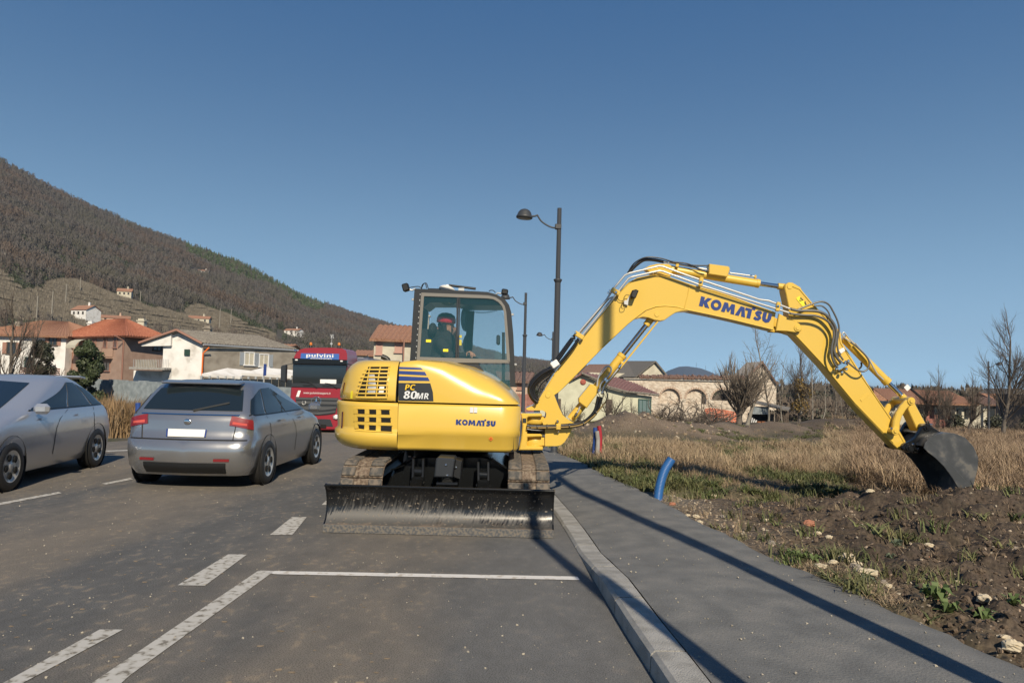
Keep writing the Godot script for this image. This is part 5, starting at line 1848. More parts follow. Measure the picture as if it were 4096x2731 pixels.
func make_operator() -> void:
	var d := 10.22
	var P := thing("person", "person in a dark jacket and red helmet sitting at the excavator controls", "person", Vector3(-0.963, 1.789, -10.22))
	var neck := Vector3(-0.921, 2.164, -10.22)
	var head := Vector3(-0.899, 2.302, -10.22)
	var chest := Vector3(-0.922, 2.036, -10.22)
	var hip := Vector3(-0.972, 1.74, -10.22)
	var z := Vector3(0, 0, 1)
	var bones := [[hip, chest, 0.16, 0.17], [chest + z * 0.05, neck - Vector3(0.02, 0.06, 0) + z * 0.03, 0.14, 0.09], [chest - z * 0.05, neck - Vector3(0.02, 0.06, 0) - z * 0.03, 0.14, 0.09], [neck - Vector3(0, 0.06, 0), neck + Vector3(0.01, 0.02, 0), 0.085, 0.075], [hip + z * 0.07, hip - z * 0.07, 0.15, 0.15]]
	for s in [-1.0, 1.0]:
		var sh := neck + Vector3(-0.03, -0.12, s * 0.19)
		var el = Vector3(-0.818, 1.852, -10.22) + z * s * 0.25
		var wr = Vector3(-0.628, 1.891, -10.22) + z * s * 0.24
		var kn := hip + Vector3(0.46, 0.06, s * 0.12)
		bones.append_array([[neck + Vector3(-0.02, -0.11, s * 0.08), sh, 0.085, 0.08], [sh, el, 0.078, 0.058], [el, wr, 0.058, 0.042], [hip + z * s * 0.09, kn, 0.10, 0.075], [kn, kn + Vector3(0.05, -0.40, 0), 0.07, 0.055]])
	var st := mb()
	nets(st, bones, 0.022, 0.04)
	put("body", st, M.cloth, P)
	# face: skull, jaw, nose, lips, brow, ear
	st = mb()
	var F := Vector3(1, 0, 0)
	nets(st, [[head + Vector3(-0.015, 0.03, 0), head + Vector3(0.01, 0.02, 0), 0.082, 0.08], [head + Vector3(0.03, -0.05, 0), head + Vector3(0.055, -0.085, 0), 0.058, 0.036], [neck + Vector3(0, -0.02, 0), head + Vector3(-0.01, -0.02, 0), 0.055, 0.06],
		[head + Vector3(0.085, 0.005, 0), head + Vector3(0.100, -0.030, 0), 0.009, 0.011], [head + Vector3(0.08, 0.022, -0.03), head + Vector3(0.08, 0.022, 0.03), 0.014, 0.014], [head + Vector3(0.083, -0.066, -0.015), head + Vector3(0.083, -0.066, 0.015), 0.013, 0.013]], 0.008, 0.014)
	put("face", st, M.skin, P)
	st = mb()
	for s in [-1.0, 1.0]:
		ball(st, head + Vector3(0.078, 0.0, s * 0.032), Vector3(0.011, 0.008, 0.012), 6, 8)
	tube(st, [head + Vector3(0.0, 0.004, 0.083), head + Vector3(0.08, 0.0, 0.062), head + Vector3(0.096, -0.002, 0.04), head + Vector3(0.100, -0.002, 0.0)], 0.003, 5)
	put("spectacles", st, M.black, P)
	st = mb()
	lathe(st, [0.120, -0.01, 0.132, 0.0, 0.130, 0.05, 0.108, 0.095, 0.065, 0.122, 0.0, 0.132], Transform3D(Basis(Vector3(0, 0, 1), -0.06), head + Vector3(-0.012, 0.035, 0)), 26)
	var h := put("helmet", st, M.helmet, P)
	st = mb()
	lathe(st, [0.127, 0.052, 0.112, 0.094, 0.068, 0.124, 0.0, 0.135], Transform3D(Basis(Vector3(0, 0, 1), -0.06), head + Vector3(-0.012, 0.036, 0)), 26)
	put("helmet_top", st, M.rubber, h)
	st = mb()
	nets(st, [[head + Vector3(-0.03, -0.01, 0.07), head + Vector3(-0.02, -0.09, 0.055), 0.034, 0.030], [head + Vector3(-0.03, -0.01, -0.07), head + Vector3(-0.01, -0.09, -0.055), 0.042, 0.035], [head + Vector3(-0.075, 0.0, 0), head + Vector3(-0.05, -0.11, 0), 0.05, 0.05]], 0.012, 0.04)
	put("ear_flaps", st, M.cloth, h)
	# hands closed round the levers, five fingers each
	for s in [-1.0, 1.0]:
		var w = Vector3(-0.618, 1.892, -10.22) + z * s * 0.24
		var hb := [[w, w + F * 0.055, 0.026, 0.032]]
		for k in 4:
			var o: Vector3 = w + F * (0.06 + 0.006 * sin(k)) + Vector3(0, 0.028 - k * 0.019, 0)
			var ln: float = [0.042, 0.047, 0.043, 0.034][k]
			hb.append_array([[o, o + Vector3(ln * 0.8, 0, -s * 0.012), 0.0092, 0.0086], [o + Vector3(ln * 0.8, 0, -s * 0.012), o + Vector3(ln * 0.95, -0.004, -s * 0.04), 0.0086, 0.008], [o + Vector3(ln * 0.95, -0.004, -s * 0.04), o + Vector3(ln * 0.4, -0.006, -s * 0.052), 0.008, 0.0075]])
		hb.append_array([[w + Vector3(0.02, 0.022, -s * 0.01), w + Vector3(0.055, 0.045, -s * 0.03), 0.013, 0.0105], [w + Vector3(0.055, 0.045, -s * 0.03), w + Vector3(0.08, 0.04, -s * 0.042), 0.0105, 0.009]])
		st = mb()
		nets(st, hb, 0.006, 0.006)
		put("hand", st, M.skin, P)

# ---------- cars ----------
func ring_pts(h: float, f0: float, f1: float, w: float, r0: float, r1: float) -> Array:
	# half of a plan outline, from the middle of the tail round the right side to the middle of the nose
	var o := []
	for i in 6:
		o.append(Vector3((w - r0) * i / 5.0, h, -f0 - 0.05 * pow(i / 5.0, 2.0)))
	for i in range(1, 7):
		var a := PI / 2 * i / 6.0
		o.append(Vector3(w - r0 + r0 * sin(a), h, -(f0 + 0.05 + r0 * 0.8 * (1.0 - cos(a)))))
	var s0 := f0 + 0.05 + r0 * 0.8
	var s1 := f1 - 0.06 - r1 * 0.9
	for i in range(1, 17):
		o.append(Vector3(w + 0.02 * sin(PI * i / 16.0), h, -lerpf(s0, s1, i / 16.0)))
	for i in range(1, 7):
		var a := PI / 2 * i / 6.0
		o.append(Vector3(w - r1 + r1 * cos(a), h, -(s1 + r1 * 0.9 * sin(a))))
	for i in range(1, 6):
		o.append(Vector3((w - r1) * (1.0 - i / 5.0), h, -f1 + 0.06 * pow(1.0 - i / 5.0, 2.0)))
	return o

func car_pt(rings: Array, hs: Array, u: float, h: float, side: float) -> Vector3:
	var k := 0
	while k + 2 < hs.size() and h > hs[k + 1]:
		k += 1
	var g := clampf((h - hs[k]) / (hs[k + 1] - hs[k]), 0, 1)
	var i := clampi(int(u), 0, rings[0].size() - 2)
	var f := u - i
	var p: Vector3 = rings[k][i].lerp(rings[k][i + 1], f).lerp(rings[k + 1][i].lerp(rings[k + 1][i + 1], f), g)
	return Vector3(p.x * side, p.y, p.z)

func car_patch(rings: Array, hs: Array, u0: float, u1: float, h0, h1, off: float, side: float, st: SurfaceTool) -> void:
	# a panel on the body between two places along it; h0, h1 may slope: [at u0, at u1]
	var n := 8
	var m := 5
	st.set_smooth_group(2)
	for i in n:
		for j in m:
			var e := []
			for o in [[0, 0], [1, 0], [1, 1], [0, 1]]:
				var f: float = (i + o[0]) / float(n)
				var g: float = (j + o[1]) / float(m)
				var a: float = lerpf(h0[0], h0[1], f) if h0 is Array else h0
				var b: float = lerpf(h1[0], h1[1], f) if h1 is Array else h1
				var u := lerpf(u0, u1, f)
				var h := lerpf(a, b, g)
				var p := car_pt(rings, hs, u, h, side)
				var du := car_pt(rings, hs, u + 0.2, h, side) - car_pt(rings, hs, u - 0.2, h, side)
				var dh := car_pt(rings, hs, u, h + 0.02, side) - car_pt(rings, hs, u, h - 0.02, side)
				var nn := du.cross(dh).normalized()
				var c := p - Vector3(0, p.y - 0.1, -2.0)
				if nn.dot(Vector3(p.x, 0.2, p.z + 2.0)) < 0:
					nn = -nn
				e.append(p + nn * off)
			quad(st, e[0], e[1], e[2], e[3], Vector3(e[0].x, 0.3, e[0].z + 2.0))
	st.set_smooth_group(-1)

func build_car(label: String, at: Vector3, turn: float, paint: Material, spec: Array, rear_view: bool) -> Node3D:
	var C := thing("car", label, "car")
	var rings := []
	var hs := []
	for r in spec:
		rings.append(ring_pts(r[0], r[1], r[2], r[3], r[4], r[5]))
		hs.append(r[0])
	var st := mb()
	st.set_smooth_group(1)
	for side in [-1.0, 1.0]:
		for k in rings.size() - 1:
			for i in rings[0].size() - 1:
				var e := []
				for o in [[k, i], [k, i + 1], [k + 1, i + 1], [k + 1, i]]:
					var p: Vector3 = rings[o[0]][o[1]]
					e.append(Vector3(p.x * side, p.y, p.z))
				quad(st, e[0], e[1], e[2], e[3], Vector3(e[0].x, 0.35 + 2.0 * clampf(e[0].y - 1.3, 0, 1), e[0].z + 2.0))
	put("body", st, paint, C)
	st = mb()
	box(st, Vector3(0, 0.26, -2.05), Vector3(1.5, 0.2, 3.4), 0.05)
	put("underbody", st, M.gap, C)
	for side in [-1.0, 1.0]:
		for w in [[8.8, 13.4, [1.0, 1.0], [1.20, 1.345]], [13.9, 19.6, [1.0, 1.0], [1.35, 1.36]], [20.0, 27.5, [1.0, 0.985], [1.36, 1.02]]]:
			st = mb()
			car_patch(rings, hs, w[0], w[1], w[2], w[3], 0.006, side, st)
			put("side_window", st, M.carpane, C)
		st = mb()
		car_patch(rings, hs, 8.2, 28.0, 0.985, 1.0, 0.008, side, st)
		put("waist_trim", st, M.black, C)
		for hnd in [16.0, 22.0]:
			st = mb()
			car_patch(rings, hs, hnd, hnd + 1.2, 0.86, 0.89, 0.03, side, st)
			put("door_handle", st, paint, C)
		for sm in [13.6, 19.8]:
			st = mb()
			car_patch(rings, hs, sm, sm + 0.08, 0.36, 0.97, 0.004, side, st)
			put("door_seam", st, M.gap, C)
		st = mb()
		car_patch(rings, hs, 4.6, 9.0, [0.86, 0.80], [0.98, 0.93], 0.012, side, st)
		var tl := put("tail_light", st, M.taillight, C)
		st = mb()
		car_patch(rings, hs, 4.9, 7.6, [0.875, 0.855], [0.91, 0.885], 0.016, side, st)
		put("lamp_lens", st, M.lensred, tl)
		st = mb()
		car_patch(rings, hs, 3.6, 5.6, 0.385, 0.42, 0.012, side, st)
		put("reflector", st, M.taillight, C)
		st = mb()
		car_patch(rings, hs, 28.5, 33.0, [0.66, 0.60], [0.80, 0.72], 0.012, side, st)
		put("headlight", st, M.lampglass, C)
		st = mb()
		box(st, Vector3(side * 0.98, 1.02, -2.78), Vector3(0.20, 0.14, 0.10), 0.04)
		var mir := put("wing_mirror", st, paint, C)
		for f in [0.78, 3.32]:
			st = mb()
			lathe(st, [0.37, 0.0, 0.37, -0.02, 0.0, -0.02], Transform3D(Basis(Vector3(0, 0, 1), -side * PI / 2), Vector3(side * (spec[3][3] + 0.012), 0.335, -f)), 24)
			put("wheel_arch", st, M.gap, C)
			var wt := Transform3D(Basis(Vector3(0, 0, 1), -side * PI / 2), Vector3(side * (spec[3][3] - 0.012), 0.315, -f))
			st = mb()
			lathe(st, [0.20, 0.03, 0.215, 0.035, 0.29, 0.032, 0.315, 0.005, 0.315, -0.16, 0.2, -0.17], wt, 28)
			var wh := put("wheel", st, M.rubber, C)
			st = mb()
			lathe(st, [0.0, 0.022, 0.05, 0.024, 0.06, 0.015, 0.185, 0.012, 0.2, 0.032, 0.21, 0.03, 0.21, -0.02], wt, 28)
			put("rim", st, M.zinc, wh)
			for k in 5:
				st = mb()
				var a = TAU * k / 5 + f
				var p0 := wt * Vector3(cos(a) * 0.12, 0.026, sin(a) * 0.12)
				ball(st, p0, Vector3(0.010, 0.048, 0.048), 6, 10)
				put("rim_opening", st, M.gap, wh)
	st = mb()
	for side in [-1.0, 1.0]:
		car_patch(rings, hs, 0.0, 6.6, 1.05, [1.355, 1.33], 0.006, side, st)
	put("rear_window", st, M.carpane, C)
	st = mb()
	for side in [-1.0, 1.0]:
		car_patch(rings, hs, 32.6, 38.0, 1.02, [1.345, 1.37], 0.006, side, st)
	put("windscreen", st, M.carpane, C)
	st = mb()
	for side in [-1.0, 1.0]:
		car_patch(rings, hs, 0.0, 5.0, 0.22, 0.36, 0.01, side, st)
	put("bumper_insert", st, M.black, C)
	st = mb()
	for side in [-1.0, 1.0]:
		car_patch(rings, hs, 0.0, 2.3, 0.70, 0.80, 0.012, side, st)
	var pl := put("number_plate", st, M.white, C)
	st = mb()
	for side in [-1.0, 1.0]:
		car_patch(rings, hs, 2.1, 2.3, 0.70, 0.80, 0.015, side, st)
	put("plate_band", st, M.blue, pl)
	st = mb()
	for side in [-1.0, 1.0]:
		car_patch(rings, hs, 0.0, 6.0, 0.985, 1.0, 0.008, side, st)
	put("tailgate_trim", st, M.chrome, C)
	st = mb()
	for side in [-1.0, 1.0]:
		car_patch(rings, hs, 0.0, 8.0, 0.655, 0.668, 0.006, side, st)
		car_patch(rings, hs, 5.4, 5.55, 0.67, 0.97, 0.006, side, st)
	put("tailgate_seam", st, M.gap, C)
	st = mb()
	bar(st, car_pt(rings, hs, 0.3, 1.05, 1.0) + Vector3(0, 0, 0.02), car_pt(rings, hs, 4.2, 1.16, 1.0) + Vector3(0, 0, 0.02), 0.022, 0.02, Vector3(0, 0, 1))
	put("rear_wiper", st, M.black, C)
	st = mb()
	ball(st, car_pt(rings, hs, 0.0, 0.90, 1.0) + Vector3(0, 0, 0.012), Vector3(0.05, 0.04, 0.008), 6, 12)
	put("badge", st, M.chrome, C)
	st = mb()
	box(st, Vector3(0, 1.425, -0.56), Vector3(1.1, 0.03, 0.22), 0.012, Basis(Vector3(1, 0, 0), 0.12))
	put("spoiler", st, paint, C)
	C.position = at
	C.rotation.y = turn
	return C

func make_cars() -> void:
	M.carpane = mat(lin(0.012, 0.018, 0.022), 0.03)
	M.carpane.metallic_specular = 0.8
	M.taillight = mat(lin(0.20, 0.006, 0.010), 0.08)
	M.taillight.clearcoat_enabled = true
	M.lensred = mat(lin(0.55, 0.09, 0.07), 0.1)
	M.lampglass = mat(lin(0.55, 0.57, 0.6), 0.08, 0.4)
	var silver := mat(lin(0.40, 0.405, 0.415), 0.22, 0.82)
	silver.clearcoat_enabled = true
	silver.clearcoat = 0.8
	var pale := mat(lin(0.54, 0.56, 0.60), 0.22, 0.65)
	pale.clearcoat_enabled = true
	pale.clearcoat = 0.8
	var hatch := [[0.18, 0.14, 3.98, 0.78, 0.25, 0.5], [0.30, 0.03, 4.06, 0.85, 0.3, 0.55], [0.50, 0.0, 4.10, 0.872, 0.32, 0.6], [0.64, 0.015, 4.08, 0.882, 0.32, 0.6], [0.67, 0.075, 4.05, 0.878, 0.30, 0.6], [0.80, 0.10, 3.90, 0.875, 0.28, 0.6], [0.90, 0.11, 3.52, 0.865, 0.26, 0.5], [0.97, 0.13, 3.02, 0.84, 0.22, 0.34], [1.04, 0.19, 2.84, 0.80, 0.2, 0.3], [1.20, 0.34, 2.42, 0.745, 0.19, 0.28], [1.36, 0.52, 1.98, 0.675, 0.18, 0.25], [1.425, 0.62, 1.78, 0.62, 0.2, 0.25], [1.455, 0.85, 1.5, 0.46, 0.2, 0.2], [1.468, 1.1, 1.25, 0.02, 0.01, 0.01]]
	build_car("silver grey hatchback seen from behind, passing the red truck", v3(-4.34, 0, 10.0), deg_to_rad(-0.5), silver, hatch, true)
	var saloon := [[0.18, 0.14, 4.2, 0.78, 0.25, 0.5], [0.30, 0.03, 4.30, 0.86, 0.3, 0.55], [0.50, 0.0, 4.36, 0.885, 0.32, 0.6], [0.64, 0.01, 4.34, 0.895, 0.34, 0.6], [0.67, 0.03, 4.32, 0.893, 0.34, 0.6], [0.80, 0.07, 4.15, 0.888, 0.34, 0.6], [0.90, 0.12, 3.75, 0.87, 0.34, 0.5], [0.97, 0.18, 3.15, 0.845, 0.34, 0.34], [1.04, 0.28, 2.95, 0.80, 0.34, 0.3], [1.20, 0.52, 2.50, 0.74, 0.33, 0.28], [1.36, 0.85, 2.05, 0.665, 0.30, 0.25], [1.425, 1.05, 1.85, 0.61, 0.25, 0.25], [1.455, 1.25, 1.6, 0.46, 0.2, 0.2], [1.468, 1.4, 1.45, 0.02, 0.01, 0.01]]
	build_car("pale silver car cut off by the picture's edge, coming the other way", v3(-7.62, 0, 12.75), PI + deg_to_rad(7.0), pale, saloon, false)

# ---------- the lorry ----------
func make_truck() -> void:
	var gy := Vector3(-6.482, -0.557, -26.024).y
	var T := thing("truck", "red lorry with a blue name board over its windscreen, facing us", "truck", v3(-7.675, land(30.6), 30.6))
	var red := mat(lin(0.27, 0.009, 0.022), 0.25)
	red.clearcoat_enabled = true
	red.clearcoat = 0.7
	var D := 29.6
	var st := mb()
	flat(st, [-8.725, 0.434, -8.701, 1.042, -8.636, 1.171, -8.649, 1.908, -8.612, 2.135, -6.51, 2.156, -6.501, 1.907, -6.527, 1.226, -6.576, 1.027, -6.659, 0.601, -6.701, 0.205, -6.727, -0.627, -8.589, -0.675, -8.693, -0.213], 29.62, 31.7, 0.05)
	put("cab", st, red, T)
	st = mb()
	flat(st, [-8.623, 2.112, -8.605, 2.235, -8.515, 2.394, -8.392, 2.505, -8.181, 2.567, -7.841, 2.593, -7.103, 2.61, -6.734, 2.594, -6.575, 2.53, -6.515, 2.361, -6.501, 2.145], 29.60, 31.5, 0.10)
	put("roof_fairing", st, red, T)
	st = mb()
	flat(st, [-7.827, 2.582, -7.785, 2.612, -7.147, 2.626, -7.103, 2.595], 29.9, 31.0, 0.01)
	put("roof_hatch", st, M.black, T)
	plate("name_board", [-8.36, 2.131, -8.341, 2.364, -6.831, 2.378, -6.83, 2.14], 29.585, 29.61, M.signblue, T, 0.003)
	lettering("pulvini", 0.150, M.white, T, Transform3D(Basis(Vector3(0, 0, 1), -0.002).scaled(Vector3(1.62, 0.86, 1)), Vector3(-7.591, 2.287, -29.58)))
	lettering("AUTOTRASPORTI", 0.050, M.white, T, Transform3D(Basis.from_scale(Vector3(1.55, 1, 1)), Vector3(-7.536, 2.166, -29.58)))
	plate("sun_visor", [-8.646, 2.155, -6.49, 2.143, -6.478, 1.946, -8.62, 1.923], 29.45, 29.65, M.gloss, T, 0.02)
	plate("windscreen", [-8.643, 1.913, -6.51, 1.935, -6.535, 1.221, -8.636, 1.171], 29.59, 29.63, M.carpane, T, 0.01)
	plate("windscreen_panel", [-8.647, 1.177, -6.527, 1.221, -6.59, 1.021, -8.681, 1.023], 29.58, 29.63, M.label_dark, T, 0.01)
	plate("sun_glare_sheet", [-7.538, 1.353, -6.9, 1.358, -6.902, 1.191, -7.537, 1.192], 29.575, 29.59, M.white, T, 0.0)  # white sheet put in for the sun's reflection in the windscreen
	for w in [[-8.319, 1.259, -7.95, 1.24, -7.631, 1.028, -7.658, 1.011, -7.978, 1.211], [-7.355, 1.219, -7.128, 1.197, -6.838, 1.035, -6.866, 1.014, -7.155, 1.168]]:
		plate("wiper", w, 29.55, 29.575, M.black, T, 0.0)
	for w in [[-8.215, 1.126, -7.861, 1.13, -7.873, 1.084, -8.199, 1.081], [-7.45, 1.123, -7.083, 1.127, -7.095, 1.082, -7.435, 1.079]]:
		plate("wiper_base", w, 29.56, 29.58, M.black, T, 0.003)
	plate("white_mark", [-8.398, 0.889, -8.296, 0.892, -8.36, 0.641, -8.473, 0.644], 29.605, 29.62, M.white, T, 0.0)
	lettering("www.pulvinitrasporti.it", 0.075, M.white, T, Transform3D(Basis(), Vector3(-7.651, 0.807, -29.605)), false)
	# grille of dark slats, the ringed star on it, and a horseshoe
	var gr := plate("grille", [-8.5, 0.621, -6.797, 0.637, -6.841, 0.314, -6.893, 0.031, -7.229, -0.04, -7.596, -0.072, -8.05, -0.033, -8.357, 0.021, -8.43, 0.273], 29.59, 29.63, M.label_dark, T, 0.006)
	for s in [[[-8.488, 0.605, -6.797, 0.621, -6.805, 0.541, -8.474, 0.532]], [[-8.46, 0.47, -6.814, 0.485, -6.833, 0.371, -8.439, 0.369]], [[-8.424, 0.268, -6.852, 0.286, -6.872, 0.213, -7.288, 0.145, -7.655, 0.124, -8.023, 0.143, -8.41, 0.201]], [[-8.383, 0.105, -8.02, 0.064, -7.652, 0.051, -7.285, 0.072, -6.886, 0.128, -6.895, 0.06, -7.563, -0.042, -8.33, 0.034]]]:
		plate("slat", s[0], 29.565, 29.60, M.slat, gr, 0.006)
	st = mb()
	var c := Vector3(-7.655, 0.478, -29.55)
	var tor := []
	for i in 29:
		tor.append(c + Vector3(cos(TAU * i / 28), sin(TAU * i / 28), 0) * 0.185)
	tube(st, tor, 0.017, 8, false)
	for k in 3:
		var a := PI / 2 + TAU * k / 3
		var tip := c + Vector3(cos(a), sin(a), 0) * 0.18
		for s in [-1.0, 1.0]:
			var sidep := c + Vector3(cos(a + s * PI / 3), sin(a + s * PI / 3), 0) * 0.035
			tri(st, c + Vector3(0, 0, 0.02), sidep, tip, Vector3(0, 0, 1))
	put("star_badge", st, M.chrome, gr)
	st = mb()
	var hsx := []
	for i in 14:
		var a := PI / 2 + 0.6 + (TAU - 1.2) * i / 13
		hsx.append(Vector3(-8.139, 0.417, -29.55) + Vector3(cos(a), sin(a), 0) * 0.07)
	tube(st, hsx, 0.014, 6)
	put("horseshoe", st, M.zinc, gr)
	plate("bumper_inset", [-8.141, -0.222, -7.308, -0.205, -7.081, -0.216, -6.969, -0.495, -7.269, -0.486, -8.13, -0.503], 29.60, 29.63, M.label_dark, T, 0.004)
	plate("tow_cover", [-7.757, -0.29, -7.559, -0.285, -7.554, -0.415, -7.237, -0.423, -7.232, -0.547, -7.464, -0.553, -7.469, -0.424, -7.751, -0.431], 29.57, 29.62, M.gap, T, 0.004)
	var np := plate("number_plate", [-7.864, -0.448, -7.474, -0.443, -7.472, -0.576, -7.861, -0.58], 29.555, 29.575, M.white, T, 0.002)
	plate("plate_band", [-7.864, -0.448, -7.813, -0.447, -7.811, -0.579, -7.861, -0.58], 29.548, 29.556, M.blue, np, 0.0)
	plate("plate_band", [-7.525, -0.445, -7.474, -0.443, -7.472, -0.576, -7.522, -0.577], 29.548, 29.556, M.blue, np, 0.0)
	lettering("EL 907YE", 0.062, M.label_dark, np, Transform3D(Basis.from_scale(Vector3(0.9, 1.2, 1)), Vector3(-7.653, -0.512, -29.55)))
	for s in 2:
		var l := [-8.784, 0.089, -8.615, 0.099, -8.503, -0.01, -8.479, -0.122, -8.576, -0.167, -8.734, -0.101] if s == 0 else [-6.981, -0.061, -6.823, -0.04, -6.75, 0.12, -6.745, -0.162, -6.879, -0.193, -6.959, -0.184]
		var hl := plate("headlight", l, 29.56, 29.68, M.lampglass, T, 0.012)
		st = mb()
		ball(st, Vector3(-8.599, -0.068, -29.55) if s == 0 else Vector3(-6.847, -0.106, -29.55), Vector3(0.09, 0.09, 0.03), 8, 12)
		put("bulb_lens", st, M.white, hl)
		st = mb()
		ball(st, Vector3(-8.597, 2.446, -29.7) if s == 0 else Vector3(-6.593, 2.425, -29.7), Vector3(0.062, 0.062, 0.06), 8, 12)
		put("roof_lamp", st, M.chrome, T)
		st = mb()
		box(st, Vector3(-8.468, 2.087, -29.43) if s == 0 else Vector3(-6.693, 2.085, -29.43), Vector3(0.11, 0.06, 0.04), 0.02)
		put("marker_lamp", st, M.white, T)
		st = mb()
		var b := Vector3(-8.047, 2.603, -29.9) if s == 0 else Vector3(-6.917, 2.624, -29.9)
		lathe(st, [0.065, 0.0, 0.065, 0.10, 0.0, 0.10], Transform3D(Basis(), b), 14)
		var bc := put("beacon", st, M.black, T)
		st = mb()
		lathe(st, [0.056, 0.10, 0.058, 0.17, 0.03, 0.215, 0.0, 0.22], Transform3D(Basis(), b), 14)
		put("beacon_lens", st, M.amber, bc)
		st = mb()
		if s == 0:
			flat(st, [-9.039, 1.24, -9.05, 1.782, -9.019, 1.851, -8.868, 1.894, -8.854, 1.844, -8.848, 1.2], 29.35, 29.62, 0.03)
			tube(st, [Vector3(-8.89, 1.888, -29.5), Vector3(-8.653, 1.947, -29.6)], 0.022, 6)
		else:
			box(st, Vector3(-6.222, 1.602, -29.5), Vector3(0.2, 0.66, 0.26), 0.04)
			tube(st, [Vector3(-6.234, 1.941, -29.5), Vector3(-6.513, 1.992, -29.6)], 0.022, 6)
		put("mirror", st, M.label_dark, T)
	st = mb()
	box(st, v3(-7.901, Vector3(-7.54, -0.774, -29.6).y + 0.25, 31.0), Vector3(2.2, 0.5, 2.2))
	put("chassis", st, M.gap, T)
	st = mb()
	for x in [-8.318 + 0.15, -6.29 - 0.1]:
		cyl(st, Vector3(x - 0.15, land(30.8) + 0.5, -30.8), Vector3(x + 0.15, land(30.8) + 0.5, -30.8), 0.5, 20)
	put("wheels", st, M.rubber, T)
	st = mb()
	box(st, v3(-7.373, 1.05, 36.5), Vector3(2.5, 2.5, 9.0), 0.03)
	put("load_body", st, M.loadbody, T)
	st = mb()
	flat(st, [-6.956, 2.442, -6.853, 2.612, -6.684, 2.541, -6.652, 2.087, -6.944, 2.109], 31.5, 31.7, 0.02)
	put("side_deflector", st, M.loadbody, T)
	# aerial on the verge behind the cab
	var an := Vector3(-7.977, 2.746, -33)
	st = mb()
	cyl(st, an, Vector3(-7.958, 3.318, -33), 0.012, 6)
	for k in 2:
		tube(st, [Vector3(-8.021, 3.316, -33) + Vector3(0.1 * k, 0, 0), Vector3(-7.985, 3.206, -33) + Vector3(0.07 * k, 0, 0), Vector3(-8.005, 3.142, -33) + Vector3(0.12 * k, 0, 0)], 0.02, 5)
	box(st, Vector3(-7.977, 2.905, -33), Vector3(0.09, 0.09, 0.02), 0.0, Basis(Vector3(0, 0, 1), PI / 4))
	put("aerial", st, M.zinc, T)

# ---------- street lamps and poles ----------
func lamp(label: String, at: Vector3, right := false, group := "street lamps along the footway") -> Node3D:
	var L := thing("street_lamp", label, "street lamp", Vector3.ZERO, group)
	var st := mb()
	lathe(st, [0.12, 0.0, 0.12, 0.03, 0.068, 0.05, 0.062, 3.66, 0.05, 3.66, 0.046, 5.2, 0.0, 5.2], Transform3D(), 16)
	put("post", st, M.pole, L)
	st = mb()
	lathe(st, [0.062, 3.60, 0.09, 3.655, 0.09, 3.675, 0.05, 3.69], Transform3D(), 16)
	put("collar", st, M.pole, L)
	st = mb()
	box(st, Vector3(-0.02, 4.80, 0), Vector3(0.135, 0.11, 0.12), 0.012)
	put("clamp", st, M.pole, L)
	st = mb()
	tube(st, smooth([Vector3(-0.06, 4.775, 0), Vector3(-0.16, 4.785, 0), Vector3(-0.28, 4.84, 0), Vector3(-0.38, 4.91, 0), Vector3(-0.44, 4.99, 0), Vector3(-0.465, 5.035, 0)], 4), 0.018, 8)
	tube(st, [Vector3(-0.455, 5.04, 0), Vector3(-0.53, 5.015, 0), Vector3(-0.60, 5.01, 0)], 0.02, 8)
	put("arm", st, M.pole, L)
	st = mb()
	var ht := Transform3D(Basis(Vector3(0, 0, 1), -0.06), Vector3(-0.745, 4.99, 0))
	lathe(st, [0.0, 0.175, 0.05, 0.17, 0.10, 0.145, 0.14, 0.095, 0.160, 0.03, 0.175, 0.015, 0.175, -0.02, 0.15, -0.035, 0.14, -0.03], ht, 28)
	var hd := put("lamp_head", st, M.pole, L)
	st = mb()
	lathe(st, [0.14, -0.03, 0.07, -0.05, 0.0, -0.055], ht, 24)
	put("lamp_glass", st, M.lampglass, hd)
	L.position = at
	if right:
		L.rotation.y = PI
	return L

func make_lamps() -> void:
	M.lampglass = mat(lin(0.30, 0.30, 0.29), 0.2)
	lamp("nearest dark street lamp, its tall post rising behind the excavator boom", v3(0.94, land(15.8) + 0.1, 15.8))
	lamp("second dark street lamp, standing close behind the excavator cab", v3(0.459, land(27) + 0.1, 27.0))
	lamp("farthest street lamp of the row, half hidden behind the nearest post", v3(2.246, land(41) + 0.1, 41.0))
	lamp("dark street lamp among bare trees, arm to the right, across the field", v3(33.216, land(52) - 0.1, 52.0), true, "")
	for k in 2:
		var p := thing("utility_pole", ["tall grey pole whose long shadow crosses the footway", "shorter grey pole whose shadow runs over kerb and blade"][k], "pole", [v3(2.88, 0.05, 2.0), v3(1.78, 0.1, 1.0)][k])
		var st := mb()
		cyl(st, p.position, p.position + Vector3(0, [8.7, 5.65][k], 0), [0.085, 0.066][k], 14, [0.072, 0.06][k])
		put("post", st, M.pole, p)
	# blue sign on a thin post beside the white annexe, and the blue stub by the reeds
	var s := thing("sign_post", "narrow blue sign on a thin grey post left of the truck", "sign", v3(-13.239, land(40), 40.0))
	var st := mb()
	cyl(st, v3(-13.239, land(40), 40.0), Vector3(-13.203, 2.022, -40), 0.035, 8)
	put("post", st, M.zinc, s)
	st = mb()
	box(st, Vector3(-13.15, 1.697, -39.95), Vector3(0.16, 0.62, 0.03), 0.005)
	put("sign_board", st, M.blue, s)


# ---------- buildings ----------
func up(v: Vector2, h: float) -> Vector3:      # plan x,d at a height
	return Vector3(v.x, h, -v.y)

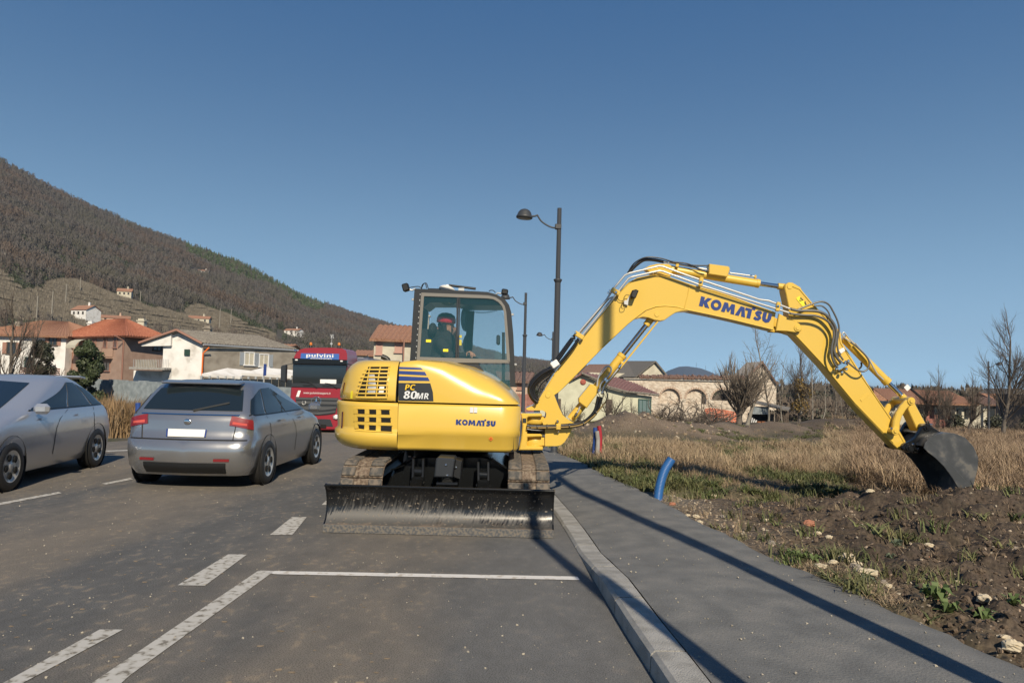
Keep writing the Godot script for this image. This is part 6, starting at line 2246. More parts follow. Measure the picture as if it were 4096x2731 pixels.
func walls(st: SurfaceTool, plan: Array, h0: float, h1: float) -> void:
	var c := Vector2.ZERO
	for p in plan:
		c += p / plan.size()
	for i in plan.size():
		var a: Vector2 = plan[i]
		var b: Vector2 = plan[(i + 1) % plan.size()]
		quad(st, up(a, h0), up(b, h0), up(b, h1), up(a, h1), up((a + b) / 2 - c, 0))

func slope(st: SurfaceTool, a: Vector3, b: Vector3, c: Vector3, d: Vector3, thick := 0.14) -> void:
	# one roof slope: a-b along the eave, d-c along the ridge
	var n := (b - a).cross(d - a).normalized()
	if n.length() < 0.5:
		n = (b - a).cross(c - a).normalized()
	if n.y < 0:
		n = -n
	var t := n * thick
	quad(st, a, b, c, d, n)
	quad(st, a - t, b - t, c - t, d - t, -n)
	quad(st, a, b, b - t, a - t, (a - d) + (b - c))
	quad(st, b, c, c - t, b - t, b - a)
	quad(st, d, a, a - t, d - t, a - b)

func tiles(called: String, a: Vector3, b: Vector3, c: Vector3, d: Vector3, step: float, m: Material, parent: Node) -> void:
	# rounded rows of tiles running down a slope, slightly uneven
	var st := mb()
	var n := (b - a).cross(d - a).normalized()
	if n.length() < 0.5:
		n = (b - a).cross(c - a).normalized()
	if n.y < 0:
		n = -n
	var cnt := int((b - a).length() / step)
	for i in cnt:
		var f0 := float(i) / cnt
		var f1 := (i + 0.85) / cnt
		var p := [a.lerp(b, f0), a.lerp(b, f1)]
		var q := [d.lerp(c, f0), d.lerp(c, f1)]
		if (q[0] - p[0]).length() < 0.3:
			continue
		var m0: Vector3 = (p[0] + p[1]) / 2 + n * (0.075 + 0.02 * rng.randf())
		var m1: Vector3 = (q[0] + q[1]) / 2 + n * (0.075 + 0.02 * rng.randf())
		st.set_smooth_group(-1)
		quad(st, p[0] + n * 0.004, m0, m1, q[0] + n * 0.004, n - (b - a).normalized())
		quad(st, m0, p[1] + n * 0.004, q[1] + n * 0.004, m1, n + (b - a).normalized())
		tri(st, p[0], p[1], m0, a - d)
	kind(put(called, st, m, parent), "stuff")

func opening(called: String, parent: Node, a: Vector2, b: Vector2, f: float, h: float, w: float, hh: float, frame: Material, pane: Material, shutters = null, mull := true) -> void:
	# a window let into the wall that runs from a to b; f of the way along it, its middle at height h
	var dir := (b - a).normalized()
	var p := a.lerp(b, f)
	var nrm := Vector2(dir.y, -dir.x)
	if nrm.y > 0:
		nrm = -nrm
	var X := Vector3(dir.x, 0, -dir.y)
	var Z := Vector3(nrm.x, 0, -nrm.y)
	var q := Basis(X, Vector3.UP, X.cross(Vector3.UP))
	var o := up(p, h)
	var st := mb()
	var t := 0.09
	box(st, o + Vector3(0, hh / 2, 0), Vector3(w + t, t, 0.14), 0.0, q)
	box(st, o - Vector3(0, hh / 2, 0), Vector3(w + t * 2.4, t, 0.24), 0.0, q)
	for s in [-1.0, 1.0]:
		box(st, o + X * s * w / 2, Vector3(t, hh - t, 0.13), 0.0, q)
	if mull:
		box(st, o + Z * 0.01, Vector3(0.06, hh - t, 0.09), 0.0, q)
	var win := put(called, st, frame, parent)
	st = mb()
	box(st, o, Vector3(w - t + 0.02, hh - t + 0.02, 0.06), 0.0, q)
	put("pane", st, pane, win)
	if shutters:
		for s in [-1.0, 1.0]:
			st = mb()
			box(st, o + X * s * (w * 0.77) + Z * 0.03, Vector3(w * 0.46, hh, 0.05), 0.0, q)
			put("shutter", st, shutters, win)

func chimney(parent: Node, at: Vector3, w: float, h: float, m: Material) -> void:
	var st := mb()
	box(st, at + Vector3(0, h / 2 - 0.3, 0), Vector3(w, h + 0.6, w), 0.0)
	box(st, at + Vector3(0, h + 0.06, 0), Vector3(w * 1.3, 0.1, w * 1.3), 0.0)
	box(st, at + Vector3(0, h + 0.2, 0), Vector3(w * 0.9, 0.16, w * 0.9), 0.0)
	put("chimney", st, m, parent)

func gable_house(label: String, plan: Array, h0: float, eave: float, ridge: float, wall: Material, roofm: Material, over := 0.5, along := true, called := "house", group := "", step := 0.3) -> Node3D:
	# plan: near left, near right, far right, far left; along: the ridge runs away from us, else across
	var c: Vector2 = (plan[0] + plan[2]) / 2
	var H := thing(called, label, "house", up(c, h0), group)
	var st := mb()
	walls(st, plan, h0 - 0.3, eave)
	var r0: Vector2
	var r1: Vector2
	var e := []
	for p in plan:
		e.append(c + (p - c) * (1.0 + over / (p - c).length()))
	if along:
		r0 = (plan[0] + plan[1]) / 2
		r1 = (plan[2] + plan[3]) / 2
		tri(st, up(plan[0], eave), up(plan[1], eave), up(r0, ridge), up(plan[0] - plan[3], 0))
		tri(st, up(plan[2], eave), up(plan[3], eave), up(r1, ridge), up(plan[3] - plan[0], 0))
	else:
		r0 = (plan[0] + plan[3]) / 2
		r1 = (plan[1] + plan[2]) / 2
		tri(st, up(plan[0], eave), up(plan[3], eave), up(r0, ridge), up(plan[0] - plan[1], 0))
		tri(st, up(plan[1], eave), up(plan[2], eave), up(r1, ridge), up(plan[1] - plan[0], 0))
	put("wall", st, wall, H)
	var x := (r1 - r0).normalized() * over
	r0 -= x
	r1 += x
	var lift := 0.12
	var drop := over * (ridge - eave) / maxf(((plan[0] - plan[1]).length() if along else (plan[0] - plan[3]).length()) / 2, 0.1)
	st = mb()
	var s := [[e[1], e[2], r1, r0], [e[3], e[0], r0, r1]] if along else [[e[0], e[1], r1, r0], [e[2], e[3], r0, r1]]
	for q in s:
		slope(st, up(q[0], eave - drop + lift), up(q[1], eave - drop + lift), up(q[2], ridge + lift), up(q[3], ridge + lift))
	var rf := put("roof", st, roofm, H)
	if step > 0:
		for q in s:
			tiles("roof_tiles", up(q[0], eave - drop + lift), up(q[1], eave - drop + lift), up(q[2], ridge + lift), up(q[3], ridge + lift), step, roofm, rf)
	return H

func hip_house(label: String, plan: Array, h0: float, eave: float, ridge: float, wall: Material, roofm: Material, over := 0.8, inset_ := 0.38, step := 0.3) -> Node3D:
	var c: Vector2 = (plan[0] + plan[2]) / 2
	var H := thing("house", label, "house", up(c, h0))
	var st := mb()
	walls(st, plan, h0 - 0.3, eave)
	put("wall", st, wall, H)
	var e := []
	for p in plan:
		e.append(c + (p - c) * (1.0 + over / (p - c).length()))
	var a = (plan[0] + plan[3]) / 2
	var b = (plan[1] + plan[2]) / 2
	var r0: Vector2 = a.lerp(b, inset_)
	var r1: Vector2 = a.lerp(b, 1.0 - inset_)
	st = mb()
	var lift := 0.1
	var s := [[e[0], e[1], r1, r0], [e[1], e[2], r1, r1], [e[2], e[3], r0, r1], [e[3], e[0], r0, r0]]
	for q in s:
		slope(st, up(q[0], eave - 0.12), up(q[1], eave - 0.12), up(q[2], ridge + lift), up(q[3], ridge + lift))
	var rf := put("roof", st, roofm, H)
	for q in s.slice(0, 2) + s.slice(3, 4):
		tiles("roof_tiles", up(q[0], eave - 0.12), up(q[1], eave - 0.12), up(q[2], ridge + lift), up(q[3], ridge + lift), step, roofm, rf)
	return H

func make_buildings() -> void:
	M.wall_white = tmat(tex(61, 0.02, [0.15, 0.52, 0.50, 0.47, 0.4, 0.70, 0.69, 0.67, 0.8, 0.76, 0.76, 0.75]), 0.12)
	M.wall_brown = tmat(tex(62, 0.02, [0.2, 0.33, 0.225, 0.175, 0.8, 0.41, 0.29, 0.23]), 0.2)
	M.wall_beige = tmat(tex(63, 0.02, [0.2, 0.20, 0.175, 0.145, 0.5, 0.29, 0.260, 0.215, 0.8, 0.34, 0.31, 0.265]), 0.16)
	M.wall_cream = tmat(tex(64, 0.02, [0.2, 0.44, 0.41, 0.33, 0.8, 0.55, 0.52, 0.42]), 0.2)
	M.wall_green = tmat(tex(65, 0.02, [0.2, 0.46, 0.46, 0.35, 0.8, 0.56, 0.56, 0.43]), 0.2)
	M.wall_pink = tmat(tex(66, 0.02, [0.2, 0.44, 0.32, 0.24, 0.8, 0.54, 0.40, 0.31]), 0.2)
	M.wall_red = tmat(tex(67, 0.03, [0.2, 0.24, 0.095, 0.075, 0.8, 0.34, 0.15, 0.12]), 0.3)
	M.ruin = bumped(tmat(tex(68, 0.022, [0.12, 0.38, 0.30, 0.235, 0.34, 0.50, 0.43, 0.35, 0.55, 0.55, 0.48, 0.395, 0.8, 0.60, 0.54, 0.46], 512), 0.09), 72, 0.12, 2.0)
	M.tile_red = tmat(tex(69, 0.05, [0.25, 0.24, 0.080, 0.045, 0.5, 0.33, 0.115, 0.065, 0.8, 0.40, 0.17, 0.10]), 0.35)
	M.tile_terracotta = tmat(tex(73, 0.06, [0.25, 0.20, 0.095, 0.06, 0.5, 0.31, 0.16, 0.10, 0.8, 0.38, 0.23, 0.155]), 0.35)
	M.tile_old = tmat(tex(74, 0.07, [0.25, 0.09, 0.050, 0.040, 0.5, 0.18, 0.105, 0.08, 0.8, 0.30, 0.215, 0.175]), 0.4)
	M.tile_grey = tmat(tex(75, 0.06, [0.25, 0.10, 0.090, 0.078, 0.5, 0.175, 0.160, 0.140, 0.8, 0.25, 0.235, 0.205]), 0.35)
	M.tile_mixed = tmat(tex(76, 0.09, [0.25, 0.10, 0.035, 0.035, 0.5, 0.19, 0.075, 0.068, 0.7, 0.36, 0.27, 0.25]), 0.5)
	M.shutter = mat(lin(0.30, 0.16, 0.12), 0.6)
	M.shutter_pink = mat(lin(0.42, 0.25, 0.20), 0.6)
	M.wood = tmat(tex(77, 0.04, [0.3, 0.06, 0.045, 0.035, 0.7, 0.13, 0.10, 0.08]), 0.8)
	M.darkpane = mat(lin(0.025, 0.03, 0.035), 0.1)
	M.greenblind = mat(lin(0.012, 0.045, 0.035), 0.6)
	M.sheetmetal = tmat(tex(78, 0.02, [0.2, 0.15, 0.18, 0.20, 0.8, 0.24, 0.275, 0.30]), 0.3, 0.45)
	M.green_frame = mat(lin(0.03, 0.09, 0.08), 0.5)
	M.bluepane = mat(lin(0.14, 0.20, 0.21), 0.08)
	M.brick = tmat(tex(79, 0.08, [0.3, 0.34, 0.235, 0.175, 0.7, 0.45, 0.34, 0.26]), 0.6)
	M.net = mat(lin(0.62, 0.14, 0.06), 0.7)

	# far left: white house under a tiled hip roof
	var pl := [Vector2(-50.549, 70), Vector2(-42.374, 71), Vector2(-42.374 + 0.5, 81), Vector2(-50.549, 80)]
	var h := hip_house("white house with an old tiled roof at the left edge of the picture", pl, land(70), Vector3(-45.513, 4.525, -70).y, Vector3(-46.825, 5.998, -76).y, M.wall_white, M.tile_terracotta, 0.7, 0.35)
	opening("window", h, pl[0], pl[1], 0.86, Vector3(-43.566, 4.013, -71).y, 0.7, 0.95, M.wood, M.darkpane, M.shutter)
	opening("window", h, pl[0], pl[1], 0.42, Vector3(-47.322, 3.17, -71).y, 0.8, 1.1, M.wood, M.darkpane, M.shutter)
	opening("window", h, pl[0], pl[1], 0.62, Vector3(-46, 1.758, -71).y, 0.8, 1.2, M.green_frame, M.darkpane)
	chimney(h, Vector3(-48.273, 4.671, -73), 0.5, 0.9, M.wall_beige)

	# brown house with a broad red hip roof
	var N := Vector2(-34.219, 66)
	var L := Vector2(-43.652, 73)
	var R := Vector2(-32.829, 70.5)
	pl = [L, N, R, L + R - N]
	h = hip_house("brown rendered house with a wide red roof and a balcony", pl, land(68), Vector3(-34.997, 4.527, -66).y, Vector3(-37.059, 6.106, -74).y, M.wall_brown, M.tile_red, 1.1, 0.33)
	chimney(h, Vector3(-36.226, 5.371, -73), 0.62, 0.8, M.wall_cream)
	chimney(h, Vector3(-41.818, 5.505, -74), 0.42, 0.35, M.wall_white)
	for f in [0.12, 0.30, 0.52, 0.70, 0.86]:
		opening("window", h, L, N, f, Vector3(-37.056, 3.994, -68).y, 0.62, 1.25, M.shutter, M.shutter if f < 0.6 else M.darkpane)
	opening("window", h, L, N, 0.12, Vector3(-42.566, 2.16, -72).y, 0.8, 1.5, M.shutter, M.shutter)
	opening("window", h, L, N, 0.74, Vector3(-36.195, 1.665, -67).y, 1.2, 0.8, M.shutter, M.darkpane)
	opening("window", h, N, R, 0.82, Vector3(-35.779, 3.807, -74).y, 1.0, 1.0, M.wood, M.darkpane)
	var st := mb()
	var dl := (N - L).normalized()
	var out := Vector2(dl.y, -dl.x)
	if out.y > 0:
		out = -out
	var q := Basis(Vector3(dl.x, 0, -dl.y), Vector3.UP, Vector3(dl.x, 0, -dl.y).cross(Vector3.UP))
	var bc := L.lerp(N, 0.72) + out * 0.55
	box(st, up(bc, Vector3(-35.581, 2.486, -66.5).y), Vector3(2.7, 0.16, 1.1), 0.0, q)
	box(st, up(bc + out * 0.5 + dl * 0.9, Vector3(-35.601, 2.873, -66.5).y), Vector3(0.9, 0.8, 0.1), 0.0, q)
	box(st, up(bc + out * 0.5 - dl * 1.15, Vector3(-35.601, 2.873, -66.5).y), Vector3(0.4, 0.8, 0.1), 0.0, q)
	box(st, up(bc + dl * 1.3, Vector3(-35.601, 2.873, -66.5).y), Vector3(0.1, 0.8, 1.0), 0.0, q)
	var bal := put("balcony", st, M.wall_brown, h)
	for k in 9:
		st = mb()
		box(st, up(bc + out * 0.5 + dl * (-0.85 + k * 0.15), Vector3(-35.601, 2.873, -66.5).y), Vector3(0.04, 0.7, 0.04), 0.0, q)
		put("railing_bar", st, M.white, bal)
	st = mb()
	for k in 5:
		var a0 := k * 0.32
		var a1 := (k + 1) * 0.32
		var o0 := L.lerp(N, 0.36) + out * (0.1 + 1.2 * sin(a0))
		var o1 := L.lerp(N, 0.36) + out * (0.1 + 1.2 * sin(a1))
		var y0 := Vector3(-38.651, 4.19, -68).y - 0.85 * (1.0 - cos(a0))
		var y1 := Vector3(-38.651, 4.19, -68).y - 0.85 * (1.0 - cos(a1))
		quad(st, up(o0 - dl * 1.0, y0), up(o0 + dl * 1.0, y0), up(o1 + dl * 1.0, y1), up(o1 - dl * 1.0, y1), Vector3(0, 1, 1))
	put("awning", st, M.wall_cream, h)
	st = mb()
	tube(st, [up(N + out * 0.9, Vector3(-33.991, 4.399, -66).y), up(N + out * 0.1, Vector3(-34.048, 4.012, -66).y), up(N + out * 0.1, land(66))], 0.07, 8)
	put("downpipe", st, M.shutter, h)
	st = mb()
	var gw := L.lerp(N, 0.62) + out * 5.0
	box(st, up(gw, land(60) + 1.3), Vector3(11.0, 2.4, 0.3), 0.0, q)
	tag(put("garden_wall", st, M.wall_beige), "low beige garden wall topped with brown slats, below the brown house", "garden wall")
	st = mb()
	for k in 4:
		box(st, up(gw, land(60) + 2.62 + k * 0.17), Vector3(8.0, 0.12, 0.1), 0.0, q)
	tag(put("slat_screen", st, M.shutter), "dark red slatted screen on top of the beige garden wall", "fence")

	# white gabled house with a long beige flank
	pl = [Vector2(-28.912, 62.4), Vector2(-25.667, 62), Vector2(-20.53, 71), Vector2(-23.906, 73)]
	var eave := Vector3(-25.839, 3.774, -62).y
	var top := Vector3(-27.874, 4.77, -62).y
	var H := thing("house", "white gabled house with a long beige flank and a grey tiled roof", "house", up((pl[0] + pl[2]) / 2, land(66)))
	st = mb()
	var fl := Vector2(-30.382, 62)
	prism(st, PackedVector2Array([Vector2(pl[0].x, land(62) - 0.3), Vector2(pl[1].x, land(62) - 0.3), Vector2(pl[1].x, eave), Vector2(-27.683, top - 0.08), Vector2(pl[0].x, eave + (top - eave) * 0.62)]), -62.5, -62.0)
	prism(st, PackedVector2Array([Vector2(-30.585, eave - 0.35), Vector2(-30.585, eave - 0.2), Vector2(-28.68, eave + (top - eave) * 0.58), Vector2(-28.177, top - 0.25), Vector2(-28.177, eave - 0.25)]), -62.0, -61.7)
	put("wall", st, M.wall_white, H)
	st = mb()
	quad(st, up(pl[1], land(62) - 1), up(pl[2], land(81) - 1), up(pl[2], eave), up(pl[1], eave), Vector3(1, 0, 0.2))
	quad(st, up(pl[0], land(62) - 1), up(pl[3], land(81) - 1), up(pl[3], eave), up(pl[0], eave), Vector3(-1, 0, 0))
	quad(st, up(pl[3], land(62) - 1), up(pl[2], land(81) - 1), up(pl[2], eave), up(pl[3], eave), Vector3(0, 0, -1))
	put("flank_wall", st, M.wall_beige, H)
	st = mb()
	var q1 := [up(pl[1] + Vector2(0.10, -0.35), eave + 0.02), up(pl[2] + Vector2(0.10, 0.3), eave + 0.02), Vector3(-24.849, 5.073, -73), Vector3(-27.654, 4.852, -61.5)]
	var q2 := [Vector3(-30.715, 3.695, -61.5), Vector3(-27.654, 4.852, -61.5), Vector3(-24.849, 5.073, -73), Vector3(-26.155, 3.803, -73)]
	slope(st, q1[0], q1[1], q1[2], q1[3])
	slope(st, q2[3], q2[0], q2[1], q2[2])
	var rf := put("roof", st, M.tile_grey, H)
	tiles("roof_tiles", q1[0], q1[1], q1[2], q1[3], 0.28, M.tile_grey, rf)
	st = mb()
	bar(st, q1[0], q1[3], 0.16, 0.2)
	bar(st, q2[0], q2[1], 0.16, 0.2)
	put("verge_board", st, M.shutter, rf)
	st = mb()
	tube(st, [q1[0] + Vector3(0.1, -0.12, 0), q1[1] + Vector3(0.1, -0.12, 0)], 0.09, 8)
	put("gutter", st, M.zinc, rf)
	st = mb()
	tube(st, [up(pl[1] + Vector2(0.6, -0.1), eave - 0.3), up(pl[1] + Vector2(0.12, -0.12), eave - 0.8), up(pl[1] + Vector2(0.1, -0.12), land(62))], 0.07, 8)
	put("downpipe", st, M.orange, H)
	chimney(rf, Vector3(-26.909, 4.315, -66), 0.55, 0.9, M.wall_beige)
	opening("window", H, pl[0], pl[1], 0.63, Vector3(-26.913, 2.807, -62).y, 0.5, 0.98, M.white, M.darkpane, null, false)
	st = mb()
	box(st, Vector3(-26.88, 3.021, -61.9), Vector3(0.46, 0.5, 0.06))
	put("roller_blind", st, M.greenblind, H)
	opening("window", H, pl[0], pl[1], 0.19, Vector3(-28.313, 4.143, -62).y, 0.28, 0.46, M.wood, M.wood, null, false)
	opening("door", H, pl[0], pl[1], 0.21, Vector3(-28.173, 2.737, -62).y, 0.5, 0.75, M.zinc, M.white)
	opening("window", H, pl[0], pl[1], 0.57, Vector3(-26.997, 0.786, -62).y, 0.75, 0.6, M.zinc, M.darkpane)
	opening("door", H, pl[0], pl[1], 0.05, Vector3(-28.327, 0.715, -62).y, 0.4, 0.6, M.wood, M.gap, null, false)
	for f in [[0.47, 824], [0.63, 829]]:
		opening("window", H, pl[1], pl[2], f[0], [Vector3(-23.441, 2.685, -66.4), Vector3(-22.628, 2.584, -67.8)][0 if f[0] < 0.5 else 1].y, 1.05, 1.15, M.white, M.wall_cream, M.zinc)
	st = mb()
	box(st, Vector3(-29.596, 1.61, -61.4), Vector3(2.9, 0.18, 1.3))
	var bl := put("balcony", st, M.concrete, H)
	for k in 22:
		st = mb()
		var p := Vector3(-30.752, 1.928, -60.9).lerp(Vector3(-27.922, 2.002, -60.9), k / 21.0)
		box(st, p, Vector3(0.03, 0.8, 0.03))
		put("railing_bar", st, M.zinc, bl)
	st = mb()
	box(st, Vector3(-29.775, 1.955, -61), Vector3(1.7, 0.7, 0.03))
	put("cloth_screen", st, M.wall_beige, bl)
	st = mb()
	box(st, Vector3(-29.996, 0.924, -62.3), Vector3(2.7, 1.0, 0.3))
	put("lower_wall", st, M.wall_white, H)
	# the low annexe with its long row of openings
	var an := thing("annexe", "low white annexe with a long row of dark openings, beside the beige flank", "annexe", Vector3(-19.56, -0.092, -55))
	var A := Vector2(-23.564, 57)
	var B := Vector2(-18.51, 63)
	st = mb()
	var dx := (B - A).normalized()
	for e in [[0.0, Vector3(-23.517, 1.316, -57).y, Vector3(-21.38, 1.041, -59).y], [0.42, Vector3(-21.398, 1.451, -59).y, Vector3(-18.51, 1.188, -62).y]]:
		var a := A.lerp(B, e[0])
		var b := A.lerp(B, 0.42 if e[0] == 0.0 else 1.0)
		quad(st, up(a, e[1]), up(b, e[2] + 0.12), up(b + Vector2(0.8, 3.0), e[2] + 0.5), up(a + Vector2(0.8, 3.0), e[1] + 0.5), Vector3(0, 1, 0.4))
		quad(st, up(a, e[1]), up(b, e[2] + 0.12), up(b, e[2] - 0.1), up(a, e[1] - 0.2), Vector3(0, 0, 1))
	put("roof", st, M.wall_white, an)
	for k in 13:
		var p := A.lerp(B, k / 12.0)
		st = mb()
		box(st, up(p, Vector3(-21.01, 0.434, -59).y), Vector3(0.14, 1.5, 0.14))
		put("post", st, M.zinc, an)
		if k < 12:
			var p2_ := A.lerp(B, (k + 0.5) / 12.0)
			st = mb()
			box(st, up(p2_ + Vector2(0.05, 0.2), Vector3(-21.013, 0.502, -59).y), Vector3(0.52, 0.95, 0.06))
			put("window", st, M.darkpane, an)
	st = mb()
	box(st, up(A.lerp(B, 0.5) + Vector2(0.6, 2.2), land(60) + 0.6), Vector3(7.2, 2.6, 3.0))
	put("wall", st, M.wall_white, an)

	# corrugated sheet fence along the plot
	var fence := thing("corrugated_fence", "grey corrugated metal fence behind the dry reeds and the cars", "fence", v3(-21.014, land(48), 48.0))
	var f0 := Vector2(-33.202, 58)
	var f1 := Vector2(-12.242, 42)
	for k in 18:
		st = mb()
		var a := f0.lerp(f1, k / 18.0)
		var b := f0.lerp(f1, (k + 0.985) / 18.0)
		var ztop: float = 0.72 + 0.03 * sin(k * 2.3)
		var zz := (b - a).normalized()
		zz = Vector2(-zz.y, zz.x) * 0.05
		for i in 12:
			var c := a.lerp(b, i / 12.0) + zz * (1.0 if i % 2 == 0 else -1.0)
			var d := a.lerp(b, (i + 1) / 12.0) + zz * (-1.0 if i % 2 == 0 else 1.0)
			quad(st, up(c, land(c.y) - 0.2), up(d, land(d.y) - 0.2), up(d, ztop), up(c, ztop), Vector3(0.2, 0, 1))
		put("sheet", st, M.sheetmetal, fence)

	# cream house behind the truck and the cab
	pl = [Vector2(-9.231, 50), Vector2(-4.793, 51), Vector2(-4.793 + 0.3, 60), Vector2(-9.231, 59)]
	h = gable_house("cream house with a terracotta roof between truck and excavator cab", pl, land(50), Vector3(-8.916, 3.958, -50).y, Vector3(-8.876, 5.085, -55).y, M.wall_cream, M.tile_terracotta, 0.55, false)
	opening("window", h, pl[0], pl[1], 0.075, Vector3(-8.981, 3.314, -50).y, 0.36, 0.78, M.shutter_pink, M.shutter_pink, null, false)
	opening("window", h, pl[0], pl[1], 0.36, Vector3(-7.675, 3.436, -50).y, 0.45, 0.66, M.shutter_pink, M.shutter_pink, null, false)
	opening("window", h, pl[0], pl[1], 0.72, Vector3(-6.043, 3.42, -50).y, 0.45, 0.66, M.shutter_pink, M.shutter_pink, null, false)
	chimney(h, Vector3(-6.232, 4.864, -53), 0.6, 0.9, M.wall_cream)
	st = mb()
	tube(st, [Vector3(-7.198, 3.992, -49.8), Vector3(-7.202, 2.367, -49.8)], 0.05, 6)
	put("downpipe", st, M.shutter, h)
	# small coloured houses further off, seen over the truck's load
	for e in [[-24.802, -22.851, 118.0, Vector3(-23.702, 4.617, -118).y, Vector3(-23.729, 5.373, -118).y, M.wall_cream, "pale yellow house with an orange roof far behind the truck"], [-20.604, -19.384, 108.0, Vector3(-20.747, 4.26, -108).y, Vector3(-20.765, 4.763, -108).y, M.wall_pink, "small pink house showing just left of the cream house"], [-34.026, -30.426, 100.0, Vector3(-32.338, 4.71, -100).y, Vector3(-32.365, 5.351, -100).y, M.wall_cream, "orange tiled roof showing behind the grey roof, left of the truck"]]:
		var p := [Vector2(e[0], e[2]), Vector2(e[1], e[2]), Vector2(e[1], e[2] + 8), Vector2(e[0], e[2] + 8)]
		h = gable_house(e[6], p, land(e[2]), e[3], e[4], e[5], M.tile_terracotta, 0.5, false, "house", "", 0.4)
		opening("window", h, p[0], p[1], 0.5, e[3] - 0.9, 0.8, 0.9, M.white, M.darkpane)

	# pink house and red fence seen just right of the cab
	pl = [Vector2(-0.828, 60), Vector2(1.299, 60), Vector2(1.299 + 0.4, 67), Vector2(-0.828, 67)]
	h = gable_house("small pink house with a tiled roof just right of the cab", pl, land(60), Vector3(0.572, 1.336, -60).y, Vector3(0.217, 1.972, -63).y, M.wall_pink, M.tile_old, 0.5, false)
	opening("window", h, pl[0], pl[1], 0.73, Vector3(0.792, 0.924, -60).y, 0.36, 0.5, M.shutter, M.shutter, null, false)
	st = mb()
	for k in 26:
		box(st, Vector3(0.151, 0.295, -48).lerp(Vector3(1.49, 0.274, -48), k / 25.0) - Vector3(0, 0.35, 0), Vector3(0.046, 1.3 + 0.05 * (k % 3), 0.03))
	tag(put("picket_fence", st, M.wall_red), "dull red picket fence below the small pink house", "fence")
	kind(get_node("picket_fence"), "thing")

	# cream shed with a round red emblem and a patched tile roof
	H = thing("shed", "cream shed with a red roundel under its patched tile roof", "shed", Vector3(7.608, -1.573, -60))
	st = mb()
	prism(st, p2([2.422, -2.351, 2.376, -0.466, 3.33, 0.476, 4.744, 1.488, 5.71, 2.002, 6.812, 1.571, 7.859, 0.967, 9.36, 0.605, 11.317, 0.426, 11.303, -2.119]), -66.0, -60.0)
	put("wall", st, M.wall_green, H)
	st = mb()
	var fr := w3([5.612, 2.129, 6.764, 1.702, 7.804, 1.102, 9.295, 0.742, 10.553, 0.672, 11.839, 0.547], 59.6)
	var bk := w3([6.467, 2.217, 7.99, 2.042, 9.385, 1.87, 11.039, 1.376, 12.186, 0.901, 13.109, 0.515], 66.0)
	for i in 5:
		slope(st, fr[i], fr[i + 1], bk[i + 1], bk[i], 0.1)
	slope(st, w3([4.709, 1.631, 5.612, 2.129], 59.6)[0], fr[0], bk[0], w3([5.214, 1.635], 66)[0], 0.1)
	rf = put("roof", st, M.tile_mixed, H)
	for i in 5:
		tiles("roof_tiles", fr[i], fr[i + 1], bk[i + 1], bk[i], 0.22, M.tile_mixed, rf)
	st = mb()
	tube(st, fr, 0.09, 6)
	put("verge_board", st, M.tile_grey, rf)
	st = mb()
	lathe(st, [0.0, 0.03, 0.22, 0.03, 0.235, 0.0], Transform3D(Basis(Vector3.RIGHT, PI / 2), Vector3(5.778, 1.423, -59.98)), 24)
	var em := put("emblem", st, mat(lin(0.36, 0.085, 0.06), 0.7), H)
	for k in 2:
		st = mb()
		var o := Vector3(5.774, 1.423, -59.94) + Vector3(-0.055 + k * 0.11, 0, 0)
		tube(st, smooth([o + Vector3(0.05, 0.10, 0), o + Vector3(-0.03, 0.11, 0), o + Vector3(-0.04, 0.03, 0), o + Vector3(0.04, -0.03, 0), o + Vector3(0.03, -0.11, 0), o + Vector3(-0.05, -0.10, 0)], 4), 0.014, 5)
		put("emblem_curve", st, mat(lin(0.44, 0.18, 0.14), 0.7), em)
	var wa := Vector2(10.201, 60)
	var wb := Vector2(11.213, 60)
	for k in 3:
		for j in 2:
			st = mb()
			var p := Vector3(10.744, -0.618, -59.97)
			box(st, p + Vector3((k - 1) * 0.335, 0.28 if j == 0 else -0.52, 0), Vector3(0.30, 1.0 if j == 0 else 0.52, 0.05))
			put("pane", st, M.bluepane, H)
	st = mb()
	ring(st, [10.251, -2.143, 10.232, 0.222, 11.266, 0.18, 11.282, -2.117], [10.332, -2.141, 10.314, 0.144, 11.187, 0.098, 11.202, -2.119], -59.98, -59.90)
	for k in 2:
		box(st, Vector3(10.74, -0.617, -59.95) + Vector3((k - 0.5) * 0.335, 0, 0), Vector3(0.045, 1.65, 0.06))
	box(st, Vector3(10.747, -0.977, -59.95), Vector3(1.0, 0.05, 0.06))
	put("window_frame", st, M.green_frame, H)
	st = mb()
	box(st, Vector3(3.842, -0.655, -59.97), Vector3(0.40, 1.4, 0.08))
	box(st, Vector3(7.885, -0.55, -59.97), Vector3(0.48, 1.3, 0.08))
	put("door", st, M.wood, H)

	# barn behind it, the long ruined wall, the tall gable and the lean-to
	pl = [Vector2(17.849, 104), Vector2(20.883, 100), Vector2(20.589 - 3, 118), Vector2(11.148, 118)]
	H = thing("barn", "grey roofed barn with a pale gable, behind the ruined wall", "barn", up(pl[0], land(104)))
	st = mb()
	prism(st, p2([17.785, -1.028, 17.721, 2.551, 20.032, 4.486, 21.678, 2.654, 21.735, -0.925]), -105.0, -104.0)
	box(st, Vector3(15.462, -0.039, -110), Vector3(8.5, 5.5, 4.0))
	put("wall", st, M.wall_cream, H)
	st = mb()
	slope(st, Vector3(17.211, 2.218, -103.6), Vector3(13.149, 2.128, -114), Vector3(17.638, 4.672, -114), Vector3(19.954, 4.495, -103.6))
	slope(st, Vector3(21.575, 2.65, -103.6), Vector3(23.035, 2.655, -110), Vector3(21.293, 4.676, -110), Vector3(19.954, 4.495, -103.6))
	put("roof", st, M.tile_grey, H)
	H = thing("barn", "lower barn with a brown tiled roof seen behind the boom cylinder", "barn", Vector3(12.165, -0.162, -112))
	st = mb()
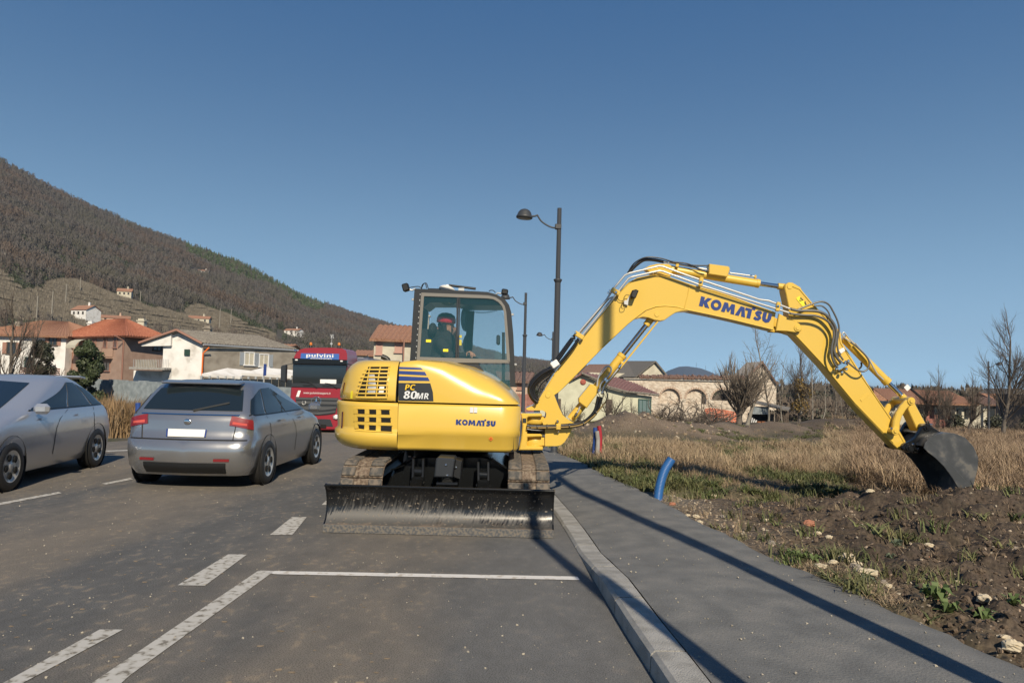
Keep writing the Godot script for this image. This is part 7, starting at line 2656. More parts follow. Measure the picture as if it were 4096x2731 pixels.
	slope(st, Vector3(10.028, 2.488, -111), Vector3(16.204, 2.331, -111), Vector3(15.12, 4.14, -116), Vector3(12.005, 4.058, -116))
	put("roof", st, M.tile_old, H)
	st = mb()
	box(st, Vector3(12.389, -0.524, -114), Vector3(7.0, 5.0, 3.0))
	put("wall", st, M.ruin, H)
	make_ruin()

	# long tiled row on the right with red and cream fronts
	H = thing("row_house", "long low row with tiled roofs and red and cream fronts, right of the arm", "house", Vector3(42.139, -2.599, -75))
	var ry := Vector3(41.604, 0.151, -75).y
	var px := [37.915, 39.784, 41.558, 41.48, 43.769, 44.121, 47.151]
	for e in [[0, 2, M.wall_cream], [3, 4, M.wall_red], [5, 6, M.wall_cream]]:
		st = mb()
		var a: float = px[e[0]]
		var b: float = px[e[1]]
		box(st, Vector3((a + b) / 2, ry - 1.6, -78.0 - e[0] * 0.02), Vector3(b - a, 3.2, 6.0))
		put("wall", st, e[2], H)
	st = mb()
	var ra := [Vector3(37.419, 0.371, -74.2), Vector3(41.179, 0.186, -74.2), Vector3(42.209, 1.461, -79), Vector3(38.273, 1.519, -79), Vector3(46.484, 0.192, -74.2), Vector3(46.952, 1.111, -79)]
	slope(st, ra[0], ra[1], ra[2], ra[3])
	slope(st, ra[1] + Vector3(0.02, 0, 0), ra[4], Vector3(46.348, 1.398, -79), ra[2] + Vector3(0.02, 0.02, 0))
	prism(st, p2([36.093, 1.448, 37.617, 0.329, 36.286, 0.295]), -74.8, -74.5)
	rf = put("roof", st, M.tile_terracotta, H)
	tiles("roof_tiles", ra[0], ra[1], ra[2], ra[3], 0.26, M.tile_terracotta, rf)
	tiles("roof_tiles", ra[1], ra[4], Vector3(46.348, 1.398, -79), ra[2], 0.26, M.tile_terracotta, rf)
	st = mb()
	bar(st, ra[1] + Vector3(0, 0.05, 0), ra[2] + Vector3(0, 0.05, 0), 0.3, 0.2)
	put("party_wall", st, M.gap, rf)
	for w in [[1136, 1142, 52, 95], [1275, 1142, 52, 95], [1375, 1148, 58, 95], [1468, 1150, 42, 90], [1542, 1160, 36, 85], [1628, 1155, 44, 95], [1688, 1155, 46, 95], [850, 1120, 40, 90]]:
		st = mb()
		var s := 0.21971 * 75 / 1718.0
		box(st, Vector3(41.032, -0.451, -74.9) + Vector3((w[0] - 1136) * s, -(w[1] - 1142) * s - (w[0] - 1136) * s * 0.026, 0.35 if w[0] > 1200 and w[0] < 1440 else 0.0), Vector3(w[2] * s, w[3] * s, 0.1))
		put("window", st, M.darkpane, H)
	st = mb()
	box(st, Vector3(40.266, 1.68, -76), Vector3(0.5, 0.5, 0.06), 0.0, Basis(Vector3(0, 0, 1), 0.75))
	put("dish_panel", st, M.white, H)
	pl = [Vector2(50.518, 80), Vector2(52.565, 80), Vector2(52.565 + 1, 87), Vector2(50.518, 87)]
	h = gable_house("cream house with a brown tiled roof behind the right street lamp", pl, land(80), Vector3(51.629, 0.091, -80).y, Vector3(54.214, 0.711, -84).y, M.wall_cream, M.tile_old, 0.5, false, "house", "", 0.3)
	opening("window", h, pl[0], pl[1], 0.6, Vector3(51.931, -0.664, -80).y, 1.6, 1.3, M.wood, M.darkpane)
	pl = [Vector2(53.984, 82), Vector2(55.662, 82), Vector2(55.662 + 1, 89), Vector2(53.984, 89)]
	h = gable_house("cream house with an orange roof behind the big bare tree", pl, land(82), Vector3(54.804, -0.002, -82).y, Vector3(58.154, 1.23, -87).y, M.wall_cream, M.tile_terracotta, 0.5, false, "house", "", 0.3)
	opening("window", h, pl[0], pl[1], 0.55, Vector3(54.903, -0.782, -82).y, 0.9, 1.2, M.wood, M.darkpane)
	st = mb()
	box(st, Vector3(45.207, -0.739, -66), Vector3(1.6, 5.0, 5.0))
	var dg := thing("outbuilding", "dark grey outbuilding at the right edge of the picture", "outbuilding", Vector3(45.199, -1.883, -66))
	put("wall", st, M.sheetmetal_dark, dg)
	st = mb()
	prism(st, p2([42.594, 1.345, 43.201, 1.803, 43.884, 1.579, 43.882, 1.338]), -68.0, -63.2)
	put("roof", st, M.tile_grey, dg)

	# farmhouses on the hill
	var spots := [[Vector3(-177.168, 33.666, -339.069), 7.5, 5.0, 0.35, M.wall_cream, "cream farmhouse high on the slope above the vineyard"], [Vector3(-142.561, 17.284, -244.809), 8.0, 5.5, -0.3, M.wall_white, "bright white house on the lower slope at left"], [Vector3(-137.491, 16.828, -257.657), 12.0, 3.4, 0.5, M.wall_pink, "long low orange house with two chimneys above the brown roof"], [Vector3(-137.897, 21.825, -327.69), 11.0, 4.2, 0.25, M.wall_cream, "cream farmhouse with brown roof amid the olive trees"], [Vector3(-127.278, 23.262, -429.54), 12.0, 4.2, -0.3, M.wall_white, "white house on a green knoll above the red truck"], [Vector3(-153.145, 41.121, -638.254), 12.0, 4.0, 0.2, M.wall_cream, "small cream house on the slope above the truck's roof"], [Vector3(-255.186, 80.843, -610.053), 12.0, 3.6, 0.2, M.wall_white, "pale building high in the woods below the ridge"]]
	for e in spots:
		var p: Vector3 = e[0]
		var c := Vector2(p.x, -p.z)
		var k := -p.z / 260.0
		var w: float = e[1] * 0.78
		var ux := Vector2(cos(e[3]), sin(e[3]))
		var uy := Vector2(-ux.y, ux.x)
		var f := [c - ux * w / 2, c + ux * w / 2, c + ux * w / 2 + uy * 6.0, c - ux * w / 2 + uy * 6.0]
		h = gable_house(e[5], f, p.y - 1.0, p.y + e[2] * 0.56, p.y + e[2] * 0.84, e[4], M.tile_terracotta, 0.4, false, "house", "", 0.0)
		for q3 in 3:
			opening("window", h, f[0], f[1], 0.2 + q3 * 0.3, p.y + e[2] * 0.36, 0.6, 0.8, M.wood, M.darkpane, null, false)
		chimney(h, up(c + ux * w * 0.2 + uy * 3.0, p.y + e[2] * 0.84), 0.55, 0.8, e[4])
	# thin poles on the slopes
	var np := 0
	for p in [[Vector3(-192.9, 34.932, -281.45), 9.0], [Vector3(-137.001, 13.678, -214.718), 8.0], [Vector3(-140.174, 15.388, -226.814), 9.0], [Vector3(-157.282, 22.487, -261.974), 8.0], [Vector3(-168.637, 27.744, -289.927), 8.5], [Vector3(-157.258, 26.035, -314.338), 8.0], [Vector3(-129.311, 19.824, -329.489), 9.0], [Vector3(-134.402, 22.992, -355.907), 8.0]]:
		np += 1
		st = mb()
		cyl(st, p[0], p[0] + Vector3(0, p[1], 0), 0.22, 6, 0.16)
		tag(put("wooden_pole", st, M.palebark), "pale thin wooden pole on the vineyard slope, " + nth(np - 1), "pole", "poles on the hillside")

func arch_wall(st: SurfaceTool, x0: float, x1: float, d: float, thick: float, base: float, top: Array, holes: Array, n: int) -> void:
	# a wall built of narrow upright strips so that arches can be left open; holes: middle, half width, sill, springing height
	for i in n:
		var a := lerpf(x0, x1, float(i) / n)
		var b := lerpf(x0, x1, float(i + 1) / n)
		var m := (a + b) / 2
		var lo := base
		var t0 := ev(top, a)
		var t1 := ev(top, b)
		for h in holes:
			if absf(m - h[0]) < h[1]:
				var ya: float = h[3] + sqrt(maxf(0.0, h[1] * h[1] - pow(clampf(a - h[0], -h[1], h[1]), 2.0)))
				var yb: float = h[3] + sqrt(maxf(0.0, h[1] * h[1] - pow(clampf(b - h[0], -h[1], h[1]), 2.0)))
				prism(st, PackedVector2Array([Vector2(a, base), Vector2(b, base), Vector2(b, h[2]), Vector2(a, h[2])]), -d - thick, -d)
				prism(st, PackedVector2Array([Vector2(a, ya), Vector2(b, yb), Vector2(b, t1), Vector2(a, t0)]), -d - thick, -d)
				lo = 1e6
		if lo < 1e5:
			prism(st, PackedVector2Array([Vector2(a, base), Vector2(b, base), Vector2(b, t1), Vector2(a, t0)]), -d - thick, -d)

func make_ruin() -> void:
	M.sheetmetal_dark = mat(lin(0.07, 0.08, 0.09), 0.5)
	var D := 86.0
	var R := thing("ruined_barn", "long ruined brick barn wall with arches and a broken tile top", "ruin", Vector3(20.885, -3.185, -86))
	var base := land(86) - 0.3
	var x0: float = 12.91
	var x1: float = 27.412
	var tops := [12.808, 1.935, 16.308, 2.001, 21.31, 2.082, 27.412, 2.167]
	var sill := Vector3(21.351, -0.835, -86).y
	var holes := [[18.335, 1.15, Vector3(18.379, -0.811, -86).y, Vector3(18.352, 0.889, -86).y - 1.15], [21.311, 1.18, Vector3(21.351, -0.812, -86).y, Vector3(21.327, 0.912, -86).y - 1.18], [24.327, 1.22, Vector3(24.358, -0.354, -86).y, Vector3(24.342, 0.927, -86).y - 1.22], [13.809, 0.75, Vector3(13.869, -1.379, -86).y, Vector3(14.082, 0.62, -86).y - 0.75]]
	var st := mb()
	arch_wall(st, x0, x1, D, 0.5, base, tops, holes, 150)
	var w := put("wall", st, M.ruin, R)
	st = mb()
	for k in [0, 1]:
		var h: Array = holes[k]
		box(st, Vector3(h[0] - (0.0 if k == 0 else 0.22), h[2] + 0.9, -D - 0.42), Vector3(2.3 if k == 0 else 1.8, 3.4, 0.1))
	put("bricked_up_arch", st, M.ruin, w)
	# brick rings round the arches
	for k in 3:
		var h: Array = holes[k]
		for i in 15:
			var a := PI * (i + 0.5) / 15.0
			st = mb()
			box(st, Vector3(h[0] + cos(a) * (h[1] + 0.1), h[3] + sin(a) * (h[1] + 0.1), -D - 0.1), Vector3(0.24, 0.17, 0.26), 0.0, Basis(Vector3(0, 0, 1), a))
			put("brick", st, M.brick, w)
	# broken tiles along the wall top
	for i in 120:
		st = mb()
		var f := i / 120.0
		var x := lerpf(x0 + 1.9, x1, f)
		box(st, Vector3(x, ev(tops, x) + 0.12 + rng.randf() * 0.12, -D - 0.2), Vector3(0.17, 0.10 + rng.randf() * 0.2, 0.9), 0.0, Basis(Vector3(1, 0, 0), 0.25 + rng.randf_range(-0.15, 0.15)) * Basis(Vector3(0, 0, 1), rng.randf_range(-0.3, 0.3)))
		put("tile", st, M.tile_old, w)
	st = mb()
	box(st, Vector3((x0 + x1) / 2, Vector3(20.813, 1.869, -86).y, -D - 0.2), Vector3(x1 - x0, 0.09, 0.75))
	put("cornice", st, M.concrete, w)
	# dark back wall seen through the open arch stays far behind: a second wall with brush in front
	var G := thing("ruined_gable", "tall pale gable end of the ruin at its right end", "ruin", Vector3(29.63, -2.318, -88))
	st = mb()
	prism(st, p2([27.967, -4.26, 27.893, 2.628, 29.559, 4.321, 30.118, 3.645, 30.862, 2.284, 31.232, 1.79, 31.18, -4.176]), -94.0, -88.0)
	put("wall", st, M.ruin, G)
	st = mb()
	slope(st, Vector3(27.606, 2.522, -87.6), Vector3(29.621, 2.719, -94), Vector3(31.296, 4.56, -94), Vector3(29.424, 4.39, -87.6), 0.25)
	slope(st, Vector3(29.424, 4.39, -87.6), Vector3(31.608, 4.568, -94), Vector3(33.492, 1.867, -94), Vector3(31.253, 1.745, -87.6), 0.15)
	put("roof", st, M.tile_old, G)
	var S := thing("lean_to", "low lean-to with a grey sheet wall below the ruined gable", "shed", Vector3(27.088, -2.978, -78))
	st = mb()
	slope(st, Vector3(28.594, -0.949, -77), Vector3(24.755, -0.2, -77), Vector3(26.587, -0.085, -82), Vector3(30.675, -0.807, -82), 0.12)
	put("roof", st, M.tile_grey, S)
	for k in 7:
		st = mb()
		box(st, Vector3(25.106, -1.057, -77.4).lerp(Vector3(26.533, -1.055, -77.4), k / 6.0), Vector3(0.245, 0.8, 0.04 + 0.02 * (k % 2)))
		put("sheet", st, M.sheetmetal, S)
	for k in 12:
		st = mb()
		box(st, Vector3(26.751, -1.806, -77.6).lerp(Vector3(28.753, -1.896, -77.6), k / 11.0), Vector3(0.14, 1.7 - 0.05 * (k % 4), 0.04))
		put("plank", st, M.wood, S)
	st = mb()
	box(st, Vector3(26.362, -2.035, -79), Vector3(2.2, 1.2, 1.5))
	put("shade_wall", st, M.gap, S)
	for k in 4:
		st = mb()
		var p := Vector3(24.278, -2.065, -76).lerp(Vector3(24.804, -2.156, -76), k / 3.0)
		bar(st, p - Vector3(0.03, 0.45, 0), p + Vector3(0.05 + 0.03 * k, 0.4 - 0.08 * k, 0.1), 0.12, 0.03)
		tag(put("white_board", st, M.white), ["leftmost", "second", "third", "rightmost"][k] + " pale board of four leaning below the lean-to", "board", "boards leaning by the lean-to")
	for k in 2:
		st = mb()
		box(st, Vector3(25.191, -2.32, -76).lerp(Vector3(25.645, -2.308, -76), k), Vector3(0.38, 0.4, 0.4), 0.02)
		tag(put("rusty_drum", st, M.rust), ["left", "right"][k] + " rust brown box of two before the lean-to", "box", "rusty boxes by the lean-to")
	# orange safety net along the foot of the ruin
	st = mb()
	var net := w3([20.799, -1.795, 21.314, -1.708, 21.977, -1.764, 22.715, -1.855, 23.453, -1.946, 24.34, -2.143], 80)
	for i in net.size() - 1:
		for j in 7:
			var a: Vector3 = net[i] + Vector3(0, 0.62 - j * 0.2, 0.12 * sin(i * 2.0 + j))
			var b: Vector3 = net[i + 1] + Vector3(0, 0.55 - j * 0.2, 0.12 * sin(i * 2.0 + 2.0 + j))
			bar(st, a, b, 0.11, 0.02)
		for j in 6:
			var a: Vector3 = net[i].lerp(net[i + 1], j / 6.0)
			bar(st, a + Vector3(0, 0.68, 0), a - Vector3(0, 0.7, 0), 0.05, 0.02)
	tag(put("safety_net", st, M.net), "sagging orange safety netting along the foot of the ruined wall", "net")


# ---------- trees ----------
func limb(st: SurfaceTool, a: Vector3, b: Vector3, r0: float, r1: float, sides: int) -> void:
	var t := (b - a).normalized()
	var n := t.cross(Vector3.UP if absf(t.y) < 0.9 else Vector3.RIGHT).normalized()
	var m := t.cross(n)
	st.set_smooth_group(1)
	for k in sides:
		var a0 := TAU * k / sides
		var a1 := TAU * (k + 1) / sides
		var d0 := n * cos(a0) + m * sin(a0)
		var d1 := n * cos(a1) + m * sin(a1)
		quad(st, a + d0 * r0, a + d1 * r0, b + d1 * r1, b + d0 * r1, d0 + d1)

func grow(low: SurfaceTool, high: SurfaceTool, g: RandomNumberGenerator, p: Vector3, dir: Vector3, length: float, r: float, level: int, o: Dictionary) -> void:
	var segs := 4 if level < 2 else 3
	var q := p
	var rr := r
	var tips := []
	for i in segs:
		dir = (dir + Vector3(g.randfn(), g.randfn() * 0.5, g.randfn()) * o.bend + Vector3(0, o.rise, 0)).normalized()
		var e := q + dir * length / segs
		var r1 := rr * (0.86 if level < o.levels else 0.6)
		limb(low if level == 0 else high, q, e, rr, r1, 7 if level == 0 else (5 if level == 1 else 3))
		q = e
		rr = r1
		tips.append([q, rr, dir, float(i + 1) / segs])
	if level >= o.levels:
		return
	var kids: int = o.kids[level]
	for k in kids:
		var f := lerpf(o.from if level == 0 else 0.25, 1.0, (k + g.randf()) / kids)
		var t: Array = tips[clampi(int(f * segs), 0, segs - 1)]
		var b: Vector3 = p.lerp(q, f) if level > 0 else t[0] - t[2] * length / segs * (1.0 - fposmod(f * segs, 1.0))
		var a := g.randf() * TAU
		var side := Vector3(cos(a), 0, sin(a))
		side = (side - t[2] * side.dot(t[2])).normalized()
		var nd: Vector3 = (t[2] * cos(o.angle) + side * sin(o.angle) * g.randf_range(0.7, 1.15)).normalized()
		grow(low, high, g, b, nd, length * (o.get("first", o.short) if level == 0 else o.short) * g.randf_range(0.7, 1.1) * (1.15 - 0.45 * f if level == 0 else 1.0), maxf(t[1] * 0.55, o.thin), level + 1, o)
	if level > 0 or o.get("leader", true):
		grow(low, high, g, q, dir, length * o.short, rr, level + 1, o)

func bare_tree(label: String, at: Vector3, h: float, seed_: int, o: Dictionary, bark: Material, twig: Material, called := "bare_tree", category := "tree", group := "") -> Node3D:
	var T := thing(called, label, category, at, group)
	var base := {"bend": 0.10, "rise": 0.05, "levels": 4, "kids": [6, 4, 4, 3], "from": 0.3, "angle": 0.75, "short": 0.58, "thin": 0.0055, "girth": 0.022, "trunk": 0.5}
	for k in o:
		base[k] = o[k]
	var g := RandomNumberGenerator.new()
	g.seed = seed_
	var low := mb()
	var high := mb()
	for s in base.get("stems", 1):
		var d := Vector3(g.randfn() * 0.08, 1, g.randfn() * 0.08) if base.get("stems", 1) == 1 else Vector3(g.randfn() * 0.45, 1, g.randfn() * 0.45)
		grow(low, high, g, at - Vector3(0, 0.15, 0) + Vector3(g.randfn(), 0, g.randfn()) * (0.0 if base.get("stems", 1) == 1 else 0.12), d.normalized(), h * base.trunk * g.randf_range(0.85, 1.1), h * base.girth, 0, base)
	put("trunk", low, bark, T)
	put("crown", high, twig, T)
	return T

func leaf_bush(label: String, at: Vector3, size: Vector3, count: int, leaf: float, c0: Color, c1: Color, seed_: int, called := "evergreen_shrub", category := "shrub") -> Node3D:
	var T := thing(called, label, category, at)
	var g := RandomNumberGenerator.new()
	g.seed = seed_
	var blobs := []
	for i in 26:
		var u := g.randf()
		var a := g.randf() * TAU
		var rad := sqrt(g.randf()) * 0.42 * (1.0 - 0.65 * maxf(u - 0.45, 0) / 0.55)
		blobs.append([Vector3(cos(a) * rad * size.x, size.y * (0.10 + 0.82 * u), sin(a) * rad * size.z), g.randf_range(0.13, 0.24) * size.x])
	var st := SurfaceTool.new()
	st.begin(Mesh.PRIMITIVE_TRIANGLES)
	st.set_smooth_group(-1)
	for i in count:
		var b: Array = blobs[g.randi() % blobs.size()]
		var d := Vector3(g.randfn(), g.randfn(), g.randfn()).normalized()
		var c: Vector3 = at + b[0] + d * b[1] * g.randf_range(0.7, 1.1)
		var u := Vector3(g.randfn(), g.randfn(), g.randfn()).normalized() * leaf
		var v := d.cross(u).normalized() * leaf * 0.55
		var k := g.randf()
		st.set_color(c0.lerp(c1, k))
		tri(st, c - u, c + v, c + u, d)
		tri(st, c - u, c + u, c - v, d)
	put("crown", st, M.leaf, T)
	var tr := mb()
	for k in 3:
		var a := TAU * k / 3 + seed_
		tube(tr, [at - Vector3(0, 0.1, 0), at + Vector3(cos(a) * 0.12, size.y * 0.25, sin(a) * 0.12), at + Vector3(cos(a) * 0.25 * size.x, size.y * 0.55, sin(a) * 0.25 * size.z)], [0.07, 0.05, 0.03], 6)
	put("trunk", tr, M.palebark, T)
	return T

func nth(k: int) -> String:
	return ["leftmost", "second from the left", "third from the left", "fourth from the left", "fifth from the left", "sixth from the left", "seventh from the left", "eighth from the left", "ninth from the left", "tenth from the left", "fourth from the right", "third from the right", "second from the right", "rightmost"][k]

func on_land(px: float, d: float) -> Vector3:
	return v3(px, land(d), d)

func make_trees() -> void:
	# left: bare trees and dark evergreens before the houses
	bare_tree("tall bare twiggy tree at the far left, before the white house", v3(-33.67, land(50), 50), 7.8, 3, {"kids": [7, 5, 4, 4], "from": 0.12, "angle": 0.55, "rise": 0.10}, M.bark, M.twig)
	bare_tree("bare tree with a dark forked trunk, second from the left edge", v3(-33.569, land(52), 52), 6.6, 4, {"kids": [7, 5, 4, 3], "from": 0.12, "angle": 0.6, "rise": 0.09}, M.bark, M.twig)
	bare_tree("low bare shrub between the two dark evergreens", v3(-30.015, land(50), 50), 4.3, 5, {"stems": 4, "kids": [4, 4, 3, 2], "levels": 3, "from": 0.2, "trunk": 0.42}, M.bark, M.twig, "bare_shrub", "shrub")
	leaf_bush("dark evergreen shrub before the white house at left", v3(-33.261, land(53), 53), Vector3(2.1, 5.0, 2.0), 9000, 0.10, Color(0.020, 0.026, 0.014), Color(0.055, 0.062, 0.034), 8)
	leaf_bush("dense rounded evergreen before the brown house", v3(-29.526, land(52), 52), Vector3(2.3, 5.0, 2.3), 12000, 0.10, Color(0.022, 0.034, 0.014), Color(0.060, 0.078, 0.030), 9)
	# right: the field's edge
	bare_tree("slender pale tree with hanging seed pods before the ruined gable", v3(24.185, land(70), 70), 9.3, 11, {"kids": [14, 6, 5, 3], "from": 0.22, "angle": 0.85, "short": 0.38, "trunk": 0.74, "girth": 0.010}, M.palebark, M.twigpale)
	bare_tree("broad bare tree with ivy and yellowed leaves right of the gable", v3(27.808, land(72), 72), 9.3, 12, {"kids": [15, 8, 5, 4], "from": 0.2, "angle": 0.55, "short": 0.54, "trunk": 0.56, "girth": 0.015, "rise": 0.11}, M.bark, M.twig)
	leaf_bush("yellowed leaves clinging low round the broad bare tree", v3(27.724, land(72) + 1.2, 72) + Vector3(0, 0, 0.6), Vector3(2.2, 3.6, 2.0), 900, 0.10, Color(0.12, 0.075, 0.02), Color(0.22, 0.15, 0.04), 13, "leafy_bush", "shrub")
	bare_tree("old pollard willow with long upright shoots before the ruin", v3(18.969, land(62), 62), 5.9, 14, {"kids": [34, 6, 4, 2], "from": 0.5, "angle": 0.62, "first": 2.3, "short": 0.5, "trunk": 0.25, "girth": 0.055, "levels": 3, "rise": 0.10, "leader": false}, M.bark, M.twigpale)
	bare_tree("small dark stump tree beside the pollard willow", v3(19.23, land(61), 61), 3.4, 15, {"kids": [6, 3, 2, 2], "levels": 2, "from": 0.7, "trunk": 0.6, "girth": 0.06}, M.palebark, M.twig)
	bare_tree("pale feathery bare tree rising behind the ruined wall", v3(28.387, land(98), 98), 9.2, 16, {"kids": [18, 8, 5, 3], "from": 0.35, "angle": 0.4, "rise": 0.13, "short": 0.55}, M.palebark, M.twigpale)
	var i := 0
	for t in [[1800, 66, 6.0], [1868, 63, 6.4], [1893, 60, 4.8], [1915, 62, 3.6], [1945, 64, 4.0]]:
		bare_tree(["thin bare sapling just right of the slender pale tree", "tall thin sapling seen under the raised arm", "crooked pale sapling left of the arm's lower end", "small bare sapling close behind the yellow arm", "low bare sapling nearest the curved bucket link"][i], v3((t[0] - 1176.0) / 1718.0 * t[1], land(t[1]), t[1]), t[2], 20 + i, {"kids": [11, 6, 4, 2], "from": 0.15, "short": 0.42, "trunk": 0.72, "girth": 0.009, "levels": 3}, M.palebark, M.twigpale)
		i += 1
	i = 0
	for t in [[2128, 66, 4.7, 30], [2152, 65, 5.2, 31], [2178, 62, 4.0, 32], [2225, 52, 4.4, 33]]:
		bare_tree(["thin bare tree before the red house front", "taller bare tree with forked tips beside the red front", "low spreading bare tree before the cream front at right", "slim bare tree just left of the right street lamp"][i], v3((t[0] - 1176.0) / 1718.0 * t[1], land(t[1]), t[1]), t[2], t[3], {"kids": [11, 7, 5, 3], "from": 0.2, "angle": 0.55, "rise": 0.09}, M.bark, M.twig)
		i += 1
	bare_tree("largest bare tree, with a bird's nest, at the right edge", v3(28.925, land(44), 44), 8.2, 40, {"kids": [12, 8, 6, 4], "from": 0.2, "angle": 0.66, "rise": 0.10, "short": 0.57, "trunk": 0.52, "girth": 0.016}, M.bark, M.twig)
	bare_tree("bare tree cut off by the right edge, behind the largest one", v3(34.849, land(50), 50), 6.2, 41, {"kids": [8, 5, 4, 3], "from": 0.25, "angle": 0.6, "rise": 0.08}, M.bark, M.twig)
	# shrubs and brush
	i = 0
	for t in [[1405, 52, 3.6], [1445, 52, 2.6], [1330, 46, 2.0], [1300, 48, 2.2]]:
		bare_tree(["dark bare shrub against the cream shed wall", "bare shrub under the shed's roof edge", "low bare shrub left of the rubble mound", "low bare shrub below the cream shed's left end"][i], v3((t[0] - 1176.0) / 1718.0 * t[1], land(t[1]), t[1]), t[2], 50 + i, {"stems": 5, "kids": [5, 4, 3, 2], "levels": 3, "from": 0.15, "trunk": 0.45, "girth": 0.02}, M.bark, M.twig, "bare_shrub", "shrub")
		i += 1
	for k in 13:
		var px := 1505.0 + k * 13.0 + 6.0 * sin(k * 2.1)
		var d := 50.0 + 3.0 * sin(k * 1.7)
		bare_tree("tangled dark brushwood at the foot of the ruined wall, " + nth(k if k < 10 else k + 1), v3((px - 1176.0) / 1718.0 * d, land(d), d), 2.5 + 0.6 * sin(k * 1.3), 70 + k, {"stems": 6, "kids": [4, 3, 3, 2], "levels": 3, "from": 0.1, "trunk": 0.5, "bend": 0.35, "rise": -0.03, "angle": 1.0, "girth": 0.02}, M.bark, M.twig, "brushwood", "brushwood", "brushwood along the ruin")
	var ne := 0
	var nb := 0
	for k in 14:
		var px := 2010.0 + k * 27.0 + 8.0 * sin(k * 2.7)
		var d := 58.0 + 4.0 * sin(k * 1.9)
		if k % 3 == 1:
			ne += 1
			leaf_bush("small dark evergreen bush before the row of houses, " + nth(ne - 1), v3((px - 1176.0) / 1718.0 * d, land(d), d), Vector3(1.7, 1.3, 1.6), 1200, 0.10, Color(0.03, 0.034, 0.02), Color(0.06, 0.06, 0.035), 90 + k).set_meta("group", "evergreen bushes before the row of houses")
		else:
			nb += 1
			bare_tree("twiggy brown bush in the hedge before the row of houses, " + nth(nb - 1), v3((px - 1176.0) / 1718.0 * d, land(d), d), 1.8 + 0.4 * sin(k * 1.3), 90 + k, {"stems": 6, "kids": [4, 4, 3, 2], "levels": 3, "from": 0.1, "trunk": 0.45, "girth": 0.018}, M.bark, M.twig, "bare_bush", "shrub", "hedge before the row of houses")

# ---------- the field ----------
func blade_tuft(n: int, h0: float, h1: float, spread: float, w: float, seed_: int, lean: float) -> ArrayMesh:
	var st := mb()
	var g := RandomNumberGenerator.new()
	g.seed = seed_
	for i in n:
		var a := g.randf() * TAU
		var p := Vector3(cos(a), 0, sin(a)) * spread * g.randf()
		var h := g.randf_range(h0, h1)
		var b := g.randf() * TAU
		var l := Vector3(cos(b), 0, sin(b)) * h * lean * g.randf_range(0.2, 1.0)
		var m := p + Vector3(0, h * 0.6, 0) + l * 0.35
		var t := p + Vector3(0, h * g.randf_range(0.75, 1.0), 0) + l
		var s := Vector3(-sin(b), 0, cos(b)) * w
		tri(st, p - s, p + s, m + s * 0.7)
		tri(st, p - s, m + s * 0.7, m - s * 0.7)
		tri(st, m - s * 0.7, m + s * 0.7, t)
	return done(st)

func pebble(seed_: int, squash: float, fine := 6) -> ArrayMesh:
	var st := mb()
	var g := noise(seed_, 0.9, 2 if fine == 6 else 4)
	var n := fine
	var m := fine + fine / 3
	var pt := []
	for i in n + 1:
		var r := []
		for k in m:
			var th := PI * i / n
			var ph := TAU * k / m
			var d := Vector3(sin(th) * cos(ph), cos(th), sin(th) * sin(ph))
			var s := 1.0 + 0.55 * g.get_noise_3dv(d * 1.3)
			r.append(d * s * Vector3(1, squash, 0.8))
		pt.append(r)
	for i in n:
		for k in m:
			var k2 := (k + 1) % m
			if i > 0:
				tri(st, pt[i][k], pt[i][k2], pt[i + 1][k], pt[i][k])
			if i < n - 1:
				tri(st, pt[i][k2], pt[i + 1][k2], pt[i + 1][k], pt[i][k2])
	return done(st)

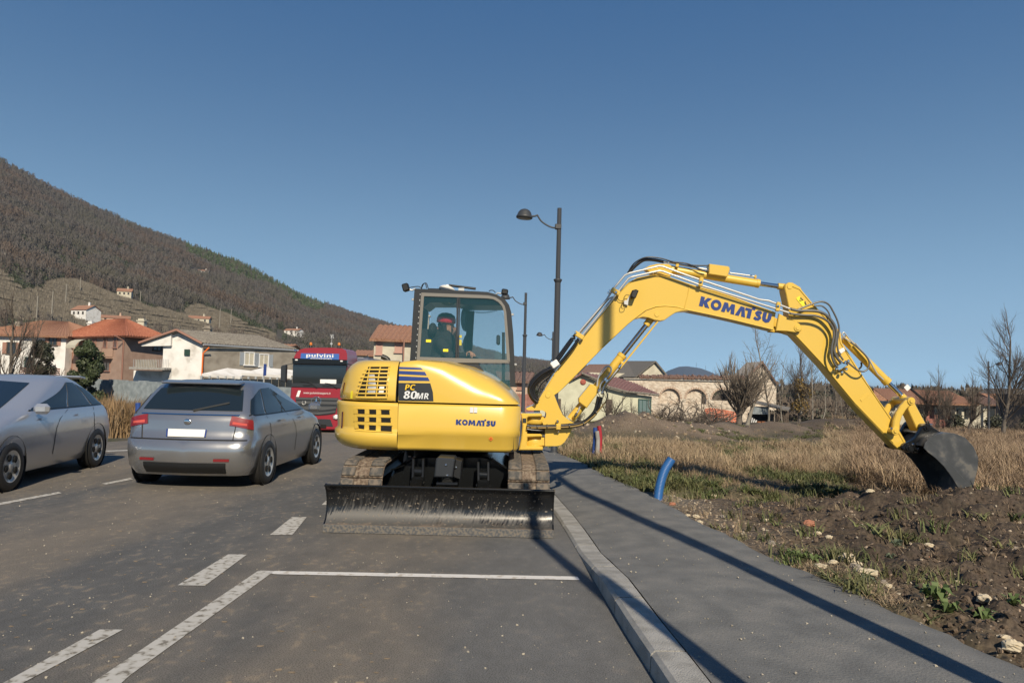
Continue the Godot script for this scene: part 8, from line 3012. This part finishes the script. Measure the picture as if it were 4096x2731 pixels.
func make_field() -> void:
	var g := RandomNumberGenerator.new()
	g.seed = 271
	var dry := [blade_tuft(14, 0.10, 0.30, 0.12, 0.0035, 1, 1.2), blade_tuft(12, 0.05, 0.20, 0.16, 0.004, 2, 2.6), blade_tuft(20, 0.18, 0.48, 0.12, 0.0035, 3, 0.8)]
	var green := [blade_tuft(20, 0.06, 0.17, 0.09, 0.005, 4, 1.0), blade_tuft(14, 0.05, 0.12, 0.10, 0.010, 5, 1.6)]
	var at := [[], [], []]
	var cs := [[], [], []]
	var gat := [[], []]
	var gcs := [[], []]
	for i in 95000:
		var d := 5.0 * pow(60.0 / 5.0, g.randf())
		var x := g.randf_range(-0.2, 0.78 * d + 1.0)
		var e := x - ev(SR, d)
		if e < 0.03:
			continue
		var a := patch.get_noise_2d(x, d)
		var b := patch2.get_noise_2d(x, d)
		var mound := 0.0
		for m in MOUNDS:
			mound = maxf(mound, exp(-pow((x - m[0]) / m[2], 2.0) - pow((d - m[1]) / m[3], 2.0)))
		var dens := 0.0
		var grn := 0.0
		if d < 10.4:                                  # dug soil by the footway
			dens = 0.05
			grn = 0.015
			if e < 0.35 and d < 6.6:
				dens = 0.9
				grn = 0.12
			elif e < 0.9 and d < 7.4:
				grn = clampf(0.05 + 0.7 * b, 0, 0.4)
				dens = 0.10
			if x > 4.9 - 0.2 * (d - 6.0) and d < 7.0:
				dens = 0.16
				grn = clampf(0.9 * b, 0, 0.3)
			if x > 6.0 and d > 9.6:
				dens = 0.7
		elif d < 15.0:
			dens = clampf(0.30 + 1.1 * b + 0.5 * smoothstep(12.0, 13.5, d), 0, 1) * smoothstep(0.1, 0.7, e)
			grn = clampf(-0.05 - 1.2 * b + 0.5 * a, 0, 0.5)
			if d < 11.1 and x > 1.9 and x < 5.4:
				dens *= 0.15
			if x > 5.6:
				dens = 0.95
				grn = 0.05
			if e < 1.2:
				grn = 0.32
				dens *= 0.6
		else:
			dens = smoothstep(0.18, 0.75, 0.52 + 0.9 * a + 0.8 * b)
			grn = clampf(0.04 - 0.9 * a, 0, 0.25)
			if d > 23.0:
				dens *= 0.30
				grn *= 0.8
			if x > 0.42 * d:
				dens = maxf(dens, 0.9)
			if e < 1.5:
				grn = maxf(grn, 0.5)
		dens *= 1.0 - mound * 0.92
		grn *= 1.0 - mound
		var near := minf(1.0, pow(d / 11.5, 2.0))
		dens *= near
		grn *= near
		var r := g.randf()
		var far := 1.0 + maxf(d - 16.0, 0.0) * 0.022
		var tall := 1.0
		if x > 0.46 * d and d > 9.0:
			tall = 1.4
		var bs := Basis(Vector3.UP, g.randf() * TAU)
		var p := v3(x, ground_h(x, d) - 0.015, d)
		if r < dens:
			var k := 1 if g.randf() < 0.58 else (0 if g.randf() < 0.72 else 2)
			if d < 7.5:
				k = 1
			var s := g.randf_range(0.65, 1.15) * (0.5 if d < 10.4 and x < 6.0 else 1.0) * tall
			if d > 23.0 and x < 0.42 * d:
				s *= 0.5
			if d > 10.4 and d < 13.5 and x < 5.6:
				s *= lerpf(0.45, 1.0, smoothstep(11.5, 13.5, d))
			at[k].append(Transform3D(bs.scaled(Vector3(s * far * 1.25, s * (1.0 if k != 2 else 0.9), s * far * 1.25)), p))
			var v := g.randf_range(0.55, 1.2)
			var c := Vector3(0.46, 0.36, 0.225).lerp(Vector3(0.29, 0.205, 0.13), g.randf())
			if tall > 1.0:
				c = c.lerp(Vector3(0.27, 0.18, 0.115), 0.5)
			cs[k].append(Color(c.x * v, c.y * v, c.z * v))
		if g.randf() < grn:
			var k := 0 if g.randf() < 0.6 else 1
			var s := g.randf_range(0.6, 1.2)
			gat[k].append(Transform3D(bs.scaled(Vector3(s * far * 1.3, s, s * far * 1.3)), p))
			var v := g.randf_range(0.6, 1.25)
			gcs[k].append(Color(0.088 * v, 0.115 * v, 0.036 * v).lerp(Color(0.20 * v, 0.17 * v, 0.08 * v), 0.6 * g.randf()))
	for k in 3:
		scatter("dry_grass", dry[k], M.grass, at[k], cs[k])
	for k in 2:
		scatter("green_grass", green[k], M.grass, gat[k], gcs[k])
	# reeds by the far side of the road
	var reed := blade_tuft(26, 0.8, 1.7, 0.22, 0.012, 7, 0.28)
	var ra := []
	var rc := []
	for i in 300:
		var a := g.randf() * TAU
		var q := sqrt(g.randf())
		var p := Vector2(-11.046, 21.0) + Vector2(cos(a) * 0.85 * q, sin(a) * 1.3 * q)
		var s := g.randf_range(0.6, 1.0) * (1.05 - 0.45 * q)
		ra.append(Transform3D(Basis(Vector3.UP, g.randf() * TAU).scaled(Vector3(1, s, 1)), v3(p.x, ground_h(p.x, p.y) - 0.02, p.y)))
		var v := g.randf_range(0.6, 1.2)
		rc.append(Color(0.31 * v, 0.205 * v, 0.105 * v))
	scatter("dry_reeds", reed, M.grass, ra, rc)
	ra = []
	rc = []
	for i in 5200:
		var d := 20.0 * pow(2.6, g.randf())
		var x := ev(LEFT, d) - 0.5 - pow(g.randf(), 1.5) * 24.0
		var s := g.randf_range(0.3, 0.75)
		ra.append(Transform3D(Basis(Vector3.UP, g.randf() * TAU).scaled(Vector3(1.6, s, 1.6)), v3(x, ground_h(x, d) - 0.02, d)))
		var v := g.randf_range(0.5, 1.1)
		rc.append(Color(0.24 * v, 0.17 * v, 0.10 * v))
	scatter("weeds", reed, M.grass, ra, rc)
	# stones and clods
	var rocks := [pebble(1, 0.6), pebble(2, 0.75), pebble(3, 0.5)]
	var sa := [[], [], []]
	var sc := [[], [], []]
	var ca := [[], [], []]
	var cc := [[], [], []]
	for i in 42000:
		var d := 4.0 * pow(34.0 / 4.0, g.randf())
		var x := g.randf_range(0.6, 0.75 * d + 0.8)
		var e := x - ev(SR, d)
		if e < -0.02:
			continue
		var soil := smoothstep(2.4, 3.0, x) * (1.0 - smoothstep(9.8, 10.8, d))
		var verge := exp(-pow((e - 0.35) / 0.35, 2.0)) * smoothstep(6.4, 8.5, d) * (1.0 - smoothstep(12.0, 13.0, d))
		var mound := 0.0
		for m in MOUNDS:
			if m[0] < 8.5:
				mound = maxf(mound, exp(-pow((x - m[0]) / (m[2] * 1.1), 2.0) - pow((d - m[1]) / (m[3] * 1.1), 2.0)))
		var b := patch2.get_noise_2d(x * 2.0, d * 2.0)
		var k := g.randi() % 3
		var bs := Basis(Vector3(g.randfn(), g.randfn(), g.randfn()).normalized(), g.randf() * TAU)
		var p := v3(x, ground_h(x, d), d)
		if g.randf() < 0.22 * soil + 0.8 * verge + 0.6 * mound + 0.04:
			var s := 0.005 + 0.015 * pow(g.randf(), 4.0) + (0.03 * pow(g.randf(), 3.0) * (1.0 + d / 20.0) if mound > 0.1 else 0.0)
			sa[k].append(Transform3D(bs.scaled(Vector3.ONE * s), p + Vector3(0, s * 0.3, 0)))
			var v := g.randf_range(0.5, 1.15)
			var c := Vector3(0.42, 0.37, 0.29).lerp(Vector3(0.33, 0.24, 0.17), g.randf())
			sc[k].append(Color(c.x * v, c.y * v, c.z * v))
		if g.randf() < soil * (0.55 + 0.8 * b):
			var s := 0.006 + 0.026 * pow(g.randf(), 3.0)
			ca[k].append(Transform3D(bs.scaled(Vector3.ONE * s), p + Vector3(0, s * 0.25, 0)))
			var v := g.randf_range(0.6, 1.25)
			cc[k].append(Color(0.104 * v, 0.076 * v, 0.053 * v))
	for k in 3:
		scatter("small_stones", rocks[k], M.soilrock, sa[k], sc[k])
		scatter("soil_clods", rocks[k], M.soilrock, ca[k], cc[k])
	# grit on carriageway and footway
	var ga := []
	var gc := []
	for i in 1900:
		var d := 3.4 * pow(5.0, g.randf())
		var x := g.randf_range(-0.72 * d, ev(SR, d))
		if d > 7.3 and d < 11.3 and x > -2.0 and x < 0.6:
			continue
		var on_walk: bool = x > ev(KF, d) + 0.21
		if x > ev(KF, d) - 0.02 and not on_walk:
			continue
		if not on_walk and g.randf() < (0.55 if x > -1.8 else 0.0):
			continue
		var s := 0.0025 + 0.0065 * pow(g.randf(), 4.0)
		ga.append(Transform3D(Basis(Vector3.UP, g.randf() * TAU).scaled(Vector3.ONE * s), v3(x, (walk_top(x, d) + 0.003 if on_walk else land(d)) + s * 0.35, d)))
		var v := g.randf_range(0.6, 1.1)
		gc.append(Color(0.40 * v, 0.36 * v, 0.29 * v))
	scatter("grit", rocks[1], M.soilrock, ga, gc)
	# flat crumbs of mud dropped by wheels
	ga = []
	gc = []
	for i in 300:
		var d := 3.6 * pow(4.0, g.randf())
		var x := g.randf_range(-0.7 * d, -0.5)
		var s := 0.005 + 0.012 * pow(g.randf(), 2.0)
		ga.append(Transform3D(Basis(Vector3.UP, g.randf() * TAU).scaled(Vector3(s * 1.6, s * 0.22, s)), v3(x, land(d) + 0.002, d)))
		var v := g.randf_range(0.7, 1.1)
		gc.append(Color(0.24 * v, 0.185 * v, 0.125 * v))
	scatter("mud_crumbs", rocks[0], M.soilrock, ga, gc)

func make_small_things() -> void:
	# blue corrugated conduit standing out of the ground by the footway
	var base := Vector3(1.92, 0.08, -9.66)
	var C := thing("conduit", "blue corrugated pipe leaning out of the gravel beside the footway", "pipe", base)
	var st := mb()
	var line := smooth([base - Vector3(0, 0.1, 0), Vector3(1.932, 0.129, -9.7), Vector3(1.962, 0.294, -9.72), Vector3(2.019, 0.46, -9.74), Vector3(2.111, 0.606, -9.76)], 10)
	var ln := []
	var rr := []
	for i in line.size() - 1:
		for k in 3:
			ln.append(line[i].lerp(line[i + 1], k / 3.0))
			rr.append([0.054, 0.060, 0.060][k])
	ln.append(line[line.size() - 1])
	rr.append(0.056)
	tube(st, ln, rr, 18, false)
	var rl := []
	var ri := []
	for i in ln.size():
		rl.append(ln[i])
		ri.append(rr[i] * 0.84)
	tube(st, rl.slice(ln.size() - 16), ri.slice(ln.size() - 16), 14, false)
	put("corrugated_wall", st, M.conduit, C)
	# three pipe ends in a bunch further on
	var i := 0
	for e in [[Vector3(1.705, 0.654, -15), Vector3(1.695, 0.291, -15), M.conduit_dark, "dark blue pipe end, left of the bunch by the field's edge"], [Vector3(1.794, 0.685, -15.1), Vector3(1.828, 0.303, -15.1), M.conduit_red, "red pipe end, right of the bunch by the field's edge"], [Vector3(1.73, 0.593, -14.9), Vector3(1.753, 0.284, -14.9), M.concrete, "pale pipe end in front of the blue and the red one"]]:
		st = mb()
		tube(st, [e[1] - Vector3(0, 0.15, 0), e[1].lerp(e[0], 0.5) + Vector3(0.012, 0, 0), e[0]], 0.042, 14)
		tag(put("conduit", st, e[2]), e[3], "pipe")
		i += 1
	st = mb()
	cyl(st, Vector3(-8.425, 0.494, -17), Vector3(-8.441, 0.818, -17), 0.055, 12)
	tag(put("conduit", st, M.conduit_dark), "short blue pipe stub between the dry reeds and the silver car", "pipe")
	st = mb()
	cyl(st, Vector3(-8.416, 0.327, -17), Vector3(-8.429, 0.572, -17), 0.05, 10)
	put("foot", st, M.conduit_dark, get_node("conduit_004") if has_node("conduit_004") else self)
	# single rocks along the torn edge of the footway
	var g := RandomNumberGenerator.new()
	g.seed = 88
	var shapes := [pebble(11, 0.6, 12), pebble(12, 0.7, 12), pebble(13, 0.55, 12), pebble(14, 0.8, 12)]
	var cream := mat(lin(0.50, 0.43, 0.31), 0.85)
	var greyr := mat(lin(0.24, 0.21, 0.18), 0.9)
	var red := mat(lin(0.36, 0.16, 0.10), 0.9)
	var spots := [Vector3(2.577, 0.1, -6.192), Vector3(2.867, 0.1, -6.379), Vector3(2.704, 0.1, -6.247), Vector3(2.848, 0.1, -6.178), Vector3(2.862, 0.12, -6.021), Vector3(2.91, 0.12, -6.273), Vector3(2.821, 0.12, -5.862), Vector3(2.668, 0.1, -5.86), Vector3(2.498, 0.1, -5.664), Vector3(2.489, 0.1, -5.527), Vector3(2.906, 0.12, -5.573), Vector3(2.988, 0.14, -5.995), Vector3(3.076, 0.14, -5.964), Vector3(2.908, 0.12, -5.748), Vector3(3.924, 0.2, -7.022), Vector3(3.627, 0.18, -6.524), Vector3(3.365, 0.14, -5.328), Vector3(3.764, 0.16, -5.565), Vector3(2.157, 0.1, -6.738), Vector3(2.507, 0.1, -7.166), Vector3(2.127, 0.09, -8.496), Vector3(2.088, 0.09, -8.187), Vector3(2.052, 0.09, -8.592), Vector3(3.241, 0.16, -8.098), Vector3(3.158, 0.16, -7.668), Vector3(3.097, 0.16, -7.264), Vector3(4.23, 0.18, -8.794), Vector3(4.647, 0.22, -6.924), Vector3(2.919, 0.12, -4.45), Vector3(2.899, 0.12, -4.344), Vector3(3.641, 0.18, -6.108), Vector3(2.957, 0.12, -5.16), Vector3(3.118, 0.05, -10.327), Vector3(4.621, 0.02, -12.077), Vector3(2.975, 0, -10.896), Vector3(2.441, 0.1, -8.566), Vector3(3.277, 0.16, -6.15), Vector3(3.553, 0.15, -5.82), Vector3(2.912, 0.1, -8.5), Vector3(2.042, 0.08, -9.35)]
	var sizes := [0.052, 0.075, 0.04, 0.06, 0.085, 0.05, 0.04, 0.055, 0.035, 0.05, 0.045, 0.035, 0.05, 0.03, 0.055, 0.035, 0.065, 0.06, 0.05, 0.045, 0.05, 0.04, 0.035, 0.065, 0.04, 0.045, 0.05, 0.045, 0.04, 0.06, 0.045, 0.035, 0.06, 0.07, 0.05, 0.035, 0.04, 0.04, 0.05, 0.04]
	var names := ["cream limestone rock in the rubble at the footway's edge, first from left", "cream limestone rock in the rubble at the footway's edge, fourth from left", "cream limestone rock in the rubble at the footway's edge, second from left", "grey brown rock in the rubble at the footway's edge, first from left", "cream limestone rock in the rubble at the footway's edge, seventh from left", "cream limestone rock in the rubble at the footway's edge, sixth from left", "cream limestone rock in the rubble at the footway's edge, eighth from left", "reddish brick piece in the rubble at the footway's edge", "cream limestone rock in the rubble at the footway's edge, third from left", "cream limestone rock in the rubble at the footway's edge, fifth from left", "cream limestone rock in the rubble at the footway's edge, eleventh from left", "grey brown rock in the rubble at the footway's edge, second from left", "cream limestone rock in the rubble at the footway's edge, tenth from left", "cream limestone rock in the rubble at the footway's edge, ninth from left", "cream limestone rock on the crest of the dug soil below the bucket, fourth from left", "reddish brick piece on the dug soil at lower right, first from left", "cream limestone rock on the dug soil at lower right, fourth from left", "cream limestone rock on the dug soil at lower right, seventh from left", "cream limestone rock beside the footway near the blue conduit, sixth from left", "grey brown rock on the bare strip along the footway", "cream limestone rock beside the footway near the blue conduit, second from left", "cream limestone rock beside the footway near the blue conduit, third from left", "cream limestone rock beside the footway near the blue conduit, first from left", "reddish brick piece on the crest of the dug soil below the bucket", "cream limestone rock on the crest of the dug soil below the bucket, first from left", "cream limestone rock on the crest of the dug soil below the bucket, second from left", "cream limestone rock on the crest of the dug soil below the bucket, third from left", "grey brown rock on the crest of the dug soil below the bucket", "cream limestone rock on the dug soil at lower right, fifth from left", "cream limestone rock on the dug soil at lower right, sixth from left", "cream limestone rock on the dug soil at lower right, second from left", "reddish brick piece on the dug soil at lower right, second from left", "cream limestone rock beside the footway near the blue conduit, fifth from left", "cream limestone rock on the bare strip along the footway, second from left", "cream limestone rock beside the footway near the blue conduit, fourth from left", "grey brown rock beside the footway near the blue conduit", "cream limestone rock on the dug soil at lower right, first from left", "cream limestone rock on the dug soil at lower right, third from left", "cream limestone rock on the bare strip along the footway, first from left", "reddish brick piece beside the footway near the blue conduit"]
	for k in spots.size():
		var p: Vector3 = spots[k]
		var s: float = sizes[k] * 0.8
		p.y = ground_h(p.x, -p.z) + s * 0.25
		var m: StandardMaterial3D = cream if k % 4 != 3 else (greyr if k % 8 == 3 else red)
		var t := Transform3D(Basis(Vector3.UP, g.randf() * TAU).scaled(Vector3(s * 1.25, s, s)), p)
		var o := hang("rock", shapes[k % 4], m, self, t)
		if m == cream:
			tag(o, names[k], "rock", "pale rocks on the dug soil")
		elif m == greyr:
			tag(o, names[k], "rock", "grey rocks on the dug soil")
		else:
			tag(o, names[k], "rubble", "brick pieces on the dug soil")
	# leafy weeds on the soil
	st = mb()
	for k in 16:
		var a := TAU * k / 16 + (k % 3) * 0.3
		var r := 0.10 + 0.06 * ((k * 7) % 5) / 5.0
		var o := Vector3(cos(a), 0, sin(a))
		var sd_ := Vector3(-o.z, 0, o.x) * r * 0.2
		var mid := o * r * 0.55 + Vector3(0, 0.05 + 0.04 * (k % 3), 0)
		tri(st, Vector3.ZERO, mid - sd_, mid + sd_)
		tri(st, mid - sd_, mid + sd_, o * r + Vector3(0, 0.035 + 0.03 * (k % 4), 0))
	var leafy := done(st)
	var lm := [mat(lin(0.085, 0.125, 0.035), 0.7), mat(lin(0.075, 0.095, 0.055), 0.7)]
	i = 0
	for w in [[Vector3(2.96, 0.14, -5.191), 1.5], [Vector3(2.961, 0.14, -5.065), 1.2], [Vector3(2.922, 0.14, -5.258), 1.1], [Vector3(3.551, 0.18, -6.887), 1.0], [Vector3(3.413, 0.18, -6.731), 0.8], [Vector3(2.785, 0.12, -5.859), 1.1], [Vector3(2.511, 0.12, -6.453), 1.2], [Vector3(2.475, 0.12, -6.606), 1.0], [Vector3(3.132, 0.14, -4.969), 1.2], [Vector3(3.478, 0.14, -5.186), 1.0], [Vector3(2.595, 0.12, -6.387), 1.0], [Vector3(3.701, 0.16, -7.695), 0.7]]:
		var p: Vector3 = w[0]
		p.y = ground_h(p.x, -p.z)
		var o := hang("weed", leafy, lm[0 if i < 3 or i > 5 else 1], self, Transform3D(Basis(Vector3.UP, i * 1.3).scaled(Vector3.ONE * w[1] * 0.6), p))
		tag(o, ["bright leafy weed, middle one of three at the lower right", "bright leafy weed, right one of three at the lower right", "bright leafy weed, left one of three at the lower right", "grey green weed higher on the dug soil, right of a pair", "grey green weed higher on the dug soil, left of a pair", "green weed growing in the rubble at the footway's edge", "green weed on the verge left of the rubble, middle of three", "green weed on the verge left of the rubble, first of three", "green weed below the big pale rock at lower right", "green weed at the picture's right edge on the soil", "green weed on the verge left of the rubble, nearest to it", "small green weed highest on the dug soil bank"][i], "weed", "green weeds by the footway" if i < 3 or i > 5 else "weeds on the dug soil")
		i += 1
